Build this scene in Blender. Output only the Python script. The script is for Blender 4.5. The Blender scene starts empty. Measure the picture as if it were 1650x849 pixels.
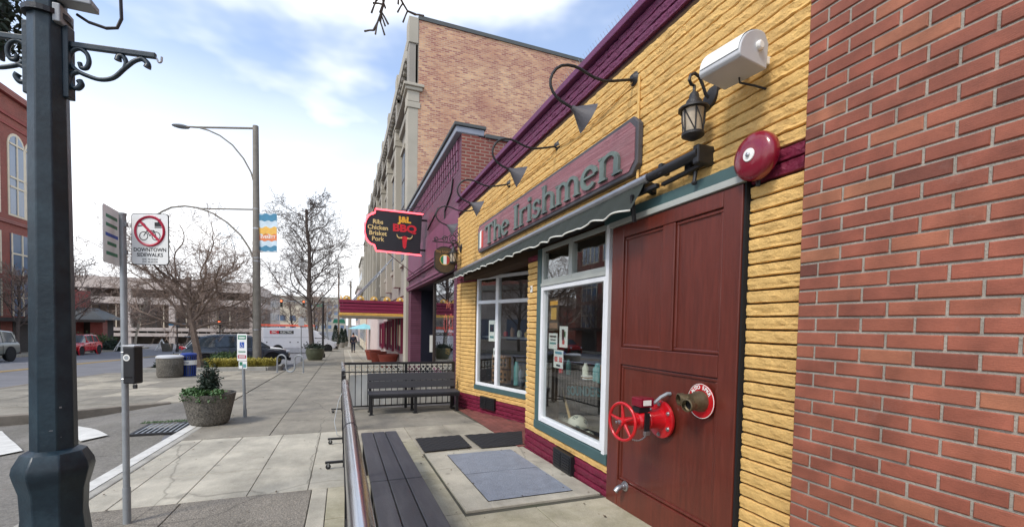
import bpy, bmesh, math, random
from math import pi, sin, cos, radians
from mathutils import Vector as V, Matrix, noise as mnoise
random.seed(7)
scene = bpy.context.scene
col = scene.collection
# ------------------------------------------------------------------ camera
FPX, PX, PY = 715.0, 825.0, 550.0
def _cam(px, py): return V(((px-PX)/FPX, -(py-PY)/FPX, -1.0)).normalized()
_y = _cam(552, 520); _z = -_cam(420, 21240); _z = (_z-_y*_z.dot(_y)).normalized(); _x = _y.cross(_z)
CAMLOC = V((0, 0, 1.38))
cd = bpy.data.cameras.new('camera'); cam = bpy.data.objects.new('camera', cd); col.objects.link(cam)
cam.matrix_world = Matrix.Translation(CAMLOC) @ Matrix((_x, _y, _z)).to_4x4()
cd.sensor_width = 36; cd.lens = FPX/1650*36; cd.shift_y = (PY-424.5)/1650; cd.clip_end = 3000; cd.clip_start = .05
scene.camera = cam
# ------------------------------------------------------------------ sky, sun, exposure
SUN_EL, SUN_AZ = radians(48), radians(-118)      # azimuth measured from +Y towards +X
w = bpy.data.worlds.new('World'); scene.world = w; w.use_nodes = True
nt = w.node_tree; nt.nodes.clear()
def N(t, kind, **kw):
    n = t.nodes.new(kind)
    for k, v in kw.items():
        if k in n.inputs.keys() if isinstance(k, str) else False: n.inputs[k].default_value = v
        else: setattr(n, k, v)
    return n
def ramp(t, stops, interp='LINEAR'):
    n = t.nodes.new('ShaderNodeValToRGB'); e = n.color_ramp.elements; n.color_ramp.interpolation = interp
    while len(e) < len(stops): e.new(.5)
    for i, (p, c) in enumerate(stops):
        e[i].position = p; e[i].color = (c, c, c, 1) if not hasattr(c, '__len__') else (*c[:3], 1)
    return n
out = nt.nodes.new('ShaderNodeOutputWorld'); bg = nt.nodes.new('ShaderNodeBackground')
sky = nt.nodes.new('ShaderNodeTexSky'); sky.sky_type = 'NISHITA'; sky.sun_disc = False
sky.sun_elevation = SUN_EL; sky.sun_rotation = SUN_AZ; sky.air_density = 1.0; sky.dust_density = 0.4; sky.ozone_density = 3.0
tc = nt.nodes.new('ShaderNodeTexCoord'); mp = nt.nodes.new('ShaderNodeMapping'); mp.inputs['Scale'].default_value = (1.0, 1.0, 2.2)
mp.inputs['Rotation'].default_value = (0, 0, radians(28)); mp.inputs['Location'].default_value = (0.85, -0.35, 0.55)
nz = nt.nodes.new('ShaderNodeTexNoise'); nz.inputs['Scale'].default_value = 1.55; nz.inputs['Detail'].default_value = 5; nz.inputs['Roughness'].default_value = .52
nt.links.new(tc.outputs['Generated'], mp.inputs[0]); nt.links.new(mp.outputs[0], nz.inputs['Vector'])
cr = ramp(nt, [(.44, 0.14), (.63, 1.0)]); cr.color_ramp.interpolation = 'EASE'
nt.links.new(nz.outputs['Fac'], cr.inputs[0])
# more cloud towards the horizon everywhere
sx = nt.nodes.new('ShaderNodeSeparateXYZ'); nt.links.new(tc.outputs['Generated'], sx.inputs[0])
hr = ramp(nt, [(.16, 1.0), (.52, 0.0)]); nt.links.new(sx.outputs['Z'], hr.inputs[0])
mxx = nt.nodes.new('ShaderNodeMath'); mxx.operation = 'MAXIMUM'
nt.links.new(cr.outputs[0], mxx.inputs[0]); nt.links.new(hr.outputs[0], mxx.inputs[1])
nz2 = nt.nodes.new('ShaderNodeTexNoise'); nz2.inputs['Scale'].default_value = 3.4; nz2.inputs['Detail'].default_value = 6
nt.links.new(mp.outputs[0], nz2.inputs['Vector'])
c2 = ramp(nt, [(.3, (4.7, 4.8, 5.0)), (.58, (5.6, 5.65, 5.7))]); nt.links.new(nz2.outputs['Fac'], c2.inputs[0])
mixs = nt.nodes.new('ShaderNodeMixRGB')
nt.links.new(mxx.outputs[0], mixs.inputs[0]); nt.links.new(sky.outputs[0], mixs.inputs[1]); nt.links.new(c2.outputs[0], mixs.inputs[2])
bg.inputs['Strength'].default_value = 0.15
nt.links.new(mixs.outputs[0], bg.inputs[0]); nt.links.new(bg.outputs[0], out.inputs[0])
sl = bpy.data.lights.new('sun', 'SUN'); sl.energy = 1.5; sl.angle = radians(14); sl.color = (1, .93, .84)
so = bpy.data.objects.new('sun', sl); col.objects.link(so)
sdir = V((sin(SUN_AZ)*cos(SUN_EL), cos(SUN_AZ)*cos(SUN_EL), sin(SUN_EL)))
so.rotation_euler = sdir.to_track_quat('Z', 'Y').to_euler(); so.location = (-20, -20, 40)
vs = scene.view_settings; vs.view_transform = 'Standard'; vs.look = 'None'; vs.gamma = 1; vs.exposure = 0.9
vs.use_curve_mapping = False
# ------------------------------------------------------------------ helpers
def g(y):                                   # the street falls away from the camera
    return -.031*y if y < 55 else -.031*55 - .012*(min(y, 140)-55)
def woff(o):                                # where an unrotated parent's origin stands in the world
    return o.location.copy() if o.parent is None else woff(o.parent)+o.matrix_parent_inverse.translation+o.location
def srgb(r, gg, b):
    f = lambda c: (c/255/12.92) if c/255 <= .04045 else ((c/255+.055)/1.055)**2.4
    return (f(r), f(gg), f(b))
class MB:
    def __init__(s): s.v = []; s.f = []
    def add(s, vs, fs):
        o = len(s.v); s.v += [tuple(p) for p in vs]; s.f += [tuple(i+o for i in q) for q in fs]; return s
    def box(s, a, b):
        x0, y0, z0 = a; x1, y1, z1 = b
        return s.add([(x0,y0,z0),(x1,y0,z0),(x1,y1,z0),(x0,y1,z0),(x0,y0,z1),(x1,y0,z1),(x1,y1,z1),(x0,y1,z1)],
                     [(0,3,2,1),(4,5,6,7),(0,1,5,4),(1,2,6,5),(2,3,7,6),(3,0,4,7)])
    def obox(s, c, ux, uy, uz):
        c, ux, uy, uz = V(c), V(ux), V(uy), V(uz)
        P = [c-ux-uy-uz, c+ux-uy-uz, c+ux+uy-uz, c-ux+uy-uz, c-ux-uy+uz, c+ux-uy+uz, c+ux+uy+uz, c-ux+uy+uz]
        return s.add(P, [(0,3,2,1),(4,5,6,7),(0,1,5,4),(1,2,6,5),(2,3,7,6),(3,0,4,7)])
    def bar(s, p, q, w, h, up=(0,0,1)):      # rectangular bar between two points
        p, q = V(p), V(q); d = (q-p); L = d.length; d.normalize(); up = V(up)
        sd = d.cross(up).normalized(); u2 = sd.cross(d)
        return s.obox((p+q)/2, d*L/2, sd*w/2, u2*h/2)
    def tube(s, pts, r, n=6, closed=False, cap=True):
        pts = [V(p) for p in pts]; m = len(pts); rr = r if hasattr(r, '__len__') else [r]*m
        o = len(s.v); prev = None
        for i, p in enumerate(pts):
            if closed: t = pts[(i+1) % m]-pts[i-1]
            else: t = pts[min(i+1, m-1)]-pts[max(i-1, 0)]
            t = t.normalized() if t.length > 1e-9 else V((0,0,1))
            if prev is None:
                a = V((0,0,1)) if abs(t.z) < .9 else V((1,0,0)); u = t.cross(a).normalized()
            else:
                u = prev - t*prev.dot(t); u = u.normalized() if u.length > 1e-6 else t.orthogonal().normalized()
            prev = u; w_ = t.cross(u)
            for k in range(n):
                a = 2*pi*k/n; s.v.append(tuple(p+(u*cos(a)+w_*sin(a))*rr[i]))
        for i in range(m if closed else m-1):
            j = (i+1) % m
            for k in range(n):
                k2 = (k+1) % n; s.f.append((o+i*n+k, o+i*n+k2, o+j*n+k2, o+j*n+k))
        if cap and not closed:
            s.f.append(tuple(o+k for k in range(n))[::-1]); s.f.append(tuple(o+(m-1)*n+k for k in range(n)))
        return s
    def cyl(s, p, q, r0, r1=None, n=12): return s.tube([p, q], [r0, r0 if r1 is None else r1], n)
    def lathe(s, prof, o=(0,0,0), ax=(0,0,1), n=20, ph=0, sx=1, sy=1, cap=True):
        o = V(o); ax = V(ax).normalized(); u = ax.orthogonal().normalized()
        if abs(ax.z) > .99: u = V((1,0,0))
        w_ = ax.cross(u); b = len(s.v); m = len(prof)
        for (r, h) in prof:
            for k in range(n):
                a = 2*pi*k/n+ph; s.v.append(tuple(o+ax*h+u*cos(a)*r*sx+w_*sin(a)*r*sy))
        for i in range(m-1):
            for k in range(n):
                k2 = (k+1) % n; s.f.append((b+i*n+k, b+i*n+k2, b+(i+1)*n+k2, b+(i+1)*n+k))
        if cap:
            s.f.append(tuple(b+k for k in range(n))[::-1]); s.f.append(tuple(b+(m-1)*n+k for k in range(n)))
        return s
    def prism(s, poly, o, u, v, t):          # polygon in frame (u,v), front at o, extruded t against u x v
        o, u, v = V(o), V(u), V(v); nn = u.cross(v).normalized(); k = len(poly)
        P = [o+u*a+v*b for a, b in poly]; Q = [p-nn*t for p in P]
        return s.add(P+Q, [tuple(range(k)), tuple(range(2*k-1, k-1, -1))]+[(i, i+k, (i+1) % k+k, (i+1) % k) for i in range(k)])
    def quad(s, a, b, c, d): return s.add([a, b, c, d], [(0,1,2,3)])
    def sph(s, c, r, n=10, m=7, sc=(1,1,1)):
        c = V(c); prof = []
        b = len(s.v)
        for i in range(m+1):
            t = pi*i/m
            for k in range(n):
                a = 2*pi*k/n; s.v.append((c.x+r*sc[0]*sin(t)*cos(a), c.y+r*sc[1]*sin(t)*sin(a), c.z+r*sc[2]*cos(t)))
        for i in range(m):
            for k in range(n):
                k2 = (k+1) % n; s.f.append((b+i*n+k, b+(i+1)*n+k, b+(i+1)*n+k2, b+i*n+k2))
        return s
    def grid(s, fn, nu, nv):
        b = len(s.v)
        for i in range(nu+1):
            for j in range(nv+1): s.v.append(tuple(fn(i/nu, j/nv)))
        for i in range(nu):
            for j in range(nv):
                a = b+i*(nv+1)+j; s.f.append((a, a+nv+1, a+nv+2, a+1))
        return s
    def mesh(s, name, smooth=None, fix=True):
        me = bpy.data.meshes.new(name); me.from_pydata(s.v, [], s.f)
        if fix and len(s.f) < 30000:
            bm = bmesh.new(); bm.from_mesh(me)
            if smooth is not None: bmesh.ops.remove_doubles(bm, verts=bm.verts, dist=1e-5)
            bmesh.ops.recalc_face_normals(bm, faces=bm.faces); bm.to_mesh(me); bm.free()
        if smooth is not None:
            me.polygons.foreach_set('use_smooth', [True]*len(me.polygons)); me.set_sharp_from_angle(angle=radians(smooth))
        return me
    def build(s, name, mat, parent=None, smooth=None, bevel=0, label=None, cat=None, group=None, kind=None, fix=True):
        if parent is None:                    # origin at the base of the thing
            xs = [p[0] for p in s.v]; ys = [p[1] for p in s.v]; zs = [p[2] for p in s.v]
            o = V(((min(xs)+max(xs))/2, (min(ys)+max(ys))/2, min(zs)))
            s.v = [(p[0]-o.x, p[1]-o.y, p[2]-o.z) for p in s.v]
        else: o = None
        ob = bpy.data.objects.new(name, s.mesh(name, smooth, fix)); col.objects.link(ob)
        ob.data.materials.append(M[mat] if isinstance(mat, str) else mat)
        if o: ob.location = o
        if parent:
            ob.parent = parent
            ob.matrix_parent_inverse = Matrix.Translation(-woff(parent))
        if bevel:
            b = ob.modifiers.new('bevel', 'BEVEL'); b.width = bevel; b.segments = 2; b.limit_method = 'ANGLE'; b.angle_limit = radians(40)
        tag(ob, label, cat, group, kind); return ob
def tag(o, label=None, cat=None, group=None, kind=None):
    for k, v in (('label', label), ('category', cat), ('group', group), ('kind', kind)):
        if v: o[k] = v
    return o
def thing(name, loc, label, cat, group=None, rz=None):
    o = bpy.data.objects.new(name, None); col.objects.link(o); o.location = loc; o.empty_display_size = .1
    if rz is not None: o.rotation_euler.z = rz; LOCAL.add(o.name)
    return tag(o, label, cat, group)
LOCAL = set()
def lpart(mb, name, mat, parent, smooth=None, bevel=0, kind=None):   # part modelled in its thing's own coordinates
    ob = bpy.data.objects.new(name, mb.mesh(name, smooth)); col.objects.link(ob); ob.parent = parent
    ob.data.materials.append(M[mat])
    if bevel:
        b = ob.modifiers.new('bevel', 'BEVEL'); b.width = bevel; b.segments = 2; b.limit_method = 'ANGLE'; b.angle_limit = radians(40)
    return tag(ob, kind=kind)
def clone(o, parent=None):
    c = o.copy(); col.objects.link(c); c.parent = parent
    for ch in [q for q in o.children]: clone(ch, c)
    return c
def share(name, me, parent, loc, rot=(0,0,0), sc=(1,1,1)):      # another piece that shares mesh data; world placement
    ob = bpy.data.objects.new(name, me); col.objects.link(ob); ob.location = loc; ob.rotation_euler = rot; ob.scale = sc
    ob.parent = parent
    ob.matrix_parent_inverse = Matrix.Translation(-woff(parent))
    return ob
def fbm(p, oct=4): return mnoise.fractal(V(p), 1.0, 2.0, oct)
# ------------------------------------------------------------------ materials
M = {}
def coords(t, swz=None, obj=True):
    c = t.nodes.new('ShaderNodeTexCoord') if obj else t.nodes.new('ShaderNodeNewGeometry')
    o = c.outputs['Object'] if obj else c.outputs['Position']
    if swz:
        s = t.nodes.new('ShaderNodeSeparateXYZ'); k = t.nodes.new('ShaderNodeCombineXYZ'); t.links.new(o, s.inputs[0])
        for i, a in enumerate(swz): t.links.new(s.outputs[a], k.inputs[i])
        o = k.outputs[0]
    return o
def pm(name, c, rough=.6, metal=0, var=.12, vs=6, bump=0, bs=50, rnd=0, stain=0, ss=1.2, sc=None, coat=0, world=False, stretch=None, spec=.5, speck=0, spots=0):
    m = bpy.data.materials.new(name); m.use_nodes = True; t = m.node_tree; b = t.nodes['Principled BSDF']; M[name] = m
    co = coords(t, obj=not world)
    if stretch:
        mpn = t.nodes.new('ShaderNodeMapping'); mpn.inputs['Scale'].default_value = stretch; t.links.new(co, mpn.inputs[0]); co = mpn.outputs[0]
    n = N(t, 'ShaderNodeTexNoise', Scale=vs, Detail=6.0); t.links.new(co, n.inputs['Vector'])
    hs = t.nodes.new('ShaderNodeHueSaturation'); hs.inputs['Color'].default_value = (*c, 1)
    mr = N(t, 'ShaderNodeMapRange'); mr.inputs[1].default_value = .25; mr.inputs[2].default_value = .75
    mr.inputs[3].default_value = 1-var; mr.inputs[4].default_value = 1+var
    t.links.new(n.outputs['Fac'], mr.inputs[0]); last = mr.outputs[0]
    if rnd:
        oi = t.nodes.new('ShaderNodeObjectInfo'); m2 = N(t, 'ShaderNodeMapRange'); m2.inputs[3].default_value = 1-rnd; m2.inputs[4].default_value = 1+rnd
        t.links.new(oi.outputs['Random'], m2.inputs[0]); mu = t.nodes.new('ShaderNodeMath'); mu.operation = 'MULTIPLY'
        t.links.new(last, mu.inputs[0]); t.links.new(m2.outputs[0], mu.inputs[1]); last = mu.outputs[0]
    t.links.new(last, hs.inputs['Value']); cc = hs.outputs[0]
    if stain:
        n2 = N(t, 'ShaderNodeTexNoise', Scale=ss, Detail=8.0, Roughness=.65); t.links.new(co, n2.inputs['Vector'])
        r2 = ramp(t, [(.45, 0), (.7, stain)]); t.links.new(n2.outputs['Fac'], r2.inputs[0])
        mx = t.nodes.new('ShaderNodeMixRGB'); mx.inputs[2].default_value = (*(sc or (c[0]*.4, c[1]*.4, c[2]*.35)), 1)
        t.links.new(r2.outputs[0], mx.inputs[0]); t.links.new(cc, mx.inputs[1]); cc = mx.outputs[0]
    if speck:
        n5 = N(t, 'ShaderNodeTexNoise', Scale=85.0, Detail=3.0, Roughness=.8); t.links.new(co, n5.inputs['Vector'])
        r5 = ramp(t, [(.3, 1-speck), (.7, 1+speck*.4)]); t.links.new(n5.outputs['Fac'], r5.inputs[0])
        m5 = t.nodes.new('ShaderNodeMixRGB'); m5.blend_type = 'MULTIPLY'; m5.inputs[0].default_value = 1; t.links.new(cc, m5.inputs[1]); t.links.new(r5.outputs[0], m5.inputs[2]); cc = m5.outputs[0]
    if spots:
        vo = N(t, 'ShaderNodeTexVoronoi', Scale=3.1); t.links.new(co, vo.inputs['Vector']); r6 = ramp(t, [(.075, 1-spots), (.12, 1)]); t.links.new(vo.outputs['Distance'], r6.inputs[0])
        vo2 = N(t, 'ShaderNodeTexNoise', Scale=2.2, Detail=10.0, Roughness=.75); mp6 = t.nodes.new('ShaderNodeMapping'); mp6.inputs['Scale'].default_value = (1, .35, 1); t.links.new(co, mp6.inputs[0]); t.links.new(mp6.outputs[0], vo2.inputs['Vector']); r7 = ramp(t, [(.42, 1), (.62, .80)]); t.links.new(vo2.outputs['Fac'], r7.inputs[0])
        vc = N(t, 'ShaderNodeTexVoronoi', Scale=.42); vc.feature = 'DISTANCE_TO_EDGE'; mpc = t.nodes.new('ShaderNodeMixRGB'); mpc.inputs[0].default_value = .12; nzc = N(t, 'ShaderNodeTexNoise', Scale=3.0, Detail=6.0)
        t.links.new(co, nzc.inputs['Vector']); t.links.new(co, mpc.inputs[1]); t.links.new(nzc.outputs['Color'], mpc.inputs[2]); t.links.new(mpc.outputs[0], vc.inputs['Vector']); r8 = ramp(t, [(.0015, .62), (.004, 1)]); t.links.new(vc.outputs['Distance'], r8.inputs[0])
        for rr_ in (r6, r7, r8): m6 = t.nodes.new('ShaderNodeMixRGB'); m6.blend_type = 'MULTIPLY'; m6.inputs[0].default_value = 1; t.links.new(cc, m6.inputs[1]); t.links.new(rr_.outputs[0], m6.inputs[2]); cc = m6.outputs[0]
    t.links.new(cc, b.inputs['Base Color'])
    b.inputs['Metallic'].default_value = metal; b.inputs['Specular IOR Level'].default_value = spec
    rm = N(t, 'ShaderNodeMapRange'); rm.inputs[3].default_value = max(.03, rough-.08); rm.inputs[4].default_value = min(1, rough+.1)
    t.links.new(n.outputs['Fac'], rm.inputs[0]); t.links.new(rm.outputs[0], b.inputs['Roughness'])
    if coat: b.inputs['Coat Weight'].default_value = coat; b.inputs['Coat Roughness'].default_value = .08
    if bump:
        n3 = N(t, 'ShaderNodeTexNoise', Scale=bs, Detail=5.0); t.links.new(co, n3.inputs['Vector'])
        bp = t.nodes.new('ShaderNodeBump'); bp.inputs['Strength'].default_value = bump; bp.inputs['Distance'].default_value = .01
        t.links.new(n3.outputs['Fac'], bp.inputs['Height']); t.links.new(bp.outputs[0], b.inputs['Normal'])
    return m
def brickmat(name, swz, c1, c2, mort, bw=.203, bh=.0677, ms=.010, rough=.85, stain=.3, sc=(.05,.04,.035), patch=None):
    m = bpy.data.materials.new(name); m.use_nodes = True; t = m.node_tree; b = t.nodes['Principled BSDF']; M[name] = m
    co = coords(t, swz, obj=False)
    bk = t.nodes.new('ShaderNodeTexBrick'); t.links.new(co, bk.inputs['Vector'])
    bk.inputs['Scale'].default_value = 1; bk.inputs['Brick Width'].default_value = bw; bk.inputs['Row Height'].default_value = bh
    bk.inputs['Mortar Size'].default_value = ms; bk.inputs['Color1'].default_value = (*c1, 1); bk.inputs['Color2'].default_value = (*c2, 1); bk.inputs['Mortar'].default_value = (*mort, 1)
    cc = bk.outputs[0]
    if patch:
        n0 = N(t, 'ShaderNodeTexNoise', Scale=patch[1], Detail=7.0, Roughness=.7); t.links.new(co, n0.inputs['Vector'])
        r0 = ramp(t, [(.38, 0), (.66, 1)]); t.links.new(n0.outputs['Fac'], r0.inputs[0])
        m0 = t.nodes.new('ShaderNodeMixRGB'); m0.blend_type = 'MULTIPLY'; m0.inputs[2].default_value = (*patch[0], 1)
        t.links.new(r0.outputs[0], m0.inputs[0]); t.links.new(cc, m0.inputs[1]); cc = m0.outputs[0]
    n = N(t, 'ShaderNodeTexNoise', Scale=.9, Detail=8.0, Roughness=.65); t.links.new(co, n.inputs['Vector'])
    r = ramp(t, [(.45, 0), (.75, stain)]); t.links.new(n.outputs['Fac'], r.inputs[0])
    mx = t.nodes.new('ShaderNodeMixRGB'); mx.inputs[2].default_value = (*sc, 1); t.links.new(r.outputs[0], mx.inputs[0]); t.links.new(cc, mx.inputs[1])
    t.links.new(mx.outputs[0], b.inputs['Base Color']); b.inputs['Roughness'].default_value = rough
    bp = t.nodes.new('ShaderNodeBump'); bp.inputs['Strength'].default_value = .6; bp.inputs['Distance'].default_value = .008; bp.invert = True
    t.links.new(bk.outputs['Fac'], bp.inputs['Height']); t.links.new(bp.outputs[0], b.inputs['Normal'])
def glassmat(name, tint=(.75,.8,.78), refl=.12, rough=.0):
    m = bpy.data.materials.new(name); m.use_nodes = True; t = m.node_tree; t.nodes.clear(); M[name] = m
    o = t.nodes.new('ShaderNodeOutputMaterial'); tr = t.nodes.new('ShaderNodeBsdfTransparent'); tr.inputs[0].default_value = (*tint, 1)
    gl = t.nodes.new('ShaderNodeBsdfGlossy'); gl.inputs['Roughness'].default_value = rough; gl.inputs[0].default_value = (.95,.97,1,1)
    lw = t.nodes.new('ShaderNodeLayerWeight'); lw.inputs[0].default_value = .5; fr = t.nodes.new('ShaderNodeMath'); fr.operation = 'POWER'; fr.inputs[1].default_value = 3.5; t.links.new(lw.outputs['Facing'], fr.inputs[0]); ad = t.nodes.new('ShaderNodeMath'); ad.operation = 'MULTIPLY_ADD'
    ad.inputs[1].default_value = .6; ad.inputs[2].default_value = refl; t.links.new(fr.outputs[0], ad.inputs[0])
    mx = t.nodes.new('ShaderNodeMixShader'); t.links.new(ad.outputs[0], mx.inputs[0]); t.links.new(tr.outputs[0], mx.inputs[1]); t.links.new(gl.outputs[0], mx.inputs[2])
    t.links.new(mx.outputs[0], o.inputs[0])
def emis(name, c, s):
    m = bpy.data.materials.new(name); m.use_nodes = True; b = m.node_tree.nodes['Principled BSDF']; M[name] = m
    b.inputs['Base Color'].default_value = (*c, 1); b.inputs['Emission Color'].default_value = (*c, 1); b.inputs['Emission Strength'].default_value = s
S_ = srgb
pm('yellow', S_(224,183,112), .82, var=.14, vs=9, bump=.55, bs=110, rnd=.05, stain=.32, ss=3.2, sc=S_(178,138,84), speck=.16)
pm('parapet_purple', S_(104,40,76), .55, var=.2, vs=9, bump=.6, bs=60, rnd=.08)
pm('maroon', S_(112,24,52), .55, var=.2, vs=9, bump=.6, bs=60, rnd=.1)
pm('purple_coping', S_(104,48,88), .6, var=.2, bump=.3)
pm('joint_yellow', S_(66,46,24), .9)
pm('joint_maroon', S_(48,10,22), .9)
pm('mortar', S_(158,152,141), .95, var=.25, vs=14, bump=.6, bs=90, stain=.3, ss=3)
pm('door_wood', S_(98,40,28), .36, var=.24, vs=4, bump=.15, bs=60, stretch=(10,10,1.0), coat=.3, stain=.3, ss=.7, sc=S_(58,24,18))
pm('trim_green', S_(66,92,92), .5, var=.1, bump=.1)
pm('white_frame', S_(226,228,230), .4, var=.05, bump=.05)
pm('grey_frame', S_(168,172,166), .45, var=.06)
pm('black_metal', S_(26,26,29), .42, var=.2, bump=.1, bs=120)
pm('black_plastic', S_(30,30,33), .45, var=.15)
pm('iron', S_(34,33,35), .5, var=.25, bump=.3, bs=140)
pm('chrome', (.52,.53,.56), .2, metal=1, var=.04)
pm('steel', S_(170,172,175), .35, metal=.9, var=.1)
pm('galv', S_(150,155,158), .5, metal=.35, var=.14, vs=14, stain=.25, ss=5, sc=S_(95,90,85))
pm('lamp_green', S_(16,36,47), .40, var=.3, vs=5, bump=.12, bs=60, stain=.3, ss=9, sc=S_(60,86,96), spec=.5)
pm('red_paint', S_(194,16,28), .3, var=.16, vs=12, coat=.4, bump=.15, bs=40, stain=.4, ss=14, sc=S_(120,20,22))
pm('bell_red', S_(126,12,38), .25, var=.08, coat=.5)
pm('brass', S_(120,108,84), .45, metal=.75, var=.3, vs=30, bump=.2, bs=80)
pm('white_plastic', S_(232,232,226), .4, var=.04)
pm('speaker_grey', S_(188,190,192), .45, var=.06)
pm('paper', S_(235,235,228), .7, var=.03)
pm('ink', S_(25,25,28), .6, var=.05)
pm('sign_red', S_(172,22,58), .5, var=.05)
pm('sign_white', S_(226,228,226), .4, var=.05, stain=.12, ss=8)
pm('sign_green', S_(45,120,90), .5); pm('sign_blue', S_(30,80,170), .5)
pm('sign_wood', S_(146,96,102), .65, var=.35, vs=4, bump=.8, bs=16, stretch=(8,.6,26), stain=.55, ss=2.2, sc=S_(186,146,150))
pm('sign_border', S_(74,72,76), .6, var=.15, bump=.2)
pm('letter_green', S_(104,118,112), .5, var=.2, vs=12)
pm('canvas', S_(44,50,44), .85, var=.18, vs=8, bump=.25, bs=220)
pm('canvas_edge', S_(225,225,215), .8, var=.05)
pm('wood_dark', S_(52,40,34), .6, var=.3, stretch=(1,9,9))
pm('plank_grey', S_(62,62,66), .5, var=.22, vs=7, bump=.25, bs=60, stretch=(6,.6,6), rnd=.12, stain=.3, ss=3, sc=S_(105,105,106))
pm('bench_grey', S_(58,58,62), .55, var=.15, bump=.2, bs=60, stretch=(.6,6,6), rnd=.08)
pm('rubber', S_(30,30,32), .8, var=.2, bump=.9, bs=26)
pm('plate_steel', S_(150,158,170), .45, metal=.3, var=.22, vs=3, bump=.8, bs=55, stain=.5, ss=2.5, sc=S_(95,98,104))
pm('concrete', S_(176,168,150), .9, var=.2, vs=3, bump=.4, bs=120, stain=.6, ss=1.6, sc=S_(112,108,96), rnd=.07, speck=.18, spots=.35, world=True)
pm('concrete_light', S_(188,182,165), .88, var=.18, vs=3, bump=.4, bs=120, stain=.65, ss=1.7, sc=S_(136,132,120), rnd=.06, speck=.16, spots=.3, world=True)
pm('concrete_dark', S_(148,142,128), .9, var=.2, vs=2.5, bump=.4, bs=110, stain=.6, ss=1.3, sc=S_(106,103,94), rnd=.06, speck=.2, spots=.35, world=True)
pm('concrete_moss', S_(178,171,148), .9, var=.2, vs=3, bump=.4, bs=110, stain=.6, ss=2.0, sc=S_(112,110,74), rnd=.06, speck=.18, spots=.35, world=True)
pm('aggregate', S_(142,135,123), .9, var=.5, vs=75, bump=1, bs=90, stain=.4, ss=1.5, rnd=.05, speck=.4, spots=.3, world=True)
pm('planter_agg', S_(112,107,98), .9, var=.75, vs=38, bump=1.0, bs=45, stain=.6, ss=2.5, sc=S_(58,56,46), speck=.5)
pm('joint', S_(74,72,62), .95, var=.25, vs=5, stain=.5, ss=2, sc=S_(62,70,38))
pm('asphalt', S_(114,114,117), .88, var=.16, vs=1.2, bump=.35, bs=90, stain=.35, ss=.35, sc=S_(84,84,86), world=True)
pm('asphalt_near', S_(132,128,120), .9, var=.3, vs=30, bump=.6, bs=80, stain=.65, ss=.9, sc=S_(98,95,82), world=True, speck=.35, spots=.3)
pm('paint_white', S_(206,205,198), .8, var=.08, vs=9, stain=.4, ss=5, sc=S_(140,138,132))
pm('paint_yellow', S_(196,160,80), .8, var=.12, stain=.4, ss=3, sc=S_(130,120,95))
pm('kerb', S_(168,165,155), .9, var=.15, vs=4, bump=.3, stain=.4, ss=2.5, sc=S_(92,90,80))
pm('kerb_shaded', S_(128,120,108), .9, var=.2, vs=4, bump=.4, stain=.6, ss=2.5, sc=S_(84,78,68))  # darker version of kerb: shade on the kerb face put into the colour
pm('soil', S_(70,56,44), 1, var=.4, vs=14, bump=1, bs=30)
pm('paver_red', S_(122,70,62), .8, var=.2, vs=12, bump=.4, rnd=.2, stain=.4, ss=5, sc=S_(80,52,48))
pm('purple_flat', S_(116,66,90), .6, var=.14, vs=3, bump=.1)
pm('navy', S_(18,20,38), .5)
pm('bark', S_(120,104,92), .95, var=.35, vs=18, bump=1, bs=30)
pm('bark_dark', S_(88,78,72), .95, var=.35, vs=14)
pm('bark_pale', S_(170,160,142), .9, var=.3, vs=10)
pm('twig', S_(138,120,108), .95, var=.3, vs=4)
pm('leaf', S_(74,98,56), .6, var=.45, vs=9, rnd=.1)
pm('leaf_dark', S_(34,50,36), .6, var=.5, vs=8)
pm('leaf_ivy', S_(66,96,52), .5, var=.45, vs=22)
pm('leaf_yellow', S_(164,152,66), .7, var=.55, vs=12)
pm('terracotta', S_(140,62,48), .7, var=.2, vs=5)
pm('pot_green', S_(82,86,66), .5, var=.2, vs=5)
pm('tyre', S_(24,24,26), .8); pm('rim', S_(150,152,156), .3, metal=.8); pm('dark_void', S_(18,18,20), .9)
pm('car_navy', S_(58,68,80), .22, coat=.8, var=.05); pm('car_red', S_(196,18,36), .25, coat=.8, var=.05)
pm('car_sage', S_(108,112,104), .3, coat=.6, var=.05); pm('car_white', S_(226,228,232), .3, coat=.5, var=.04)
pm('car_glass', S_(58,68,76), .06, var=.05, spec=1.0); pm('tail_red', S_(170,16,30), .2); pm('head_lamp', S_(215,220,225), .15)
pm('orange', S_(222,84,48), .6)
pm('pole_grey', S_(128,123,114), .7, var=.15, vs=6, stain=.3, ss=2); pm('cornice_grey', S_(138,144,156), .6, var=.1); pm('stone', S_(170,164,150), .85, var=.16, vs=1.2, bump=.2, bs=20, stain=.35, ss=.6, sc=S_(120,112,100))
pm('stone_grey', S_(150,145,136), .88, var=.16, vs=1, stain=.4, ss=.5, sc=S_(105,100,92), bump=.2, bs=15)
pm('marquee_red', S_(122,20,58), .45, var=.08); pm('gold', S_(214,170,84), .4, var=.1)
pm('soffit', S_(186,182,172), .8, var=.08); pm('pink_wall', S_(206,188,182), .8, var=.1, stain=.2)
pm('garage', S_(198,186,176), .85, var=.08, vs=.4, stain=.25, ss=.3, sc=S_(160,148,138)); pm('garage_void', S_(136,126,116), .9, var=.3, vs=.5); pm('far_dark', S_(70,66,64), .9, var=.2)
pm('roof_slate', S_(82,86,86), .8, var=.15)
pm('cream', S_(216,204,180), .8, var=.08); pm('far_glass', S_(96,116,140), .12, var=.2, vs=.6, spec=1)
pm('teal_cloth', S_(138,196,204), .8); pm('cloth_navy', S_(28,32,48), .8, var=.15); pm('skin', S_(190,140,115), .6); pm('hair', S_(40,32,28), .8)
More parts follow.
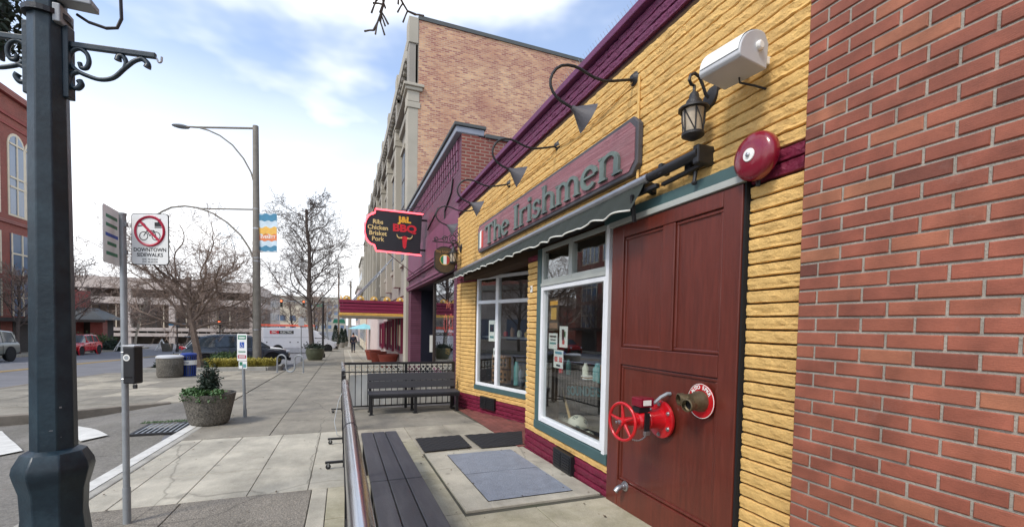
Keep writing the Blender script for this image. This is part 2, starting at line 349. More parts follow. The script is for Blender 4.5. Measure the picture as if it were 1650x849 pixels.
pm('blue_paint', S_(26,54,130), .4, var=.1); pm('banner_teal', S_(70,130,160), .7); pm('banner_gold', S_(226,178,84), .7); pm('banner_orange', S_(222,128,80), .7); pm('banner_pale', S_(196,214,224), .7)
pm('inside_wall', S_(104,92,78), .9, var=.2); pm('inside_floor', S_(84,68,54), .7); pm('card_brown', S_(150,112,76), .8, var=.2); pm('ball_white', S_(222,222,204), .5, var=.1); pm('pale_wood', S_(190,160,112), .6, var=.15)
pm('teal_tin', S_(96,150,150), .5); pm('umber', S_(78,62,40), .6, var=.3, vs=14); pm('flag_green', S_(40,120,80), .6); pm('flag_orange', S_(196,70,60), .6); pm('cream_text', S_(226,196,130), .6); pm('yellow_text', S_(232,170,50), .6); pm('red_text', S_(206,30,44), .6); pm('sign_black', S_(30,28,34), .5)
emis('neon_red', (1.0,.07,.09), 2.6); emis('neon_orange', (.9,.25,.12), .5); emis('neon_dim', (.9,.16,.14), .7); pm('amber_glass', S_(176,162,140), .25, var=.3, vs=12); emis('signal_red', (1,.15,.05), 2)
glassmat('glass', (.95,.97,.96), .12); glassmat('glass_dark', (.75,.78,.8), .14)
brickmat('brick_theatre', ('X','Z','Y'), S_(224,186,142), S_(158,104,92), S_(200,180,156), ms=.012, stain=.45, sc=S_(140,88,84), patch=((.78,.60,.60), .22))
brickmat('brick_old', ('X','Z','Y'), S_(150,80,66), S_(124,62,54), S_(160,140,124), ms=.012, stain=.5, sc=S_(104,60,60), patch=((.7,.6,.6), 1.5))
brickmat('brick_purple', ('Y','Z','X'), S_(104,54,76), S_(90,43,63), S_(68,33,49), ms=.009, stain=.2, sc=S_(150,100,126), rough=.6)
brickmat('brick_arch', ('Y','Z','X'), S_(150,70,58), S_(132,58,48), S_(150,120,108), ms=.008)
brickmat('brick_pav', ('X','Z','Y'), S_(150,66,60), S_(136,56,52), S_(150,110,100), ms=.008)
brickmat('brick_pub_back', ('Y','Z','X'), S_(120,62,50), S_(104,50,42), S_(140,130,120))
# single brick colours for the near wall
def nearbrick():
    m = bpy.data.materials.new('near_brick'); m.use_nodes = True; t = m.node_tree; b = t.nodes['Principled BSDF']; M['near_brick'] = m
    gp = t.nodes.new('ShaderNodeNewGeometry'); oi = t.nodes.new('ShaderNodeObjectInfo')
    at = t.nodes.new('ShaderNodeAttribute'); at.attribute_name = 'tone'; ad = t.nodes.new('ShaderNodeMath'); ad.operation = 'ADD'
    t.links.new(oi.outputs['Random'], ad.inputs[0]); t.links.new(at.outputs['Fac'], ad.inputs[1])
    fr = t.nodes.new('ShaderNodeMath'); fr.operation = 'FRACT'; t.links.new(ad.outputs[0], fr.inputs[0])
    r = ramp(t, [(0, S_(104,60,48)), (.02, S_(130,74,58)), (.06, S_(146,82,63)), (.5, S_(151,87,67)), (.92, S_(157,93,70)), (.98, S_(168,110,80)), (1, S_(164,104,76))]); t.links.new(fr.outputs[0], r.inputs[0])
    n = N(t, 'ShaderNodeTexNoise', Scale=7.0, Detail=6.0); t.links.new(gp.outputs['Position'], n.inputs['Vector'])
    mr = N(t, 'ShaderNodeMapRange'); mr.inputs[1].default_value = .25; mr.inputs[2].default_value = .75; mr.inputs[3].default_value = .66; mr.inputs[4].default_value = 1.22
    t.links.new(n.outputs['Fac'], mr.inputs[0]); hs = t.nodes.new('ShaderNodeHueSaturation'); t.links.new(mr.outputs[0], hs.inputs['Value']); t.links.new(r.outputs[0], hs.inputs['Color'])
    n4 = N(t, 'ShaderNodeTexNoise', Scale=2.3, Detail=9.0, Roughness=.7); t.links.new(gp.outputs['Position'], n4.inputs['Vector'])
    r4 = ramp(t, [(.62, 0), (.8, .35)]); t.links.new(n4.outputs['Fac'], r4.inputs[0]); mx = t.nodes.new('ShaderNodeMixRGB'); mx.inputs[2].default_value = (*S_(176,150,140), 1)
    t.links.new(r4.outputs[0], mx.inputs[0]); t.links.new(hs.outputs[0], mx.inputs[1]); t.links.new(mx.outputs[0], b.inputs['Base Color'])
    n8 = N(t, 'ShaderNodeTexNoise', Scale=230.0, Detail=3.0, Roughness=.8); t.links.new(gp.outputs['Position'], n8.inputs['Vector']); r9 = ramp(t, [(.3, .82), (.6, 1.05)]); t.links.new(n8.outputs['Fac'], r9.inputs[0])
    n9 = N(t, 'ShaderNodeTexNoise', Scale=2.6, Detail=9.0, Roughness=.75); t.links.new(gp.outputs['Position'], n9.inputs['Vector']); r10 = ramp(t, [(.38, .86), (.62, 1.08)]); t.links.new(n9.outputs['Fac'], r10.inputs[0]); last = mx.outputs[0]
    for rq_ in (r9, r10): mq_ = t.nodes.new('ShaderNodeMixRGB'); mq_.blend_type = 'MULTIPLY'; mq_.inputs[0].default_value = 1; t.links.new(last, mq_.inputs[1]); t.links.new(rq_.outputs[0], mq_.inputs[2]); last = mq_.outputs[0]
    t.links.new(last, b.inputs['Base Color'])
    b.inputs['Roughness'].default_value = .7
    n3 = N(t, 'ShaderNodeTexNoise', Scale=160.0, Detail=4.0); mpp = t.nodes.new('ShaderNodeMapping'); mpp.inputs['Scale'].default_value = (1, .35, 1.6)
    t.links.new(gp.outputs['Position'], mpp.inputs[0]); t.links.new(mpp.outputs[0], n3.inputs['Vector'])
    bp = t.nodes.new('ShaderNodeBump'); bp.inputs['Strength'].default_value = .35; bp.inputs['Distance'].default_value = .004; t.links.new(n3.outputs['Fac'], bp.inputs['Height']); t.links.new(bp.outputs[0], b.inputs['Normal'])
nearbrick()
# flat lettering
def textmesh(txt, size, bold=0.0, ext=.002, align='CENTER', font_squash=1.0):
    cu = bpy.data.curves.new('lettering', 'FONT'); cu.body = txt; cu.size = size; cu.align_x = align; cu.align_y = 'CENTER'; cu.extrude = ext; cu.offset = bold; cu.resolution_u = 3
    o = bpy.data.objects.new('lettering', cu); col.objects.link(o)
    dg = bpy.context.evaluated_depsgraph_get(); me = bpy.data.meshes.new_from_object(o.evaluated_get(dg))
    bpy.data.objects.remove(o); bpy.data.curves.remove(cu)
    return me
def lettering(txt, size, o, u, v, mat, parent, bold=0.0, ext=.002, sx=1.0, align='CENTER', name='lettering'):
    me = textmesh(txt, size, bold, ext, align); u = V(u).normalized(); v = V(v).normalized(); n = u.cross(v); o = V(o)
    for p in me.vertices:
        a = p.co; p.co = o+u*a.x*sx+v*a.y+n*a.z
    me.materials.clear(); me.materials.append(M[mat])
    ob = bpy.data.objects.new(name, me); col.objects.link(ob)
    if parent:
        ob.parent = parent; ob.matrix_parent_inverse = Matrix.Translation(-woff(parent))
    return ob
# ================================================================== SETTING
def sstep(a, b, x): t = max(0, min(1, (x-a)/(b-a))); return t*t*(3-2*t)
def road_z(x, y):                              # road lies below the pavement, with a dropped kerb (ramp) near the planter
    d = .15
    if -8.6 < x < -2.0 and 2 < y < 12:
        k = max(abs(y-10.0)-1.4, 0)*.9; r = math.hypot(max(-2.9-x, 0), k); d = .16*sstep(0.0, 1.8, r)+.004
        if x < -7.5: d = max(d, .15*sstep(-7.5, -8.5, -x) if False else d)
    return g(y)-d
xs = [-300,-160,-90,-50,-30,-20,-14,-10]+[-9+.35*i for i in range(21)]+[-1.6,0,4,20,60,160,300]
ys = [-60,-25,-10,-3,0]+[1.5+.35*i for i in range(32)]+[14,16,18,20,22,24,27,30,35,40,45,50,55,60,70,85,100,120,140,200,400,900]
mb = MB(); nx, ny = len(xs), len(ys)
for x in xs:
    for y in ys: mb.v.append((x, y, road_z(x, y) if x < -1.9 else g(y)-.3))
for i in range(nx-1):
    for j in range(ny-1): mb.f.append((i*ny+j, (i+1)*ny+j, (i+1)*ny+j+1, i*ny+j+1))
road = mb.build('road', 'asphalt', smooth=30, kind='structure', fix=False)
def slope_sheet(poly, top, t, name, mat, **k):  # flat slab whose top follows the street's fall; long spans are cut
    m = MB(); n = len(poly)
    P = [(x, y, g(y)+top) for x, y in poly]; Q = [(x, y, g(y)+top-t) for x, y in poly]
    m.add(P+Q, [tuple(range(n)), tuple(range(2*n-1, n-1, -1))]+[(i, i+n, (i+1) % n+n, (i+1) % n) for i in range(n)])
    return m.build(name, mat, **k)
# pavement on the building side: joint-coloured bed, slabs laid on it
bed = MB()
for y0, y1 in ((-6, 8.2), (8.2, 55), (55, 140)):
    for (xa, xb) in ((-2.2, 14),):
        bed.add([(xa,y0,g(y0)-.014),(xb,y0,g(y0)-.014),(xb,y1,g(y1)-.014),(xa,y1,g(y1)-.014),(xa,y0,g(y0)-.5),(xb,y0,g(y0)-.5),(xb,y1,g(y1)-.5),(xa,y1,g(y1)-.5)],
                [(0,1,2,3),(7,6,5,4),(0,3,7,4),(1,5,6,2),(0,4,5,1),(3,2,6,7)])
pave = bed.build('sidewalk', 'joint', kind='structure')
TH = math.atan(.031)
def slab(x0, x1, y0, y1, mat, parent=None, gap=.005, th=.03, lift=0.0):
    cx, cy = (x0+x1)/2, (y0+y1)/2; hx, hy = (x1-x0)/2-gap*.7, (y1-y0)/2-gap*(2.6 if y0 > 6.9 else 1.3); r = random.uniform(-.0012, .0012)+lift
    m = MB(); c = .004
    zz = lambda y: g(y)+r
    a = [(cx-hx, cy-hy), (cx+hx, cy-hy), (cx+hx, cy+hy), (cx-hx, cy+hy)]; b = [(cx-hx+c, cy-hy+c), (cx+hx-c, cy-hy+c), (cx+hx-c, cy+hy-c), (cx-hx+c, cy+hy-c)]
    m.add([(x, y, zz(y)) for x, y in b]+[(x, y, zz(y)-c) for x, y in a]+[(x, y, zz(y)-th) for x, y in a],
          [(0,1,2,3)]+[(4+i, 4+(i+1) % 4, (i+1) % 4, i) for i in range(4)]+[(8+i, 8+(i+1) % 4, 4+(i+1) % 4, 4+i) for i in range(4)])
    p = parent or pave; m.v = [(q[0]-cx, q[1]-cy, q[2]-g(cy)) for q in m.v]
    ob = bpy.data.objects.new('slab', m.mesh('slab')); col.objects.link(ob); ob.data.materials.append(M[mat])
    ob.location = (cx, cy, g(cy)); ob.parent = p; ob.matrix_parent_inverse = Matrix.Translation(-p.location); return ob
# light scored band
for x0, x1 in ((-1.98,-1.74),(-1.74,-1.27),(-1.27,-.77),(-.77,-.285),(-.285,.10)):
    for y0, y1 in ((4.36, 5.22), (5.22, 6.08), (6.08, 6.97)): slab(x0, x1, y0, y1, 'concrete_light', gap=.004)
# near exposed-aggregate panels, pale strip and mossy slabs
for x0, x1 in ((-1.98,-1.24),(-1.24,-.25)):
    for y0, y1 in ((-2,1.2),(1.2,2.8),(2.8,4.36)): slab(x0, x1, y0, y1, 'aggregate')
for y0, y1 in ((-2,.8),(.8,2.0),(2.0,3.2),(3.2,4.36)): slab(-.25, -.12, y0, y1, 'concrete_light', gap=.003)
for y0, y1 in ((-2,-.2),(-.2,.6),(.6,1.3),(1.3,2.05),(2.05,2.8),(2.8,3.6),(3.6,4.36)): slab(-.12, .30, y0, y1, 'concrete_moss')
# beyond the band
ycuts = [6.97, 9.0, 11.1, 13.3, 15.7, 18.3, 21.2, 24.5, 28.2, 32.5, 37.5, 43, 49, 55]
for i in range(len(ycuts)-1):
    for x0, x1 in ((-2.18,-.95),(-.95,.12)): slab(x0, x1, ycuts[i], ycuts[i+1], 'concrete_dark', gap=.006 if i < 4 else .012)
    if i >= 1:
        for x0, x1 in ((.12,1.15),(1.15,2.18)): slab(x0, x1, ycuts[i], ycuts[i+1], 'concrete_dark' if i < 4 else 'concrete', gap=.006 if i < 4 else .014)
for x0, x1 in ((-2.2,.1),(.1,2.2)):
    for a, b in ((55,75),(75,105),(105,140)): slab(x0, x1, a, b, 'concrete_dark')
# pale scored lines by the theatre
for xx in (.55, 1.45, 2.1): slope_sheet([(xx-.05,24),(xx+.05,24),(xx+.05,52),(xx-.05,52)], .004, .004, 'pavement_line', 'concrete_light', parent=pave)
# patio
for y0, y1 in ((6.97,9.0),): slab(.12, 2.2, y0, y1, 'concrete_dark')
for x0, x1 in ((.10,.90),(.90,1.5),(1.5,2.10)): slab(x0, x1, 6.1, 6.97, 'concrete')
for y0, y1 in ((1.0,2.2),(2.2,3.36),(3.36,4.3),(4.3,5.28),(5.28,6.1)): slab(.30, .905, y0, y1, 'concrete_moss')
for y0, y1 in ((4.36,5.28),(5.28,6.1)): slab(.10, .30, y0, y1, 'concrete_moss')
for x0, x1 in ((.90,1.5),(1.5,2.18)):
    slab(x0, x1, 5.28, 6.1, 'concrete')
    for y0, y1 in ((-2,.4),(.4,1.5),(1.5,2.45),(2.45,3.30)): slab(x0, x1, y0, y1, 'concrete_moss')
# raised frame round the steel plate
fr = thing('hatch_surround', (1.54, 4.3, g(4.3)), 'pale concrete surround holding the steel hatch plate in the patio', 'hatch surround')
for (x0, x1, y0, y1) in ((.93,1.16,3.38,5.26),(1.97,2.17,3.38,5.26),(1.16,1.97,3.38,3.52),(1.16,1.97,5.12,5.26)):
    m = MB(); P = [(x0,y0),(x1,y0),(x1,y1),(x0,y1)]
    m.add([(x,y,g(y)+.006) for x,y in P]+[(x,y,g(y)-.03) for x,y in P], [(0,1,2,3),(0,4,5,1),(1,5,6,2),(2,6,7,3),(3,7,4,0)]); m.build('kerb_piece', 'concrete_light', fr, bevel=.004)
for y0, y1, lab in ((3.525,4.30,'worn grey steel hatch leaf beside the mahogany door'),(4.306,5.115,'worn grey steel hatch leaf towards the black mats')):
    m = MB(); m.grid(lambda a, b: (1.163+.804*a, y0+(y1-y0)*b, g(y0+(y1-y0)*b)+.010+.0015*sin(a*9)*sin(b*5)), 8, 8); m.build('hatch_plate', 'plate_steel', label=lab, cat='hatch plate', smooth=40)
# black mats
for poly, lab in (([(.93,6.06),(1.56,6.08),(1.53,5.35),(.92,5.30)],'black rubber mat lying beside the slatted bench'),([(1.62,6.06),(2.50,6.05),(2.19,5.27),(1.63,5.25)],'black rubber mat lying across the pub entrance')):
    m = MB(); n = 4; P = [V((x, y, g(y)+.016)) for x, y in poly]
    def fm(a, b, P=P): return (P[0]*(1-a)+P[1]*a)*(1-b)+(P[3]*(1-a)+P[2]*a)*b
    m.grid(lambda a, b: fm(a, b)+V((0,0,.004*((int(a*12)+int(b*12)) % 2))), 24, 24); m.build('rubber_mat', 'rubber', label=lab, cat='mat')
# brick pavers of the entrance
ent = slope_sheet([(2.0,8.55),(2.2,8.6),(3.0,6.1),(3.0,5.2),(2.2,5.2),(2.12,6.2)], .002, .03, 'entry_floor', 'joint', kind='structure')
pmsh = MB().box((-.048,-.098,0), (.048,.098,.02)).mesh('paver'); pmsh.materials.append(M['paver_red'])
for i in range(12):
    for j in range(20):
        x = 2.15+i*.104; y = 5.3+j*.204+(.102 if i % 2 else 0)
        if 2.10 < x < 2.2+.31*(8.55-y) and y < 8.4 and not (x > 2.9 and y < 6.3): share('paver', pmsh, ent, (x, y, g(y)-.006), (-TH, 0, 0))
# kerb along the bay
ks = [-4,-2,0,2,3.2,4.4,5.6,6.8,8.25]
for i in range(len(ks)-1):
    y0, y1 = ks[i]+.004, ks[i+1]-.004; m = MB(); a = -2.21; b = -1.985
    m.add([(a,y0,g(y0)+.004),(b,y0,g(y0)+.004),(b,y1,g(y1)+.004),(a,y1,g(y1)+.004),(a-.02,y0,g(y0)-.3),(b,y0,g(y0)-.3),(b,y1,g(y1)-.3),(a-.02,y1,g(y1)-.3)],[(0,1,2,3),(7,6,5,4),(0,3,7,4),(1,5,6,2),(0,4,5,1),(3,2,6,7)])
    o = m.build('kerb_stone', 'kerb', pave, bevel=.015)
    if y1 > 4.4: slope_sheet([(-2.2,y0),(-2.07,y0),(-2.07,y1),(-2.2,y1)], .010, .004, 'painted_edge', 'paint_white', parent=pave)
# bulb of pavement beyond the bay
pts = [(-2.2,11.15),(-3.3,11.05),(-4.0,10.72),(-4.55,10.32),(-5.4,9.97),(-6.6,9.95),(-7.7,10.8),(-8.2,12.2),(-8.25,18.6),(-7.9,19.9),(-7.0,20.6),(-2.2,20.6)]
bulb = slope_sheet(pts, -.004, .5, 'bulb_pavement', 'concrete_dark', kind='structure', bevel=.02)
def inb(x, y): return x > -8.15 and 10.45 < y < 20.5 and (x+8.2)+(y-10.4) > 1.5
xc = [-8.1,-6.6,-5.1,-3.65,-2.2]; yc = [11.2,12.6,14.4,16.4,18.4,20.5]
for i in range(4):
    for j in range(5):
        if i == 0 and j == 0: slab(-7.6,-6.6,11.4,12.6,'concrete_dark',bulb,lift=.004)
        else: slab(xc[i], xc[i+1], yc[j], yc[j+1], 'concrete_dark' if (i+j) % 3 else 'concrete', bulb, lift=.004)
kp = [(-3.3,11.03),(-4.0,10.70),(-4.55,10.30),(-5.4,9.95),(-6.6,9.93),(-7.72,10.78),(-8.22,12.2),(-8.27,18.6),(-7.92,19.92),(-7.0,20.65)]
for i in range(len(kp)-1):
    m = MB(); (ax, ay), (bx, by) = kp[i], kp[i+1]; d = V((bx-ax, by-ay, 0)).normalized(); nn = V((-d.y, d.x, 0))
    if nn.dot(V((-5-ax, 15-ay, 0))) < 0: nn = -nn
    A, B = V((ax, ay, 0))+d*.004-nn*.012, V((bx, by, 0))-d*.004-nn*.012
    zt = lambda p: g(p.y)+.012
    m.add([(A.x,A.y,zt(A)),(B.x,B.y,zt(B)),((B+nn*.16).x,(B+nn*.16).y,zt(B)),((A+nn*.16).x,(A+nn*.16).y,zt(A)),(A.x,A.y,zt(A)-.4),(B.x,B.y,zt(B)-.4),((B+nn*.16).x,(B+nn*.16).y,zt(B)-.4),((A+nn*.16).x,(A+nn*.16).y,zt(A)-.4)],
          [(0,1,2,3),(7,6,5,4),(0,4,5,1),(1,5,6,2),(2,6,7,3),(3,7,4,0)]); m.build('kerb_stone', 'kerb_shaded', bulb, bevel=.015)
# far pavement across the street
fs = MB()
for y0, y1 in ((-40,55),(55,62)):
    fs.add([(-70,y0,g(y0)-.02),(-20.6,y0,g(y0)-.02),(-20.6,y1,g(y1)-.02),(-70,y1,g(y1)-.02),(-70,y0,g(y0)-.6),(-20.6,y0,g(y0)-.6),(-20.6,y1,g(y1)-.6),(-70,y1,g(y1)-.6)],[(0,1,2,3),(7,6,5,4),(0,3,7,4),(1,5,6,2),(0,4,5,1),(3,2,6,7)])
fs.build('far_sidewalk', 'concrete', kind='structure')
# near-bay asphalt patching (coarser, paler) and the markings
def decal(poly, name, mat, dz=.006, sub=6):
    m = MB(); P = [V((x, y, 0)) for x, y in poly]
    def fn(a, b):
        p = (P[0]*(1-a)+P[1]*a)*(1-b)+(P[3]*(1-a)+P[2]*a)*b; i = p
        return (p.x, p.y, zroad(p.x, p.y)+dz)
    m.grid(fn, sub, sub); return m.build(name, mat, kind='structure', fix=False)
import bisect
def zroad(x, y):                               # height of the road sheet as built (bilinear)
    i = max(0, min(nx-2, bisect.bisect_right(xs, x)-1)); j = max(0, min(ny-2, bisect.bisect_right(ys, y)-1))
    Z = lambda a, b: road_z(xs[a], ys[b]) if xs[a] < -1.9 else g(ys[b])-.3
    u = (x-xs[i])/(xs[i+1]-xs[i]); v = (y-ys[j])/(ys[j+1]-ys[j])
    return (Z(i,j)*(1-u)+Z(i+1,j)*u)*(1-v)+(Z(i,j+1)*(1-u)+Z(i+1,j+1)*u)*v
decal([(-8.3,1.5),(-2.23,1.5),(-2.23,11.1),(-8.3,11.1)], 'bay_paving', 'asphalt_near', .006, 30)
for k in range(4): decal([(-4.45-.86*k,9.45),(-4.14-.86*k,9.33),(-3.10-.74*k,7.87-.34*k),(-3.33-.76*k,7.69-.36*k)], 'crosswalk_stripe', 'paint_white', .03, 30)
for (xa, xb, ya, yb) in ((-13.05,-12.93,0,55),(-13.35,-13.23,0,55)): decal([(xa,ya),(xb,ya),(xb,yb),(xa,yb)], 'centre_line', 'paint_yellow', .012, 30)
for k in range(9):
    y0 = 24.5+k*3.4; decal([(-7.6,y0),(-7.5,y0),(-2.4,y0+2.4),(-2.5,y0+2.4)], 'parking_line', 'paint_white', .012, 12)
# storm drain by the kerb
dr = thing('storm_drain', (-2.58, 8.1, zroad(-2.58,8.1)), 'dark iron storm drain grate with mossy edge beside the white kerb line', 'drain')
dz = zroad(-2.5,8.1)+.008
MB().box((-2.80,7.82,dz-.03),(-2.26,8.46,dz)).build('pit', 'dark_void', dr)
for k in range(8): MB().box((-2.785+k*.068,7.82,dz+.001),(-2.76+k*.068,8.46,dz+.008)).build('bar', 'galv', dr)
for a, b in (((-2.84,7.78),(-2.22,7.82)),((-2.84,8.46),(-2.22,8.50)),((-2.84,7.82),(-2.802,8.46)),((-2.258,7.82),(-2.22,8.46))):
    MB().box((a[0],a[1],dz-.02),(b[0],b[1],dz+.009)).build('rim', 'iron', dr)
m = MB(); rm = random.Random(2)
for k in range(500):
    x = rm.uniform(-2.95,-2.1); y = 8.5+abs(rm.gauss(0,.08)); p = V((x,y,zroad(x,y)+.012)); d = V((rm.gauss(0,.5),rm.gauss(0,.5),1)).normalized()*rm.uniform(.01,.03); q = V((.006,0,0)); m.add([p-q,p+q,p+d],[(0,1,2)])
m.build('drain_moss', 'leaf_ivy', dr, kind='stuff', fix=False)
# fallen leaves and grit along kerb and wall
m = MB(); rl = random.Random(8)
for k in range(260):
    y = rl.uniform(1.8, 11); x = rl.choice((rl.gauss(2.02,.10), rl.gauss(.95,.08), rl.uniform(-1.9,2.0), rl.gauss(-1.85,.1)))
    if x > 2.1 or x < -1.95: continue
    a = rl.uniform(0,6.3); s_ = rl.uniform(.006,.019); z = g(y)+.012; c_ = V((x,y,z)); u_ = V((cos(a),sin(a),rl.uniform(-.2,.3)))*s_; v_ = V((-sin(a),cos(a),rl.uniform(-.2,.3)))*s_*.55
    m.add([c_-u_, c_+v_, c_+u_, c_-v_], [(0,1,2,3)])
m.build('fallen_leaves', 'umber', label='scattered small dead leaves and grit on the pavement', cat='leaves', kind='stuff', fix=False)
# planting bed
bd = slope_sheet([(-7.6,21.2),(-3.0,21.2),(-2.6,21.7),(-2.7,24.0),(-7.6,24.3)], .07, .5, 'planting_bed', 'soil', kind='structure')
kp = [(-7.6,21.2),(-3.0,21.2),(-2.6,21.7),(-2.7,24.0)]
for i in range(3):
    m = MB(); a, b = V((*kp[i], 0)), V((*kp[i+1], 0)); a.z = g(a.y)+.02; b.z = g(b.y)+.02; m.bar(a, b, .15, .2); m.build('kerb_stone', 'kerb', bd, bevel=.02)
# ================================================================== BRICK BUILDING (right)
bb = thing('brick_building', (4, -1, g(0)), 'red brick wall in running bond with grey mortar beside the yellow pub front', 'building')
BX = 2.17
MB().box((BX+.007, -4.0, -.4), (BX+.6, 1.60, 6.4)).build('mortar_bed', 'mortar', bb)
bmeshes = {}
def brick_mesh(L, s):
    k = (round(L, 3), s)
    if k not in bmeshes:
        r = random.Random(s*31+int(L*1000)); m = MB(); h = .0285; d = .04; c = .0038
        j = lambda a: r.uniform(-a, a)
        F_ = [(0+j(.002), -L/2+c+j(.002), -h+c+j(.0014)), (j(.0012), L/2-c+j(.001), -h+c+j(.0008)), (j(.0012), L/2-c+j(.001), h-c+j(.0008)), (j(.0012), -L/2+c+j(.001), h-c+j(.0008))]
        G_ = [(c, -L/2+j(.0008), -h), (c, L/2+j(.0008), -h), (c, L/2, h+j(.0006)), (c, -L/2, h+j(.0006))]
        H_ = [(d, p[1], p[2]) for p in G_]
        m.add(F_+G_+H_, [(3,2,1,0)]+[(i, (i+1) % 4, (i+1) % 4+4, i+4) for i in range(4)]+[(i+4, (i+1) % 4+4, (i+1) % 4+8, i+8) for i in range(4)])
        me = m.mesh('brick'); me.materials.append(M['near_brick']); bmeshes[k] = me
    return bmeshes[k]
bl = []
P_, C_ = .2032, .0677
for row in range(-26, 72):
    z = 1.45-.0677/2+row*C_
    off = 1.510 if row % 2 == 0 else 1.409
    ends = [1.603]
    y = off
    while y > -3.9: ends.append(y); y -= P_
    for a, b in zip(ends, ends[1:]):
        L = a-b-.0115; cy = (a+b)/2
        if a > 1.6: cy = (1.6+b)/2+.0025; L = 1.6-b-.005
        if L < .03: continue
        d = abs(z-1.75)/1.5+abs(cy-1.15)*1.0
        vis = (.72 < cy) and (.25+.35*(1.6-cy) < z < 3.35+(0 if cy > 1.3 else -.0)) and z < 3.45
        bl.append((0 if vis else 1, d, cy, z, L))
bl.sort()
rest = MB()
restt = []
for i, (nv, d, cy, z, L) in enumerate(bl):
    me = brick_mesh(L, random.randrange(7)); x = BX+random.uniform(-.0015, .0015)
    if i < 300: share('brick', me, bb, (x, cy, z), (0, 0, 0), (1, 1, random.choice((1, 1, 1))))
    else:
        tn = random.random(); restt += [tn]*len(me.vertices)
        rest.add([(p.co.x+x, p.co.y+cy, p.co.z+z) for p in me.vertices], [tuple(p.vertices) for p in me.polygons])
ro = rest.build('brick_field', 'near_brick', bb, kind='stuff', fix=False)
at = ro.data.attributes.new('tone', 'FLOAT', 'POINT'); at.data.foreach_set('value', restt)
# ================================================================== PUB BUILDING
pub = thing('pub_building', (4, 5.3, g(5)), 'yellow split-stone pub front with maroon parapet, white windows and mahogany doors', 'building')
XW = 2.20; PIT = .0745; WT = 3.60
def rough_mesh(L, h, seed, mat, nxs=None, nzs=6, amp=1.0):
    n = nxs or max(6, int(L/.021)); m = MB(); hz = h/2-.0050
    for i in range(n+1):
        for j in range(nzs+1):
            y = -L/2+.0015+(L-.003)*i/n; z = -hz+2*hz*(0,.06,.27,.5,.73,.94,1)[j]
            ed = (i in (0, n)) or (j in (0, nzs))
            yy = y+.006*mnoise.noise(V((y*40, z*40, seed))) if not ed else y
            v = fbm((y*14+seed*7.3, z*34, seed*3.1), 5); c_ = mnoise.noise(V((y*5+seed, z*11+y*9, seed*1.7)))
            ledge = .006 if z < -.25*hz+.5*hz*mnoise.noise(V((y*7, seed*5.1, 0))) else 0
            d = .014+.0052*v+.0042*(1-abs(c_)*2.2)-ledge*.6
            if j in (0, nzs): d = .005+.002*v
            zz = z+(.0016*mnoise.noise(V((y*30, j*3.1, seed))) if j in (0, nzs) else .004*mnoise.noise(V((y*28, j*2.3, seed*2))))
            m.v.append((-max(d, .001), yy, zz))
    for i in range(n):
        for j in range(nzs):
            a = i*(nzs+1)+j
            if (i+j+seed) % 2: m.f += [(a, a+1, a+nzs+2), (a, a+nzs+2, a+nzs+1)]
            else: m.f += [(a, a+1, a+nzs+1), (a+1, a+nzs+2, a+nzs+1)]
    b = len(m.v)
    ring = [i*(nzs+1) for i in range(n+1)]+[n*(nzs+1)+j for j in range(1, nzs+1)]+[i*(nzs+1)+nzs for i in range(n-1, -1, -1)]+[j for j in range(nzs-1, 0, -1)]
    for r in ring: p = m.v[r]; m.v.append((.03, p[1], p[2]))
    k = len(ring)
    for i in range(k): m.f.append((ring[i], ring[(i+1) % k], b+(i+1) % k, b+i))
    me = m.mesh('stone_block', fix=True); me.materials.append(M[mat]); return me
cache = {}
def block(L, mat, seed):
    L = max(.05, round(L/.05)*.05) if L > .45 else L; k = (round(L, 2), mat, seed)
    if k not in cache: cache[k] = rough_mesh(L, PIT, seed, mat)
    return cache[k]
nb = [0]
far_rest = {}
def course(y0, y1, z, mat, parent=None, maxL=.85, frame=None, stuff=False):
    """one course of split-face blocks between y0 and y1 (frame: origin, along) centred on z"""
    parent = parent or pub
    n = max(1, round((y1-y0)/maxL)); cuts = [y0]+[y0+(y1-y0)*(i+random.uniform(-.18, .18))/n for i in range(1, n)]+[y1]
    for a, b in zip(cuts, cuts[1:]):
        L = b-a+(.001 if n > 1 else -.003); Lr = round(round(L/.05)*.05, 2) if L > .45 else round(L, 2); me = block(Lr, mat, random.randrange(5) if n > 1 else random.randrange(9))
        fl = random.choice((1, -1)) if frame is None else 1
        if frame: o, th = frame; c = V(o)+V((sin(th)*(a+b)/2, cos(th)*(a+b)/2, 0)); loc = (c.x, c.y, z); rot = (0, 0, -th)
        else: loc = (XW, (a+b)/2, z); rot = (0, 0, 0)
        if stuff or nb[0] >= 296:
            R4 = Matrix.Translation(V(loc)) @ Matrix.Rotation(rot[2], 4, 'Z') @ Matrix.Diagonal((1, L/Lr, 1, 1))
            far_rest.setdefault(mat, MB()).add([tuple(R4 @ p.co) for p in me.vertices], [tuple(p.vertices) for p in me.polygons])
        else:
            nb[0] += 1; share('stone_block', me, parent, loc, rot, (1, L/Lr, 1))
# backing walls (joint colour)
bw = MB(); XB = XW+.012
bw.box((XB,1.6,-.5),(XB+.25,1.93,WT)); bw.box((XB,1.93,2.24),(XB+.25,5.2,WT)); bw.box((XB,3.27,-.5),(XB+.25,4.88,.262)); bw.box((XB,4.80,-.5),(XB+.25,5.2,2.24)); bw.box((XB,3.27,.262),(XB+.25,3.375,2.24))
bw.box((XB,5.2,2.24),(XB+.25,8.93,WT)); bw.box((XB,8.56,-.6),(XB+.25,8.93,2.24))
bw.build('wall', 'joint_yellow', pub)
MB().box((2.46,5.205,-.5),(3.1,5.4,2.6)).build('side_wall', 'inside_wall', pub)
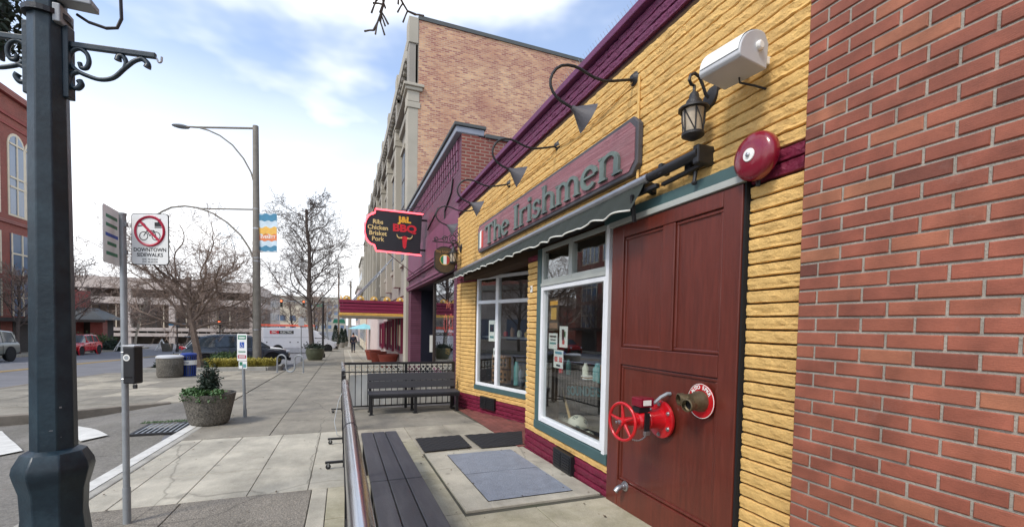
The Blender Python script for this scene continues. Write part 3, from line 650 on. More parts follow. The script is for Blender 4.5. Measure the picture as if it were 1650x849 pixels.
# yellow courses above the openings: near ones first so that the biggest become single parts
z0 = 2.36+PIT/2
for k in range(17):
    z = z0+k*PIT
    if z+PIT/2 <= WT+.02: course(1.605, 8.93, z, 'yellow')
for k in range(31):                       # strip beside the door
    z = 2.205-PIT/2-k*PIT
    if z > -.12: course(1.605, 1.925, z, 'yellow')
for k in range(2): course(1.605, 1.925, 2.21+PIT/2+k*PIT, 'maroon')
course(3.29, 5.195, .09+PIT/2-.002, 'yellow', maxL=.75)
for z in (.09-PIT/2-.002, .09-PIT*1.5-.002, .09-PIT*2.5-.002, .09-PIT*3.5-.002): course(3.29, 5.195, z, 'maroon', maxL=.75)
for k in range(28):                       # pier by the big window
    z = .165+PIT/2+k*PIT
    course(4.90, 5.195, z, 'yellow' if z < 2.2 else 'maroon')
for k in range(38):                       # far pier, street face
    z = 2.36-PIT/2-k*PIT
    if z > -.42: course(8.585, 8.93, z, 'maroon' if (k < 2 or z < .05) else 'yellow')
# parapet
for k in range(3): course(1.605, 8.93, WT+.02+PIT/2+k*PIT*1.05, 'parapet_purple', maxL=1.1)
pp = MB(); pp.box((XB,1.6,WT),(XB+.25,8.93,3.86)); pp.build('parapet_core', 'joint_maroon', pub)
MB().box((2.13,1.6,3.862),(2.55,8.95,3.93)).build('coping', 'purple_coping', pub, bevel=.008)
# angled entrance wall with window: runs from (2.2,8.6) inwards
A0 = V((2.2, 8.585, 0)); TA = math.atan2(.61, -1.94)   # heading: sin->x, cos->y
al = V((sin(TA), cos(TA), 0)); an = V((al.y, -al.x, 0));  # an points to the street
if an.x > 0: an = -an
def AW(s, z, o=0): p = A0+al*s+an*o; return V((p.x, p.y, z))
LA = 2.55
aw = MB()
def awbox(m, s0, s1, z0, z1, o0, o1): 
    c = (AW(s0, z0)+AW(s1, z1))/2+an*(o0+o1)/2; m.obox(c, al*(s1-s0)/2, an*(o1-o0)/2, V((0,0,(z1-z0)/2))); return m
awbox(aw, 0, .52, -.6, 2.36, -.25, -.012); awbox(aw, .52, LA, -.6, .22, -.25, -.012); awbox(aw, .52, LA, 2.3, 2.6, -.25, -.012)
awbox(aw, 2.1, LA, .22, 2.3, -.25, -.012)
aw.build('entry_wall', 'joint_yellow', pub)
thA = TA
def acourse(s0, s1, z, mat): 
    th = math.atan2(al.x, al.y); L = s1-s0; c = AW((s0+s1)/2, z)
    n = max(1, round(L/.8))
    for i in range(n):
        a = s0+L*i/n; b = s0+L*(i+1)/n; Lr = round(b-a-.003, 2); me = block(Lr if Lr <= .45 else round(Lr/.05)*.05, mat, random.randrange(5)); c = AW((a+b)/2, z)
        ang = math.atan2(-an.y, -an.x)
        if nb[0] >= 296:
            R4 = Matrix.Translation(c) @ Matrix.Rotation(ang, 4, 'Z'); far_rest.setdefault(mat, MB()).add([tuple(R4 @ p.co) for p in me.vertices], [tuple(p.vertices) for p in me.polygons])
        else: nb[0] += 1; share('stone_block', me, pub, c, (0, 0, ang))
for k in range(38):
    z = 2.36-PIT/2-k*PIT
    if z < -.42: break
    mt = 'maroon' if (k < 2 or z < .05) else 'yellow'
    if z < .21: acourse(.015, LA-.02, z, mt)
    else: acourse(.015, .51, z, mt)
for mt, m in far_rest.items(): m.build('stone_blocks_far', mt, pub, kind='stuff', fix=False)
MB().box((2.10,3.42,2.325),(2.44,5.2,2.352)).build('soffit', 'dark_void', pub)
MB().box((2.172,3.42,2.352),(2.205,8.5,2.50)).build('awning_shadow_board', 'dark_void', pub)  # black header board; its black also paints in the shadow under the awning
# plain returns behind the entrance and roof so that it holds from other places
MB().box((3.02,5.4,-.5),(3.1,6.3,2.6)).build('entry_door', 'door_wood', pub)
MB().box((2.5,-1,3.2),(14,8.9,3.5)).build('roof', 'far_dark', pub)
MB().box((2.2+.28,1.62,2.62),(7,8.9,2.7)).build('ceiling', 'inside_wall', pub)
inn = MB(); inn.box((2.46,3.3,-.3),(7,8.9,-.25)); inn.build('interior_floor', 'inside_floor', pub)
MB().box((6.0,2,-.3),(6.1,8.9,2.7)).build('interior_back', 'inside_wall', pub)
MB().box((2.47,3.20,-.3),(6,3.28,2.7)).build('interior_side', 'inside_wall', pub)
MB().box((2.47,8.82,-.3),(6,8.90,2.7)).build('interior_far', 'inside_wall', pub)
# ---------- windows
def bar_between(m, p, q, w, d): m.bar(p, q, w, d, up=(1,0,0)); return m
def window(org, along, nrm, W, rails, mull, panes, thick, trim, name='window'):
    """frame in plane: org bottom-left, along unit vector; rails [(s0,s1,z0,z1)]; panes the same"""
    o = V(org); a = V(along); n = V(nrm)
    def bx(m, s0, s1, z0, z1, o0, o1): m.obox(o+a*(s0+s1)/2+V((0,0,(z0+z1)/2))+n*(o0+o1)/2, a*(s1-s0)/2, n*(o1-o0)/2, V((0,0,(z1-z0)/2)))
    root = None
    for i, (s0, s1, z0, z1, o0, o1, mt, nm) in enumerate(rails):
        m = MB(); bx(m, s0, s1, z0, z1, o0, o1)
        if root is None: root = m.build('window', mt, pub, bevel=.004)
        else: m.build(nm, mt, root, bevel=.004)
    for (s0, s1, z0, z1, off, mt) in panes:
        m = MB(); bx(m, s0, s1, z0, z1, off-.003, off+.003); m.build('pane', mt, root)
    return root
# big window: along -Y (left to right seen from the street)
W = 1.42
wf = 'white_frame'; gf = 'grey_frame'
R_ = [(0,.055,.27,1.845,-.06,.012,wf,'stile'),(W-.075,W-.02,.27,1.845,-.06,.012,wf,'stile'),(.055,W-.075,.27,.325,-.06,.010,wf,'rail'),(.055,W-.075,1.80,1.845,-.06,.010,wf,'rail'),
      (W-.018,W+.03,.255,2.31,-.06,.03,wf,'jamb'),
      (0,W-.02,1.848,1.885,-.06,.02,gf,'transom'),(0,.05,1.887,2.30,-.06,.008,gf,'stile'),(.66,.735,1.887,2.30,-.06,.008,gf,'mullion'),(W-.07,W-.02,1.887,2.30,-.06,.008,gf,'stile'),
      (.05,.66,1.887,1.93,-.06,.006,gf,'rail'),(.735,W-.07,1.887,1.93,-.06,.006,gf,'rail'),(.05,.66,2.255,2.30,-.06,.006,gf,'rail'),(.735,W-.07,2.255,2.30,-.06,.006,gf,'rail'),
      (-.105,-.003,.17,2.30,-.05,.016,'trim_green','casing'),(-.105,W+.06,.168,.262,-.05,.026,'trim_green','sill')]
PN = [(.05,W-.07,.32,1.805,-.025,'glass'),(.045,.665,1.925,2.26,-.025,'glass'),(.73,W-.065,1.925,2.26,-.025,'glass')]
window((XW-.004, 4.79, 0), (0,-1,0), (-1,0,0), W, R_, None, PN, .05, None)
# angled window
s0w, Lw = .55, 1.55
R2 = [(0,.05,.27,2.28,-.06,.010,wf,'stile'),(.60,.68,.27,2.28,-.06,.012,wf,'mullion'),(Lw-.05,Lw,.27,2.28,-.06,.010,wf,'stile'),
      (.05,.60,.27,.32,-.06,.008,wf,'rail'),(.68,Lw-.05,.27,.32,-.06,.008,wf,'rail'),(.05,.60,1.78,1.84,-.06,.008,wf,'rail'),(.68,Lw-.05,1.78,1.84,-.06,.008,wf,'rail'),(.05,.60,2.23,2.28,-.06,.008,wf,'rail'),(.68,Lw-.05,2.23,2.28,-.06,.008,wf,'rail'),
      (-.03,Lw+.04,.185,.266,-.05,.028,'trim_green','sill')]
P2 = [(.045,.605,.315,1.785,-.025,'glass'),(.675,Lw-.045,.315,1.785,-.025,'glass'),(.045,.605,1.835,2.235,-.025,'glass'),(.675,Lw-.045,1.835,2.235,-.025,'glass')]
window(AW(s0w, 0), al, an, Lw, R2, None, P2, .05, None)
# vents in the base
def vent(o, a, n, w, h):
    o, a, n = V(o), V(a), V(n)
    m = MB(); m.obox(o+V((0,0,h/2))+n*.0, a*w/2, n*.03, V((0,0,h/2))); r = m.build('vent', 'black_metal', pub, bevel=.004)
    for sgn in (-1, 1):
        for k in range(6):
            m = MB(); c = o+a*sgn*w*.245+V((0,0,h*(.16+.136*k)))+n*.034; m.obox(c, a*w*.2, n*.004, V((0,0,h*.042))); m.build('louvre', 'black_metal', r)
vent((XW-.03, 4.09, -.115), (0,1,0), (-1,0,0), .40, .20)
c = AW(1.0, -.135, .03); vent(c, al, an, .44, .22)
# street number plate on the pier
m = MB(); m.box((2.165,5.02,1.80),(2.18,5.07,1.88)); m.build('number_plate', 'white_plastic', pub, bevel=.004)
lettering('9', .06, (2.163,5.045,1.84), (0,-1,0), (0,0,1), 'ink', pub)
# ---------- doors (boxed proud of the wall)
DX = 2.15; dY0, dY1, dZ0, dZ1 = 1.945, 3.265, -.10, 2.225
door = MB().box((DX+.022, dY0, dZ0), (DX+.2, dY1, dZ1)).build('door', 'door_wood', pub)
def dpart(y0, y1, z0, z1, nm, x0=DX, mt='door_wood', bev=.005): return MB().box((x0, y0, z0), (x0+.03, y1, z1)).build(nm, mt, door, bevel=bev)
dpart(dY0, 2.085, dZ0, dZ1, 'stile'); dpart(3.105, dY1, dZ0, dZ1, 'stile')
dpart(2.087, 3.103, 2.125, dZ1, 'rail'); dpart(2.087, 3.103, 1.085, 1.225, 'rail'); dpart(2.087, 3.103, dZ0, .125, 'rail'); dpart(2.50, 2.625, 1.227, 2.123, 'mullion')
for y0, y1, z0, z1 in ((2.09,2.497,1.23,2.12),(2.628,3.10,1.23,2.12),(2.09,3.10,.13,1.08)):
    w_ = .022
    for (a0, a1, b0, b1) in ((y0,y1,z0,z0+w_),(y0,y1,z1-w_,z1),(y0,y0+w_,z0+w_,z1-w_),(y1-w_,y1,z0+w_,z1-w_)): dpart(a0, a1, b0, b1, 'moulding', DX+.011, bev=.006)
MB().box((2.16,1.928,-.1),(2.3,1.943,2.24)).build('door_gap', 'dark_void', pub)
MB().box((2.135,1.93,2.232),(2.30,3.30,2.275)).build('door_flashing', 'grey_frame', pub, bevel=.003)
MB().box((2.15,1.93,2.278),(2.30,3.40,2.352)).build('door_head', 'trim_green', pub, bevel=.003)
# ---------- things seen through the windows
def on_glass(nm, y0, y1, z0, z1, lab, mt='paper', grp=None, art=None):
    t = thing(nm, (2.2, (y0+y1)/2, z0), lab, 'poster', grp); MB().box((2.238,y0,z0),(2.2395,y1,z1)).build('sheet', mt, t)
    for (a0, a1, b0, b1, am) in (art or []): 
        MB().box((2.2365,y1-(y1-y0)*a1,z0+(z1-z0)*b0),(2.2376,y1-(y1-y0)*a0,z0+(z1-z0)*b1)).build('print', am, t)
    return t
on_glass('window_poster', 4.43, 4.66, 1.335, 1.70, 'tall dark gold-and-brown poster inside the big pub window', 'umber', art=[(.08,.92,.80,.93,'yellow_text'),(.2,.8,.35,.72,'gold'),(.08,.92,.08,.25,'card_brown')])
on_glass('window_notice', 4.44, 4.66, 1.13, 1.31, 'white notice with dark lines of text below the gold poster', art=[(.12,.88,.74,.84,'ink'),(.2,.8,.55,.62,'ink'),(.12,.88,.3,.42,'teal_tin')])
on_glass('bird_poster', 4.20, 4.39, 1.16, 1.39, 'white poster with a coloured bird-like print in the big window', art=[(.3,.6,.35,.85,'ink'),(.5,.75,.5,.75,'flag_green'),(.35,.65,.15,.35,'flag_orange')])
on_glass('rules_notice', 4.29, 4.52, .925, 1.125, 'white notice with two red rings low in the big window', art=[(.15,.85,.78,.92,'teal_tin'),(.1,.42,.35,.62,'flag_orange'),(.58,.9,.35,.62,'flag_orange'),(.3,.7,.1,.2,'ink')])
on_glass('purple_card', 3.44, 3.53, 1.16, 1.36, 'small purple card in the corner of the big window by the doors', 'purple_flat', art=[(.15,.85,.5,.8,'yellow_text')])
def on_aglass(nm, s0, s1, z0, z1, lab, art):
    t = thing(nm, AW((s0+s1)/2, z0), lab, 'poster'); m = MB(); awbox(m, s0, s1, z0, z1, -.034, -.032); m.build('sheet', 'paper', t)
    for (a0, a1, b0, b1, am) in art:
        m = MB(); awbox(m, s0+(s1-s0)*a0, s0+(s1-s0)*a1, z0+(z1-z0)*b0, z0+(z1-z0)*b1, -.031, -.0295); m.build('print', am, t)
on_aglass('heart_poster', .90, 1.09, 1.10, 1.48, 'white poster with a dark heart print in the angled entrance window', [(.15,.85,.45,.8,'ink'),(.35,.65,.52,.7,'flag_orange'),(.2,.8,.15,.25,'teal_tin')])
on_aglass('opening_notice', 1.05, 1.15, .82, .98, 'small white notice above the bottles in the angled entrance window', [(.2,.8,.3,.7,'ink')])
# ledge, bar and objects in the big window
ld = thing('window_bar', (2.7, 4.0, -.25), 'dark wooden bar ledge behind the big pub window', 'bar ledge')
MB().box((2.30,3.42,.80),(2.75,4.78,.84)).build('top', 'wood_dark', ld, bevel=.006)
for y in (3.4, 4.1, 4.75): MB().box((2.65,y-.03,-.25),(2.71,y+.03,.80)).build('leg', 'wood_dark', ld)
t = thing('window_display', (2.6, 4.0, -.25), 'low brown display plinth under the balls in the big pub window', 'plinth'); MB().box((2.465,3.32,-.25),(2.80,5.19,.065)).build('box', 'card_brown', t)
def ball(y, z, r, lab, x=2.60):
    b = thing('ball', (x, y, z-r), lab, 'ball'); MB().sph((x,y,z), r, 16, 10).build('shell', 'ball_white', b, smooth=60)
    ph = 1.618; ico = [(0,a,b*ph) for a in (-1,1) for b in (-1,1)]+[(a,b*ph,0) for a in (-1,1) for b in (-1,1)]+[(a*ph,0,b) for a in (-1,1) for b in (-1,1)]
    for k, q in enumerate(ico):
        d = (Matrix.Rotation(y*7, 3, 'X') @ Matrix.Rotation(y*5, 3, 'Z') @ V(q)).normalized(); MB().lathe([(0.001,r*.99),(r*.26,r*.972),(r*.27,r*.955)], (x,y,z), d, 6).build('patch', 'letter_green', b, smooth=40)
BXX = 2.37
ball(4.98, .18, .12, 'green-patched white football beside the wooden bat in the window'); ball(4.58, .22, .13, 'large white football with dark patches in the window'); ball(4.33, .14, .075, 'small white ball in front of the doors end of the window')
t = thing('hockey_stick', (2.6, 4.3, .3), 'pale wooden stick leaning in the big pub window', 'stick'); MB().tube([(2.60,5.0,.62),(2.55,4.55,.10)], [.012,.022], 8).build('shaft', 'pale_wood', t, smooth=40)
t = thing('club_banner', (2.75, 3.8, .55), 'pale lettered club board hanging under the bar ledge', 'board')
lettering('SOUNDERS', .15, (2.54,4.36,.66), (0,-.98,.12), (0,.12,.98), 'teal_tin', t, bold=.004, ext=.004)
MB().obox((2.555,4.36,.66), (.004,0,0), V((0,-.98,.12))*.44, V((0,.12,.98))*.085).build('board', 'inside_wall', t)
for i, (y, h, r, mt, nm, lab) in enumerate(((4.5,.17,.03,'teal_tin','tin','teal tin on the window bar ledge'),(4.12,.16,.035,'ball_white','candle_jar','white jar on the window bar ledge'),(3.88,.18,.05,'teal_tin','tin','wide teal tin on the window bar ledge next to the stack of cards'),(4.68,.2,.03,'car_red','bottle','red bottle on the window bar ledge'))):
    MB().lathe([(r,0),(r,h*.7),(r*.6,h*.85),(r*.5,h)], (2.42,y,.842), n=10).build(nm, mt, label=lab, cat=nm.replace('_',' '), smooth=50)
for k in range(3): MB().box((2.35,3.98+.01*k,.842+.012*k),(2.46,4.07+.012*k,.853+.012*k)).build('card_stack', ('paper','card_brown','paper')[k], label=('lowest','middle','topmost')[k]+' card of the small stack on the window bar ledge', cat='card')
# bottle carriers in the angled window
sh = MB(); awbox(sh, .56, 2.05, -.2, .33, -.62, -.1); sh.build('display_shelf', 'wood_dark', label='dark display shelf inside the angled entrance window', cat='shelf')
sh = MB(); awbox(sh, .56, 2.05, 1.16, 1.19, -.5, -.12); sh.build('glass_shelf', 'steel', label='thin upper shelf across the angled entrance window', cat='shelf')
for i in range(4):
    s = .78+i*.12
    for q, lev in enumerate((.335, .60)):
        c = thing('bottle_carton', AW(s, lev, -.3), ('lower' if q == 0 else 'upper')+' brown bottle carton in the row inside the angled window', 'carton', ('lower' if q == 0 else 'upper')+' row of cartons in the angled window')
        m = MB(); awbox(m, s-.05, s+.05, lev, lev+.24, -.34, -.24); m.build('carton', 'card_brown', c)
        for dz in (.07, .16): 
            m = MB(); m.lathe([(.028,0),(.028,.004)], AW(s, lev+dz, -.24), an, 10); m.build('print', 'ink', c)
for i, (s, h, mt, lab) in enumerate(((1.42,.42,'teal_tin','tall teal canister inside the angled entrance window'),(1.55,.3,'car_navy','dark canister inside the angled entrance window next to the teal one'),(1.75,.36,'teal_tin','teal canister at the inner end of the angled window'))):
    MB().lathe([(.05,0),(.05,h*.8),(.03,h*.88),(.03,h)], AW(s,.335,-.28), n=12).build('canister', mt, label=lab, cat='canister', smooth=40)
for i in range(6):
    s_ = .66+i*.2; h = (.10,.14,.09,.16,.12,.10)[i]; mt = ('ball_white','teal_tin','car_red','card_brown','ball_white','gold')[i]
    MB().lathe([(.04,0),(.045,h*.7),(.03,h*.85),(.025,h)], AW(s_,1.192,-.3), n=12).build('shelf_jar', mt, label=('white','teal','red','brown','second white','gold')[i]+' jar on the thin upper shelf of the angled window', cat='jar', smooth=40)
for i in range(5):
    y = 3.5+i*.055; h = (.16,.19,.15,.18,.17)[i]; MB().box((2.34,y,.842),(2.46,y+.045,.842+h)).build('book', ('car_navy','sign_red','flag_green','card_brown','teal_tin')[i], label=('navy','red','green','brown','teal')[i]+' book standing on the window bar ledge by the doors', cat='book', bevel=.003)
# ================================================================== FIXTURES ON THE PUB
UY, UZ = V((0,-1,0)), V((0,0,1))
def slabserif(txt):
    """glyph strokes in em units: ('l',x0,y0,x1,y1,w) and ('a',cx,cy,rx,ry,a0,a1,w)"""
    G = {
     'T': (.82, [('l',.41,0,.41,.94,.16),('l',.03,.93,.79,.93,.11),('l',.06,.74,.06,.98,.06),('l',.76,.74,.76,.98,.06),('l',.26,.03,.56,.03,.06)]),
     'I': (.42, [('l',.21,0,.21,1,.16),('l',.05,.03,.37,.03,.06),('l',.05,.97,.37,.97,.06)]),
     'h': (.70, [('l',.14,0,.14,1,.14),('a',.35,.42,.21,.23,190,0,.10),('l',.56,0,.56,.43,.14),('l',.03,.03,.27,.03,.06),('l',.45,.03,.69,.03,.06),('l',.03,.97,.14,.97,.06)]),
     'n': (.70, [('l',.14,0,.14,.68,.14),('a',.35,.42,.21,.23,190,0,.10),('l',.56,0,.56,.43,.14),('l',.03,.03,.27,.03,.06),('l',.45,.03,.69,.03,.06),('l',.03,.65,.14,.65,.06)]),
     'm': (1.04, [('l',.14,0,.14,.68,.14),('a',.32,.42,.18,.23,190,0,.10),('l',.52,0,.52,.43,.14),('a',.70,.42,.18,.23,180,0,.10),('l',.90,0,.90,.43,.14),('l',.03,.03,.25,.03,.06),('l',.41,.03,.63,.03,.06),('l',.79,.03,1.02,.03,.06),('l',.03,.65,.14,.65,.06)]),
     'e': (.60, [('a',.30,.335,.23,.30,8,318,.12),('l',.12,.36,.50,.36,.06)]),
     'r': (.50, [('l',.14,0,.14,.68,.14),('a',.36,.45,.21,.20,170,50,.09),('l',.03,.03,.29,.03,.06),('l',.03,.65,.14,.65,.06)]),
     'i': (.32, [('l',.16,0,.16,.68,.14),('l',.03,.03,.29,.03,.06),('l',.04,.65,.16,.65,.06),('l',.16,.80,.16,.94,.14)]),
     's': (.52, [('a',.26,.49,.16,.15,20,265,.10),('a',.25,.19,.17,.15,85,-160,.11),('l',.42,.46,.42,.62,.05),('l',.08,.05,.08,.2,.05)]),
     ' ': (.30, [])}
    x = 0; res = []
    for ch in txt: w_, st = G[ch]; res.append((ch, x, st)); x += w_
    return res, x
ps = thing('pub_sign', (2.13, 5.1, 2.60), 'long maroon wooden fascia sign reading The Irishmen in green raised letters', 'sign')
sx0 = 2.135; yN, yF, zB, zT = 2.93, 7.30, 2.595, 3.055; ch = .07
outer = [(-(yF)+.0, zB+ch), (-yF+ch, zB), (-yN-ch, zB), (-yN, zB+ch), (-yN, zT-ch), (-yN-ch, zT), (-yF+ch, zT), (-yF, zT-ch)]
MB().prism(outer, (sx0,0,0), UY, UZ, .05).build('border', 'sign_border', ps, bevel=.008)
def inset(p, d): cx = sum(a for a, b in p)/8; cz = sum(b for a, b in p)/8; return [(a+(d if a < cx else -d), b+(d if b < cz else -d)) for a, b in p]
MB().prism(inset(outer, .035), (sx0-.006,0,0), UY, UZ, .006).build('panel', 'sign_wood', ps)
res, tw = slabserif('The Irishmen'); em = .305; x_start = -6.83; sxl = 3.72/(tw*em)
for ch_, x0_, st in res:
    if not st: continue
    m = MB()
    for q, s in enumerate(st):
        if s[0] == 'l': pts = [(s[1], s[2]), (s[3], s[4])]; w_ = s[5]
        else:
            n = 14; pts = [(s[1]+s[3]*cos(radians(s[5]+(s[6]-s[5])*i/n)), s[2]+s[4]*sin(radians(s[5]+(s[6]-s[5])*i/n))) for i in range(n+1)]; w_ = s[7]
        L_, R2_ = [], []
        for i, p in enumerate(pts):
            a = pts[max(i-1, 0)]; b = pts[min(i+1, len(pts)-1)]; dx, dy = b[0]-a[0], b[1]-a[1]; k = math.hypot(dx, dy); nx_, ny_ = -dy/k*w_/2, dx/k*w_/2
            L_.append((p[0]+nx_, p[1]+ny_)); R2_.append((p[0]-nx_, p[1]-ny_))
        base = 2.655; f_ = lambda p: (x_start+(x0_+p[0])*em*sxl, base+p[1]*em)
        for i in range(len(pts)-1):
            m.prism([f_(L_[i]), f_(R2_[i]), f_(R2_[i+1]), f_(L_[i+1])], (sx0-.030-.0006*q-.0002*(i % 2),0,0), UY, UZ, .0235)
    m.build('letter', 'letter_green', ps)
for k, mt in enumerate(('flag_green', 'paper', 'flag_orange')):
    MB().prism([(-7.24+.09*k, 2.66), (-7.15+.09*k, 2.66+.0), (-7.15+.09*k, 2.93+.02*sin(k*2)), (-7.24+.09*k, 2.93)], (sx0-.012,0,0), UY, UZ, .005).build('flag_stripe', ('letter_green', 'paper', 'flag_orange')[k], ps)
# ---------- awning
aw_ = thing('awning', (2.05, 5.6, 2.2), 'dark green retracted awning with scalloped white hem above the pub windows', 'awning')
MB().tube([(2.075,2.70,2.475),(2.075,8.62,2.395)], .036, 14).build('roller_tube', 'steel', aw_, smooth=40)
MB().tube([(2.08,2.22,2.487),(2.08,2.698,2.478)], .034, 12).build('roller_end', 'black_metal', aw_, smooth=40)
def fab(a, b):
    y = 2.735+(8.55-2.735)*a; w1 = .012*sin(a*140)*b+.010*sin(a*47+1)*b
    zt = 2.462-(y-2.7)*.0136; zh = 2.235+.0*(y); scal = .022*abs(sin(a*pi*17)) if b > .98 else 0
    return (2.062-.13*b**1.2+w1, y, zt+(zh-zt)*b+scal)
MB().grid(fab, 240, 6).build('canvas_valance', 'canvas', aw_, smooth=60)
MB().tube([V(fab(i/240, 1.0))+V((-.004,0,-.001)) for i in range(241)], .0075, 5).build('hem', 'canvas_edge', aw_, smooth=40)
for y in (2.78, 5.6, 8.4):
    m = MB(); m.bar((2.205,y,2.42-.0136*(y-2.7)),(2.08,y,2.45-.0136*(y-2.7)), .05, .07); m.build('bracket', 'black_metal', aw_, bevel=.005)
m = MB(); m.bar((2.13,2.24,2.43),(2.13,2.62,2.41),.03,.025); m.bar((2.09,2.62,2.40),(2.05,3.6,2.37),.035,.03); m.build('arm', 'black_metal', aw_, bevel=.004)
for a_, b_ in (((2.06,2.21,2.42),(2.2,2.26,2.54)),((2.12,2.34,2.41),(2.2,2.40,2.50)),((2.05,2.54,2.45),(2.13,2.58,2.53))): MB().box(a_, b_).build('gear_bracket', 'black_metal', aw_, bevel=.01)
m = MB(); m.cyl((2.13,2.3,2.40),(2.12,2.3,2.34),.012); m.sph((2.12,2.3,2.33),.018,8,6); m.build('crank_eye', 'black_metal', aw_, smooth=40)
MB().bar((2.0,2.80,2.37),(2.03,2.80,2.17),.02,.03).build('drop_arm', 'black_metal', aw_, bevel=.003)
# ---------- gooseneck lamps
GP = [(2.205,3.389),(1.99,3.330),(1.913,3.313),(1.82,3.318),(1.745,3.339),(1.69,3.358),(1.636,3.366),(1.58,3.362),(1.531,3.347),(1.485,3.312),(1.455,3.267),(1.441,3.225),(1.442,3.182),(1.462,3.140),(1.495,3.106),(1.54,3.082),(1.591,3.065),(1.655,3.043)]
gn = ('gooseneck lamp above the doors end of the fascia sign', 'gooseneck lamp above the middle letters of the fascia sign', 'gooseneck lamp above the first word of the fascia sign', 'gooseneck lamp above the round hanging sign at the far corner')
for i, (y, z) in enumerate(((3.07,3.389),(4.44,3.36),(5.95,3.385),(7.42,3.385))):
    t = thing('gooseneck_lamp', (2.2, y, z), 'grey cone-shaded '+gn[i], 'wall lamp', 'gooseneck lamps over the pub sign')
    dz = z-3.389
    MB().tube([(x, y, zz+dz) for x, zz in GP], .011, 8).build('arm', 'iron', t, smooth=40)
    MB().lathe([(.055,0),(.055,.02),(.04,.03),(.025,.05)], (2.205,y,z), (-1,0,0), 12).build('wall_plate', 'iron', t, smooth=30)
    d = V((.86,-.12,-.42)).normalized()
    MB().lathe([(.018,-.03),(.024,.0),(.118,.125),(.121,.127)], V((1.652,y,3.045+dz)), d, 16, cap=False).build('shade', 'sign_border', t, smooth=30)
    MB().sph(V((1.652,y,3.045+dz))+d*.05, .025, 8, 6).build('bulb', 'white_plastic', t, smooth=40)
# painted conduit between the lamps
t = thing('conduit', (2.18, 5, 2.6), 'thin yellow painted conduit running down beside the fascia sign and between lamps', 'conduit')
MB().tube([(2.175,2.99,3.36),(2.172,2.985,3.0),(2.172,2.97,2.52)], .011, 6).build('drop_pipe', 'yellow', t, smooth=40)
for (a, b, za, zb) in ((3.07,4.44,3.36,3.34),(4.44,5.95,3.33,3.36),(5.95,7.42,3.36,3.36)):
    MB().tube([(2.170, a+(b-a)*k/8, za+(zb-za)*k/8-.06*sin(pi*k/8)) for k in range(9)], .006, 5).build('cable', 'yellow', t, smooth=40)
# ---------- lanterns
def lantern(x, y, z, sc, lab):
    t = thing('wall_lantern', (x, y, z), lab, 'lantern', 'wall lanterns on the pub')
    q = lambda a, b, c: (x+a*sc, y+b*sc, z+c*sc)
    MB().lathe([(.06*sc,0),(.055*sc,.02*sc),(.03*sc,.03*sc)], (x+.15*sc,y,z+.28*sc), (-1,0,0), 10, sy=1.5).build('wall_plate', 'iron', t, smooth=30)
    MB().tube([q(.14,0,.27), q(.10,0,.30), q(.07,0,.36), q(.04,0,.405), q(0,0,.42), q(-.035,0,.40), q(-.045,0,.365), q(-.025,0,.34), q(0,0,.335), q(.0,0,.29)], .011*sc, 7).build('scroll', 'iron', t, smooth=40)
    MB().lathe([(.012*sc,.30*sc),(.03*sc,.28*sc),(.035*sc,.25*sc),(.05*sc,.235*sc),(.055*sc,.21*sc),(.10*sc,.185*sc),(.102*sc,.172*sc),(.02*sc,.17*sc)], (x,y,z), n=14).build('cap', 'iron', t, smooth=40)
    MB().lathe([(.062*sc,.02*sc),(.074*sc,.17*sc)], (x,y,z), n=14, cap=False).build('glass', 'amber_glass', t, smooth=40)
    MB().lathe([(.02*sc,-.03*sc),(.055*sc,-.012*sc),(.075*sc,.0),(.075*sc,.018*sc),(.02*sc,.02*sc)], (x,y,z), n=14).build('base', 'iron', t, smooth=40)
    for k in range(6):
        a = pi/3*k
        m = MB(); m.tube([(x+.077*sc*cos(a), y+.077*sc*sin(a), z+.17*sc), (x+.066*sc*cos(a), y+.066*sc*sin(a), z+.015*sc)], .005*sc, 5); m.build('bar', 'iron', t)
        b = a+pi/3; m = MB(); m.tube([(x+.079*sc*cos(a), y+.079*sc*sin(a), z+.17*sc), (x+.074*sc*cos((a+b)/2), y+.074*sc*sin((a+b)/2), z+.09*sc), (x+.067*sc*cos(b), y+.067*sc*sin(b), z+.015*sc)], .004*sc, 4); m.build('cross_bar', 'iron', t)
lantern(2.05, 2.25, 2.595, .92, 'black carriage lantern with crossed bars beside the white speaker')
lantern(2.03, 8.62, 2.60, 1.05, 'black carriage lantern at the far corner behind the round hanging sign')
# ---------- loudspeaker
sp = thing('wall_speaker', (2.05, 1.9, 2.75), 'grey-white wall speaker with rounded front mounted under the roof edge', 'speaker')
ax = V((-.10, 1, .02)).normalized(); fw = V((-1, -.10, .05)); fw = (fw-ax*fw.dot(ax)).normalized(); upv = ax.cross(fw).normalized()
if upv.z < 0: upv = -upv
sc0 = V((2.00, 1.90, 2.868)); Ls = .128
# flat underside and back, quarter-round grille on top and front
prof = [(-.10,-.085),(-.10,.05),(-.06,.095)]+[(-.06+.18*sin(radians(a)), -.05+.148*cos(radians(a))) for a in range(8, 91, 9)]+[(.12,-.07),(.105,-.085)]
m = MB(); P = [sc0-ax*Ls+fw*a+upv*b for a, b in prof]; Q = [sc0+ax*Ls+fw*a+upv*b for a, b in prof]; k = len(prof)
m.add(P+Q, [tuple(range(k)), tuple(range(2*k-1, k-1, -1))]+[(i, i+k, (i+1) % k+k, (i+1) % k) for i in range(k)]); m.build('cabinet', 'speaker_grey', sp, smooth=35, bevel=.006)
m = MB(); gpf = prof[2:-2]; P = [sc0-ax*Ls*.94+fw*(a*1.02+.002)+upv*(b*1.02+.002) for a, b in gpf]; Q = [sc0+ax*Ls*.94+fw*(a*1.02+.002)+upv*(b*1.02+.002) for a, b in gpf]; k = len(P)
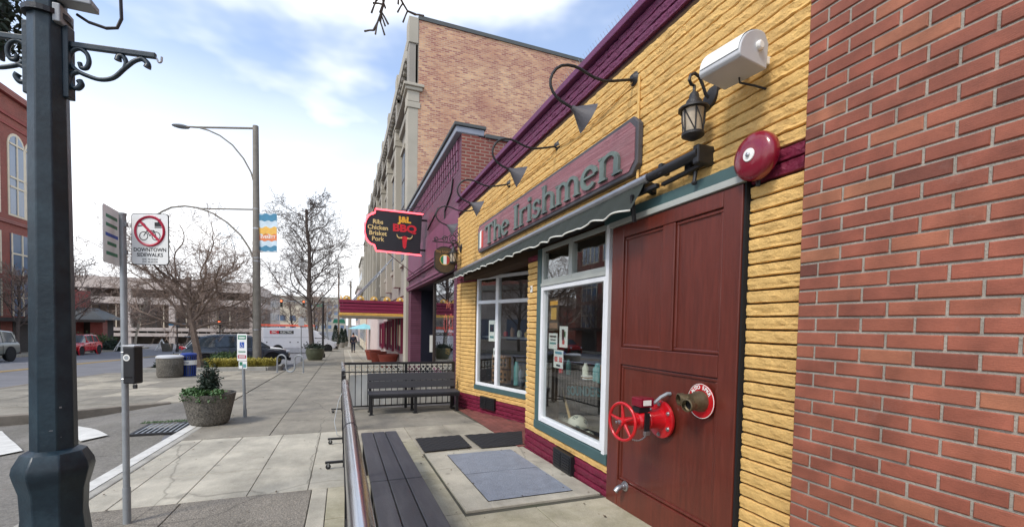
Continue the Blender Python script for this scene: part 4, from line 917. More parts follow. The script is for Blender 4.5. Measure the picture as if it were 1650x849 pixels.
m.add(P+Q, [(i, i+k, i+k+1, i+1) for i in range(k-1)]); m.build('grille', 'white_plastic', sp, smooth=50)
for s_ in (-1, 1):
    m = MB(); m.lathe([(.024,0),(.024,.014),(.017,.020)], sc0+ax*Ls*s_-fw*.02+upv*.01, ax*s_, 14); m.build('knob', 'white_plastic', sp, smooth=40)
    m = MB(); e_ = sc0+ax*(Ls*.5)*s_-fw*.08; m.bar(e_, V((2.205, e_.y, e_.z)), .03, .04); m.build('bracket', 'white_plastic', sp, bevel=.003)
MB().tube([sc0-upv*.075-fw*.05, sc0-upv*.11-fw*.06, V((2.13,1.87,2.735)), V((2.185,1.85,2.72))], .006, 6).build('cable', 'ink', sp, smooth=40)
# ---------- fire bell
be = thing('fire_bell', (2.08, 1.85, 2.22), 'round dark red fire bell above the corner of the mahogany doors', 'bell')
bc = V((2.19, 1.835, 2.335))
MB().lathe([(.126,.052),(.130,.06),(.130,.085),(.124,.104),(.105,.118),(.06,.128),(.035,.130),(.001,.1305)], bc, (-1,0,0), 32).build('gong', 'bell_red', be, smooth=50)
MB().lathe([(.08,0),(.08,.056)], bc, (-1,0,0), 16).build('back_box', 'black_metal', be)
MB().lathe([(.036,.129),(.034,.135),(.012,.136)], bc, (-1,0,0), 18).build('centre_label', 'white_plastic', be)
MB().lathe([(.012,.134),(.012,.144),(.006,.147)], bc, (-1,0,0), 8).build('nut', 'steel', be)
MB().tube([bc+V((-.03,.02,-.09)), bc+V((-.03,.02,-.15))], .012, 8).build('conduit', 'black_metal', be)
# ---------- valve with hand wheel
vv = thing('post_indicator_valve', (2.0, 2.6, .5), 'red sprinkler valve with round hand wheel fixed to the mahogany door', 'valve')
vc = V((2.148, 2.575, .735)); fx = V((-1, 0, 0))
MB().lathe([(.135,0),(.135,.016),(.128,.02),(.075,.022),(.068,.05),(.062,.11),(.062,.20),(.05,.22)], vc, fx, 28).build('body', 'red_paint', vv, smooth=35)
MB().lathe([(.066,.125),(.070,.13),(.070,.14),(.066,.145)], vc, fx, 28, cap=False).build('collar', 'red_paint', vv, smooth=30)
for k in range(6):
    a = pi/3*k+.5; p = vc+V((0, .108*cos(a), .108*sin(a))); MB().lathe([(.016,.019),(.016,.027),(.009,.027),(.009,.036)], p, fx, 6).build('bolt', 'steel', vv)
wc = vc+V((-.335,0,.0))
HW = V((.13,-.9915,0))
MB().tube([wc+HW*.128*cos(2*pi*k/40)+UZ*.128*sin(2*pi*k/40) for k in range(40)], .0115, 8, closed=True).build('hand_wheel', 'red_paint', vv, smooth=60)
for k in range(5):
    a = 2*pi*k/5+.4; MB().tube([wc+V((.01,0,0))+HW*.02*cos(a)+UZ*.02*sin(a), wc+V((.004,0,0))+HW*.126*cos(a)+UZ*.126*sin(a)], [.014,.009], 7).build('spoke', 'red_paint', vv, smooth=60)
MB().lathe([(.034,-.12),(.03,-.03),(.03,.012),(.02,.016)], wc, fx, 14).build('hub', 'red_paint', vv, smooth=40)
MB().lathe([(.016,.014),(.016,.03),(.010,.03),(.010,.05),(.006,.052)], wc, fx, 8).build('stem_nut', 'steel', vv)
MB().box((1.93,2.545,.795),(2.02,2.625,.83)).build('switch_bracket', 'black_metal', vv)
sb = MB().box((1.935,2.535,.832),(2.045,2.645,.895)).build('tamper_switch', 'bell_red', vv, bevel=.005)
MB().box((1.955,2.531,.845),(2.02,2.5345,.882)).build('label_plate', 'paper', sb)
MB().tube([(2.05,2.585,.85),(2.08,2.57,.855),(2.11,2.54,.90),(2.145,2.52,.925),(2.17,2.515,.925)], .013, 8).build('conduit', 'galv', vv, smooth=40)
MB().box((1.945,2.497,.67),(1.985,2.508,.80)).build('padlock_plate', 'black_metal', vv)
MB().box((1.94,2.488,.645),(1.985,2.512,.675)).build('padlock', 'steel', vv, bevel=.004)
p0 = [(1.96,2.50,.645),(1.93,2.50,.625),(1.90,2.50,.615),(1.87,2.51,.618),(1.84,2.53,.63)]
for k in range(12):
    a = k/11*4; i = min(int(a), 3); p = V(p0[i]).lerp(V(p0[i+1]), a-i); MB().sph(p, .0065, 6, 4).build('chain_link', 'steel', vv)
# ---------- sprinkler connection
sk = thing('sprinkler_connection', (2.1, 2.2, .8), 'round red AUTO SPKR plate with twin brass hose inlet on the door', 'hose inlet')
kc = V((2.149, 2.205, .925))
MB().lathe([(.112,0),(.112,.006)], kc, fx, 32).build('plate', 'red_paint', sk)
MB().tube([kc+V((-.007,.109*cos(2*pi*k/40),.109*sin(2*pi*k/40))) for k in range(40)], .0022, 5, closed=True).build('plate_rim', 'paper', sk)
for i, chh in enumerate('AUTO SPKR'):
    a = radians(142-i*13.2); c = kc+V((-.009, -.088*cos(a)*-1*-1, .088*sin(a)))
    if chh != ' ': lettering(chh, .034, c, V((0, -sin(a), -cos(a)))*1, V((0, -cos(a), sin(a))), 'paper', sk, bold=.001, ext=.0006)
MB().lathe([(.068,.004),(.066,.03),(.055,.06),(.05,.10)], kc, fx, 18).build('body', 'brass', sk, smooth=40)
for dy, dz_ in ((.055,.012),(-.03,-.012)):
    e = V((-1, dy*6, -.05)).normalized(); p = kc+V((-.06, dy*.4, dz_)); m = MB(); m.lathe([(.034,0),(.034,.05),(.042,.055),(.042,.085),(.034,.087)], p, e, 14, cap=False); m.build('inlet', 'brass', sk, smooth=30)
    m = MB(); m.lathe([(.032,.05),(.001,.051)], p, e, 14); m.build('clapper', 'dark_void', sk)
# ---------- drain spout
dp = thing('drain_spout', (2.1, 3.01, .07), 'short bent galvanised drain spout low on the mahogany door', 'spout')
sc_ = V((2.15, 2.985, .105))
MB().lathe([(.04,0),(.04,.008),(.028,.012),(.026,.03)], sc_, fx, 16).build('flange', 'steel', dp, smooth=40)
MB().tube([sc_+V((-.02,0,0)), sc_+V((-.05,0,-.002)), sc_+V((-.075,0,-.015)), sc_+V((-.095,0,-.035))], [.021,.022,.022,.021], 12).build('elbow', 'steel', dp, smooth=40)
# ---------- round hanging sign with scroll bracket
hs = thing('hanging_sign', (1.9, 8.78, 2.4), 'oval brown hanging pub sign with tricolour roundel on a scroll bracket', 'sign')
MB().bar((2.2,8.78,3.015),(1.64,8.78,3.015),.018,.018).build('bracket_arm', 'iron', hs)
def spiral(cx, cz, r, a0, turns, y, n=26): return [(cx+r*(1-.75*i/n)*cos(a0+2*pi*turns*i/n), y, cz+r*(1-.75*i/n)*sin(a0+2*pi*turns*i/n)) for i in range(n+1)]
for (cx, cz, r, a0, tr) in ((1.72,3.065,.05,-pi/2,-1.4),(1.88,3.085,.07,-pi/2,1.4),(2.06,3.10,.085,-pi/2,-1.5),(2.12,3.2,.06,pi,1.2)): MB().tube(spiral(cx, cz, r, a0, tr, 8.78), .009, 5).build('scroll', 'iron', hs, smooth=40)
MB().tube([(2.19,8.78,3.34),(2.19,8.78,2.95)], .012, 6).build('wall_bar', 'iron', hs)
MB().tube([(2.17,8.78,3.32),(1.95,8.78,3.13),(1.68,8.78,3.03)], .009, 6).build('brace', 'iron', hs, smooth=40)
def shield(r, ky): 
    pts = []
    for i in range(40):
        a = 2*pi*i/40; x = cos(a); z = sin(a); pts.append((max(-.82, min(.82, x*1.0))*r, z*ky))
    return pts
hc = (1.89, 8.78, 2.665)
MB().prism(shield(.255,.27), (hc[0],hc[1]-.02,hc[2]), (1,0,0), UZ, .04).build('board', 'iron', hs)
MB().prism(shield(.232,.248), (hc[0],hc[1]-.024,hc[2]), (1,0,0), UZ, .004).build('face', 'umber', hs)
MB().lathe([(.105,0),(.105,.004)], (hc[0],hc[1]-.024,hc[2]), (0,-1,0), 24).build('roundel_rim', 'gold', hs)
for k, mt in enumerate(('flag_green','paper','flag_orange')):
    a0, a1 = ((110,250),None,( -70,70))[k] or (0,0)
    if k == 1: poly = [(-.032,-.085),(.032,-.085),(.032,.085),(-.032,.085)]
    else: poly = [(.092*cos(radians(a0+(a1-a0)*i/10)), .092*sin(radians(a0+(a1-a0)*i/10))) for i in range(11)]
    MB().prism(poly, (hc[0],hc[1]-.0305-.0005*k,hc[2]), (1,0,0), UZ, .002).build('roundel_stripe', mt, hs)
lettering('The Irishmen', .075, (hc[0],hc[1]-.029,hc[2]+.155), (1,0,0), UZ, 'card_brown', hs, bold=.001)
for dx in (-.16,.16): MB().tube([(hc[0]+dx,8.78,3.01),(hc[0]+dx,8.78,2.86)], .006, 5).build('hanger', 'iron', hs)
# bird spikes on the coping
t = thing('bird_spikes', (2.2, 5, 3.93), 'thin steel bird spikes along the purple coping', 'bird spikes'); m = MB()
for k in range(64):
    y = 2.3+k*.045
    for dx, dy in ((-.03,.02),(.03,-.02)): m.tube([(2.22,y,3.93),(2.22+dx*1.3,y+dy*2,4.05)], .0016, 3)
m.build('spike_strip', 'steel', t)
# ================================================================== PATIO: railings and benches
def rail_x(y): return .055-.006*y*.9
# railing across the end, fixed to the pub corner
fe = thing('end_railing', (1.1, 8.95, g(8.95)), 'black iron railing across the end of the patio behind the park bench', 'railing')
yE = 8.95; gz = g(yE)
MB().box((-.01,yE-.025,gz+.865),(2.16,yE+.025,gz+.91)).build('top_rail', 'black_metal', fe, bevel=.005)
MB().box((.02,yE-.012,gz+.715),(2.14,yE+.012,gz+.735)).build('mid_rail', 'black_metal', fe)
MB().box((.02,yE-.015,gz+.05),(2.14,yE+.015,gz+.075)).build('bottom_rail', 'black_metal', fe)
for x in (.01, 1.18, 2.14): MB().box((x-.025,yE-.026,gz),(x+.025,yE+.024,gz+.90)).build('post', 'black_metal', fe)
nbar = 18
bm_ = MB().box((-.007,-.007,0),(.007,.007,.80)).mesh('bar'); bm_.materials.append(M['black_metal'])
for k in range(1, nbar+1):
    x = .01+2.13*k/(nbar+1)
    if abs(x-1.18) > .04: share('bar', bm_, fe, (x, yE, gz+.072))
# white screen with lattice tied behind the railing
ws = thing('white_screen', (1.0, 9.08, gz), 'white boarded screen with lattice top standing behind the end railing', 'screen')
for x0, x1 in ((.12,.62),(.625,1.1),(1.105,1.6),(1.605,2.1)): MB().grid(lambda a, b: (x0+(x1-x0)*a, 9.05+.01*sin(a*7+x0*9)*sin(b*4), gz+.06+.60*b), 8, 6).build('board', 'white_plastic', ws, smooth=60)
for k in range(22):
    x = .12+k*.09
    for d in (-1, 1): MB().bar((x if d > 0 else x+.14, 9.055+.006*d, gz+.68),(x+.14 if d > 0 else x, 9.055+.006*d, gz+.83), .018, .006, up=(0,1,0)).build('lattice_strip', 'canvas_edge', ws)
MB().box((.1,9.04,gz+.83),(2.12,9.07,gz+.86)).build('cap', 'canvas_edge', ws)
# portable chrome-topped rails along the footway
def crail(y0, y1, h, lab, feet, posts):
    t = thing('chrome_railing', (rail_x((y0+y1)/2), (y0+y1)/2, g((y0+y1)/2)), lab, 'railing', 'chrome-topped rails along the patio')
    P = lambda y, z, dx=0: V((rail_x(y)+dx, y, g(y)+z))
    ys_ = [y0+(y1-y0)*i/6 for i in range(7)]
    n = 2 if y1-y0 > 3 else 1; q = 2.46
    if n == 2:
        MB().tube([P(y0,h), P(q-.002,h)], .034, 20).build('top_tube', 'chrome', t, smooth=40); MB().tube([P(q+.002,h), P(y1,h)], .034, 20).build('top_tube', 'chrome', t, smooth=40)
        MB().tube([P(q-.012,h), P(q+.012,h)], .0352, 20).build('sleeve', 'black_metal', t, smooth=40)
        MB().tube([P(y1-.62,h), P(y1-.585,h)], .036, 16).build('sleeve', 'chrome', t, smooth=40)
    else: MB().tube([P(7.0,h), P(y1,h)], .03, 16).build('top_tube', 'chrome', t, smooth=40)
    MB().tube([P(y0,.14), P(y1,.14)], .013, 6).build('bottom_tube', 'black_metal', t)
    MB().tube([P(y0,h-.12), P(y1,h-.12)], .011, 6).build('mid_tube', 'black_metal', t)
    for y in posts: MB().obox((rail_x(y), y, g(y)+h/2), (.018,0,0), (0,.018,0), (0,0,h/2-.01)).build('post', 'black_metal', t)
    k = int((y1-y0)/.115)
    for i in range(1, k):
        y = y0+(y1-y0)*i/k; MB().tube([P(y,.14), P(y,h-.12)], .006, 5).build('bar', 'black_metal', t)
    for y in feet:
        f = MB().obox((rail_x(y)-.03, y, g(y)+.07), (.16,0,0), (0,.014,0), (0,0,.012)).build('foot', 'black_metal', t)
        for dx in (-.16, .10):
            c = V((rail_x(y)+dx, y, g(y)+.027)); MB().cyl(c+V((0,-.012,0)), c+V((0,.012,0)), .026, n=12).build('caster', 'black_plastic', f, smooth=40)
            MB().box((c.x-.008,c.y-.016,c.z),(c.x+.008,c.y+.016,c.z+.04)).build('fork', 'steel', f)
crail(.55, 5.05, .90, 'long chrome-topped black railing between footway and slatted bench', (1.3, 4.98), (.6, 1.7, 3.2, 5.0))
crail(6.12, 8.85, .90, 'shorter chrome-topped black railing next to the end railing corner', (6.14, 8.7), (6.14, 7.0, 8.8))
MB().obox((rail_x(5.6)+.02, 5.6, g(5.6)+.44), (.012,0,0), (0,.012,0), (0,0,.44)).build('spare_post', 'black_metal', label='thin black post between the two chrome railings', cat='post', bevel=.002)
MB().tube([(.02,6.95,g(7)+.62),(-.05,6.9,g(7)+.45),(-.10,6.7,g(7)+.2),(-.06,6.6,g(7)+.03),(-.01,6.6,g(7)+.012)], .005, 5).build('loose_cable', 'galv', label='thin pale cable hanging from the shorter chrome railing', cat='cable', smooth=40)
# park bench against the end railing
be_ = thing('park_bench', (1.27, 8.45, g(8.45)), 'dark grey plank park bench with backrest facing along the patio', 'bench')
gb = g(8.45); x0, x1 = .44, 2.10
for k, (z0, z1) in enumerate(((.425,.555),(.565,.705))): MB().obox((1.27, 8.66+.02*k, gb+(z0+z1)/2), ((x1-x0)/2,0,0), (0,.018,0), (0,.012,(z1-z0)/2)).build('back_slat', 'bench_grey', be_, bevel=.006)
for k in range(4): MB().box((x0,8.22+.105*k,gb+.352),(x1,8.315+.105*k,gb+.385)).build('seat_slat', 'bench_grey', be_, bevel=.005)
MB().box((x0+.01,8.205,gb+.305),(x1-.01,8.225,gb+.355)).build('front_rail', 'black_metal', be_)
for x in (x0+.05, 1.27, x1-.05):
    for y, h in ((8.25,.35),(8.62,.66)):
        if x == 1.27 and h > .5: pass
        MB().obox((x, y+(.095 if h > .5 else 0), gb+h/2-.002), (.024,0,0), (0,.024,0), (0,.02 if h > .5 else 0,h/2)).build('leg', 'black_metal', be_, bevel=.004)
        MB().box((x-.045,y-.05,gb-.005),(x+.045,y+.05,gb+.012)).build('foot', 'black_metal', be_)
    MB().bar((x,8.25,gb+.335),(x,8.63,gb+.335),.03,.03).build('bearer', 'black_metal', be_)
# backless slatted benches beside the chrome railing
for (ya, yb, lab) in ((3.135,4.79,'backless grey plank bench beside the railing, the one reaching the park bench'),(1.45,3.12,'backless grey plank bench beside the railing, opposite the mahogany doors')):
    t = thing('slat_bench', (.37, (ya+yb)/2, g((ya+yb)/2)), lab, 'bench', 'plank benches along the railing')
    for k in range(3):
        x0_ = .185+.119*k; m = MB()
        P = [(x0_,ya),(x0_+.114,ya),(x0_+.114,yb),(x0_,yb)]; m.add([(x,y,g(y)+.40) for x,y in P]+[(x,y,g(y)+.365) for x,y in P],[(0,1,2,3),(7,6,5,4),(0,4,5,1),(1,5,6,2),(2,6,7,3),(3,7,4,0)]); m.build('plank', 'plank_grey', t, bevel=.006)
    for y in (ya+.15, yb-.15):
        for x in (.22, .50): MB().box((x-.025,y-.025,g(y)),(x+.025,y+.025,g(y)+.335)).build('leg', 'black_metal', t)
        MB().box((.195,y-.03,g(y)+.335),(.53,y+.03,g(y)+.362)).build('bearer', 'black_metal', t)
# ================================================================== STREET FURNITURE
# ---------- near lamp post
lp = thing('lamp_post', (-1.098, 2.345, g(2.345)), 'dark green octagonal lamp post with flared base and scroll brackets', 'lamp post')
lo = V((-1.098, 2.345, 0)); gl = g(2.345)
MB().lathe([(.072,.84),(.068,1.4),(.061,2.2),(.054,3.2),(.048,4.6)], lo, n=8, ph=pi/8+.15).build('shaft', 'lamp_green', lp, smooth=20, bevel=.004)
MB().lathe([(.185,gl),(.185,gl+.16),(.172,gl+.19),(.155,gl+.30),(.118,.42),(.101,.58),(.105,.68),(.119,.735),(.125,.765),(.121,.79),(.099,.835),(.073,.848)], lo, n=8, ph=pi/8+.15).build('base', 'lamp_green', lp, smooth=25, bevel=.004)
def smoothpath(P, n=5):                        # Catmull-Rom through the points
    P = [V(p) for p in P]; Q = [P[0]*2-P[1]]+P+[P[-1]*2-P[-2]]; res = []
    for i in range(1, len(Q)-2):
        for k in range(n):
            t = k/n; a, b, c, d = Q[i-1], Q[i], Q[i+1], Q[i+2]; res.append(.5*((2*b)+(c-a)*t+(2*a-5*b+4*c-d)*t*t+(3*b-a-3*c+d)*t**3))
    return res+[P[-1]]
def flatscroll(pts, o, u, w=.011, mb=None): return smoothpath([V(o)+V(u)*(.068+(a-.11)*.655)+V((0,0,b*.95)) for a, b in pts])
def lerpr(r, n): m_ = (len(r)-1); return [r[min(int(i*m_/(n-1)), m_-1)]+(r[min(int(i*m_/(n-1)), m_-1)+1]-r[min(int(i*m_/(n-1)), m_-1)])*(i*m_/(n-1)-min(int(i*m_/(n-1)), m_-1)) for i in range(n)]
def spir(cx, cz, r, a0, tr, n=22, k=.72): return [(cx+r*(1-k*i/n)*cos(a0+2*pi*tr*i/n), cz+r*(1-k*i/n)*sin(a0+2*pi*tr*i/n)) for i in range(n+1)]
for sgn, u, nm in ((1, V((.99,-.14,0)), 'bracket'), (-1, V((-.99,.14,0)), 'bracket')):
    o = V((-1.098, 2.35, 2.472)); r0 = .066
    br = MB().obox(o+u*r0+V((0,0,-.075)), u*.010, u.cross(UZ)*.02, V((0,0,.14))).build(nm, 'lamp_green', lp, bevel=.003)
    MB().bar(o+u*r0, o+u*.37, .018, .022).build('arm', 'lamp_green', br, bevel=.003)
    MB().tube(flatscroll([(.56,.0),(.575,-.01),(.585,-.025),(.60,-.02),(.603,0)], o, u), .004, 6).build('hook', 'steel', br)
    big = spir(.165,-.055,.052,pi*.5,-.0,1)
    MB().tube(flatscroll([(.49,-.02),(.45,-.035),(.40,-.07),(.34,-.115),(.27,-.13),(.20,-.12),(.15,-.105),(.118,-.08),(.112,-.05),(.13,-.022),(.165,-.012),(.20,-.028),(.212,-.06),(.198,-.088),(.172,-.09),(.163,-.07)], o, u), .0085, 8).build('scroll', 'lamp_green', br, smooth=50)
    MB().tube(flatscroll([(.49,-.02),(.51,-.025),(.527,-.04),(.522,-.055)], o, u), lerpr([.010,.010,.011,.014],16), 8).build('scroll', 'lamp_green', br, smooth=50)
    MB().tube(flatscroll([(.40,-.07),(.408,-.045),(.395,-.022),(.37,-.022),(.365,-.04)], o, u), lerpr([.009,.009,.009,.010,.013],21), 8).build('scroll', 'lamp_green', br, smooth=50)
    MB().tube(flatscroll([(.16,-.108),(.125,-.12),(.112,-.145),(.122,-.172),(.15,-.178),(.17,-.16),(.16,-.145)], o, u), lerpr([.009,.009,.009,.009,.010,.011,.012],31), 8).build('scroll', 'lamp_green', br, smooth=50)
m = MB().box((-1.06,2.29,2.53),(-1.035,2.39,2.60)); m.build('clamp_box', 'galv', lp, bevel=.004)
MB().lathe([(.073,2.555),(.073,2.575)], lo, n=24).build('strap', 'black_metal', lp)
MB().box((-1.06,2.29,2.62),(-.94,2.36,2.645)).build('outlet_arm', 'galv', lp, bevel=.004)
MB().tube([(-1.0,2.33,2.59),(-.96,2.32,2.565),(-.90,2.31,2.55),(-.865,2.31,2.56),(-.85,2.31,2.60),(-.852,2.31,2.68),(-.87,2.32,2.80),(-1.03,2.33,2.95)], .006, 6).build('cable', 'black_plastic', lp, smooth=50)
for (px_, z, s_, dz_) in ((.55,1.02,.005,.003),(-.1,.93,.010,.001),(.5,.90,.004,.002)):
    a_ = -pi/2+.42+px_*.5; MB().obox((lo.x+.067*cos(a_), lo.y+.067*sin(a_), z), V((-sin(a_),cos(a_),0))*s_, V((cos(a_),sin(a_),0))*.0008, UZ*dz_).build('sticker_residue', 'galv', lp)
# evergreen swag hung over the far bracket
m = MB(); r = random.Random(4)
for k in range(900):
    a, b, c = r.gauss(0, .42), r.gauss(0, .42), r.uniform(-1, 1)
    p = V((-1.315+a*.10, 2.50+b*.10, 2.69+c*.22)); d = V((r.uniform(-1,1), r.uniform(-1,1), r.uniform(-1.3,.4))).normalized(); L = r.uniform(.02,.05); s_ = d.orthogonal().normalized()*.008
    m.add([p-s_, p+s_, p+d*L], [(0,1,2)])
sw = thing('evergreen_basket', (-1.315, 2.50, 2.45), 'dark hanging evergreen foliage on the street-side bracket of the lamp post', 'hanging basket')
m.build('foliage', 'leaf_dark', sw, fix=False); MB().tube([(-1.315,2.50,2.43),(-1.315,2.50,2.95)], .008, 5).build('hanger', 'iron', sw)
# ---------- sign post with two regulation signs and a dispenser
sp0 = thing('sign_post', (-1.48, 4.01, g(4.01)), 'grey galvanised sign post standing in the pavement with two signs', 'sign post')
MB().tube([(-1.472,4.005,g(4)), (-1.50,4.06,2.13)], .021, 16).build('pole', 'galv', sp0, smooth=40)
MB().tube([(-1.472,4.005,g(4)), (-1.4755,4.012,.14)], .0245, 16).build('sleeve', 'galv', sp0, smooth=40)
MB().tube([(-1.50,4.06,2.13), (-1.50,4.06,2.145)], .024, 16).build('cap', 'galv', sp0)
def rr(w, h, r, n=5):
    pts = []
    for cx, cy, a0 in ((w/2-r,h/2-r,0),(-w/2+r,h/2-r,90),(-w/2+r,-h/2+r,180),(w/2-r,-h/2+r,270)):
        for i in range(n+1): a = radians(a0+90*i/n); pts.append((cx+r*cos(a), cy+r*sin(a)))
    return pts
sg = thing('sidewalk_rules_sign', (-1.325, 4.03, 1.78), 'white sign with red ring barring bikes reading DOWNTOWN SIDEWALKS', 'sign')
su = V((.934,-.356,0)); su.normalize(); sc3 = V((-1.318, 4.0, 1.962)); sn = su.cross(UZ)
MB().prism(rr(.275,.372,.025), sc3, su, UZ, .004).build('plate', 'ink', sg)
MB().prism(rr(.265,.362,.022), sc3+sn*.0015, su, UZ, .001).build('face', 'sign_white', sg)
cr3 = sc3+V((0,0,.058))
MB().tube([cr3+sn*.003+su*(.105*cos(2*pi*k/36))+UZ*(.105*sin(2*pi*k/36)) for k in range(36)], .0095, 4, closed=True).build('ring', 'sign_red', sg)
def strip2(pts, w, o, mt, nm, d=.002):
    m = MB()
    for (a, b), (c_, d_) in zip(pts, pts[1:]):
        p, q = V((a, b)), V((c_, d_)); t_ = (q-p).normalized(); n_ = V((-t_.y, t_.x))*w/2
        m.prism([tuple(p+n_), tuple(p-n_), tuple(q-n_), tuple(q+n_)], o+sn*d, su, UZ, .0006)
    return m.build(nm, mt, sg)
for cx in (-.045, .045): strip2([(cx+.030*cos(2*pi*k/14), -.035+.030*sin(2*pi*k/14)) for k in range(15)], .006, cr3, 'ink', 'bike_wheel')
strip2([(-.045,-.035),(-.02,.005),(.03,.005),(.045,-.035)], .006, cr3, 'ink', 'bike_frame', .0024); strip2([(-.02,.005),(.0,-.035),(.03,.005)], .005, cr3, 'ink', 'bike_frame', .0028)
strip2([(.035,.05),(.085,.05)], .03, cr3, 'ink', 'skate_boot'); strip2([(.07,.06),(.07,.09)], .022, cr3, 'ink', 'skate_boot', .0024); strip2([(.035,.028),(.088,.028)], .008, cr3, 'ink', 'skate_wheels')
strip2([(-.085,.035),(-.03,.045)], .008, cr3, 'ink', 'skateboard'); strip2([(-.06,.065),(-.035,.05)], .006, cr3, 'ink', 'skateboard', .0024)
strip2([(-.077,.077),(.077,-.077)], .018, cr3, 'sign_red', 'slash', .0045)
lettering('DOWNTOWN', .037, sc3+UZ*-.078+sn*.002, su, UZ, 'ink', sg, bold=.0008, ext=.0004, sx=.98); lettering('SIDEWALKS', .037, sc3+UZ*-.115+sn*.002, su, UZ, 'ink', sg, bold=.0008, ext=.0004, sx=.98)
lettering('EMC 46.32.020', .018, sc3+UZ*-.146+sn*.002, su, UZ, 'ink', sg, ext=.0004); lettering('EMC 46.60.030', .018, sc3+UZ*-.165+sn*.002, su, UZ, 'ink', sg, ext=.0004)
for dz in (.10, -.10): MB().bar(sc3+V((-.15,.045,dz)), sc3+V((-.17,.05,dz)), .02, .03).build('clamp', 'galv', sg)
s2 = thing('parking_sign', (-1.56, 4.08, 1.77), 'narrow edge-on white parking sign on the galvanised post', 'sign')
u2 = V((-.06,.998,0)); c2_ = V((-1.548, 3.97, 1.97)); n2_ = u2.cross(UZ)
MB().prism(rr(.30,.40,.02), c2_+u2*.06, u2, UZ, .004).build('plate', 'sign_white', s2)
for sd in (1, -1):
    for k, (dz, w_, mt) in enumerate(((.13,.2,'sign_green'),(.07,.2,'sign_green'),(.0,.22,'sign_blue'),(-.06,.16,'sign_green'),(-.13,.2,'sign_green'))):
        o_ = c2_+u2*.06+n2_*(.0005 if sd > 0 else -.0045); MB().prism([(-w_/2,dz-.012),(w_/2,dz-.012),(w_/2,dz+.012),(-w_/2,dz+.012)], o_, u2*sd, UZ, .0004).build('print', mt, s2)
db = thing('bag_dispenser', (-1.42, 3.98, .9), 'black bag dispenser box with white sticker strapped to the sign post', 'dispenser')
dc = V((-1.42, 3.985, 1.045)); du = V((.934,-.356,0)); dn = du.cross(UZ)
MB().obox(dc, du*.042, dn*.04, UZ*.135).build('box', 'black_plastic', db, bevel=.01)
MB().obox(dc+UZ*.139, du*.045, dn*.044, UZ*.006).build('lid', 'speaker_grey', db, bevel=.003)
MB().lathe([(.024,0),(.024,.002)], dc+dn*.0405+UZ*.055-du*.012, dn, 20).build('sticker', 'white_plastic', db); MB().lathe([(.016,0.002),(.016,.0028)], dc+dn*.0405+UZ*.055-du*.012, dn, 16).build('sticker_print', 'galv', db)
MB().obox(dc+dn*.041-UZ*.085, du*.025, dn*.002, UZ*.006).build('slot', 'dark_void', db)
MB().obox(dc+du*.03+dn*.02-UZ*.155, du*.013, dn*.008, UZ*.014).build('padlock', 'iron', db, bevel=.003); MB().tube([dc+du*.02+dn*.02-UZ*.14, dc+du*.025+dn*.02-UZ*.125, dc+du*.035+dn*.02-UZ*.125, dc+du*.04+dn*.02-UZ*.14], .003, 5).build('shackle', 'steel', db)
for dz in (.09,-.105): MB().tube([V((-1.485,4.03,dc.z+dz))+V((.024*cos(a*.3927),.024*sin(a*.3927),0)) for a in range(16)], .004, 5, closed=True).build('band_clamp', 'steel', db)
# ---------- planter with shrub and ivy
def leafcloud(m, pts, L, w, rr_, droop=.2):
    for p in pts:
        d = V((rr_.uniform(-1,1), rr_.uniform(-1,1), rr_.uniform(-.6,1)-droop)).normalized(); s_ = d.orthogonal().normalized()
        if rr_.random() < .5: s_ = d.cross(s_)
        l = L*rr_.uniform(.6,1.3); ww = w*rr_.uniform(.7,1.2); p = V(p)
        m.add([p, p+d*l*.5+s_*ww*.5, p+d*l, p+d*l*.5-s_*ww*.5], [(0,1,2,3)])
rp = random.Random(11)
pl = thing('concrete_planter', (-1.955, 8.2, g(8.2)), 'round aggregate concrete planter with small shrub and ivy by the kerb', 'planter')
pc = V((-1.955, 8.2, g(8.2)))
MB().lathe([(.22,0),(.25,.02),(.275,.06),(.345,.40),(.362,.48),(.362,.495),(.335,.495),(.32,.44),(.001,.43)], pc, n=36).build('bowl', 'planter_agg', pl, smooth=35)
MB().lathe([(.325,.45),(.2,.465),(.001,.47)], pc, n=24).build('soil', 'soil', pl, smooth=60)
m = MB(); leafcloud(m, [(pc.x+rp.gauss(0,.055), pc.y+rp.gauss(0,.055), pc.z+.47+abs(rp.gauss(.15,.12))) for _ in range(3000)], .042, .022, rp, -.1); m.build('shrub', 'leaf_dark', pl, fix=False)
m = MB()
for k in range(12): a = rp.uniform(0,6.3); m.tube([pc+V((0,0,.46)), pc+V((.04*cos(a),.04*sin(a),.62)), pc+V((.07*cos(a),.07*sin(a),.66+.18*rp.random()))], [.009,.006,.003], 5)
m.build('stem', 'bark', pl)
iv = []
for k in range(900):
    a = rp.uniform(2.2, 5.6); rd = .345*math.sqrt(rp.uniform(.15,1.15)); iv.append((pc.x+rd*cos(a), pc.y+rd*sin(a), pc.z+.50+rp.uniform(0,.05)-(.12*rp.random() if rd > .345 else 0)))
m = MB(); leafcloud(m, iv, .045, .04, rp, .1); m.build('ivy', 'leaf_ivy', pl, fix=False)
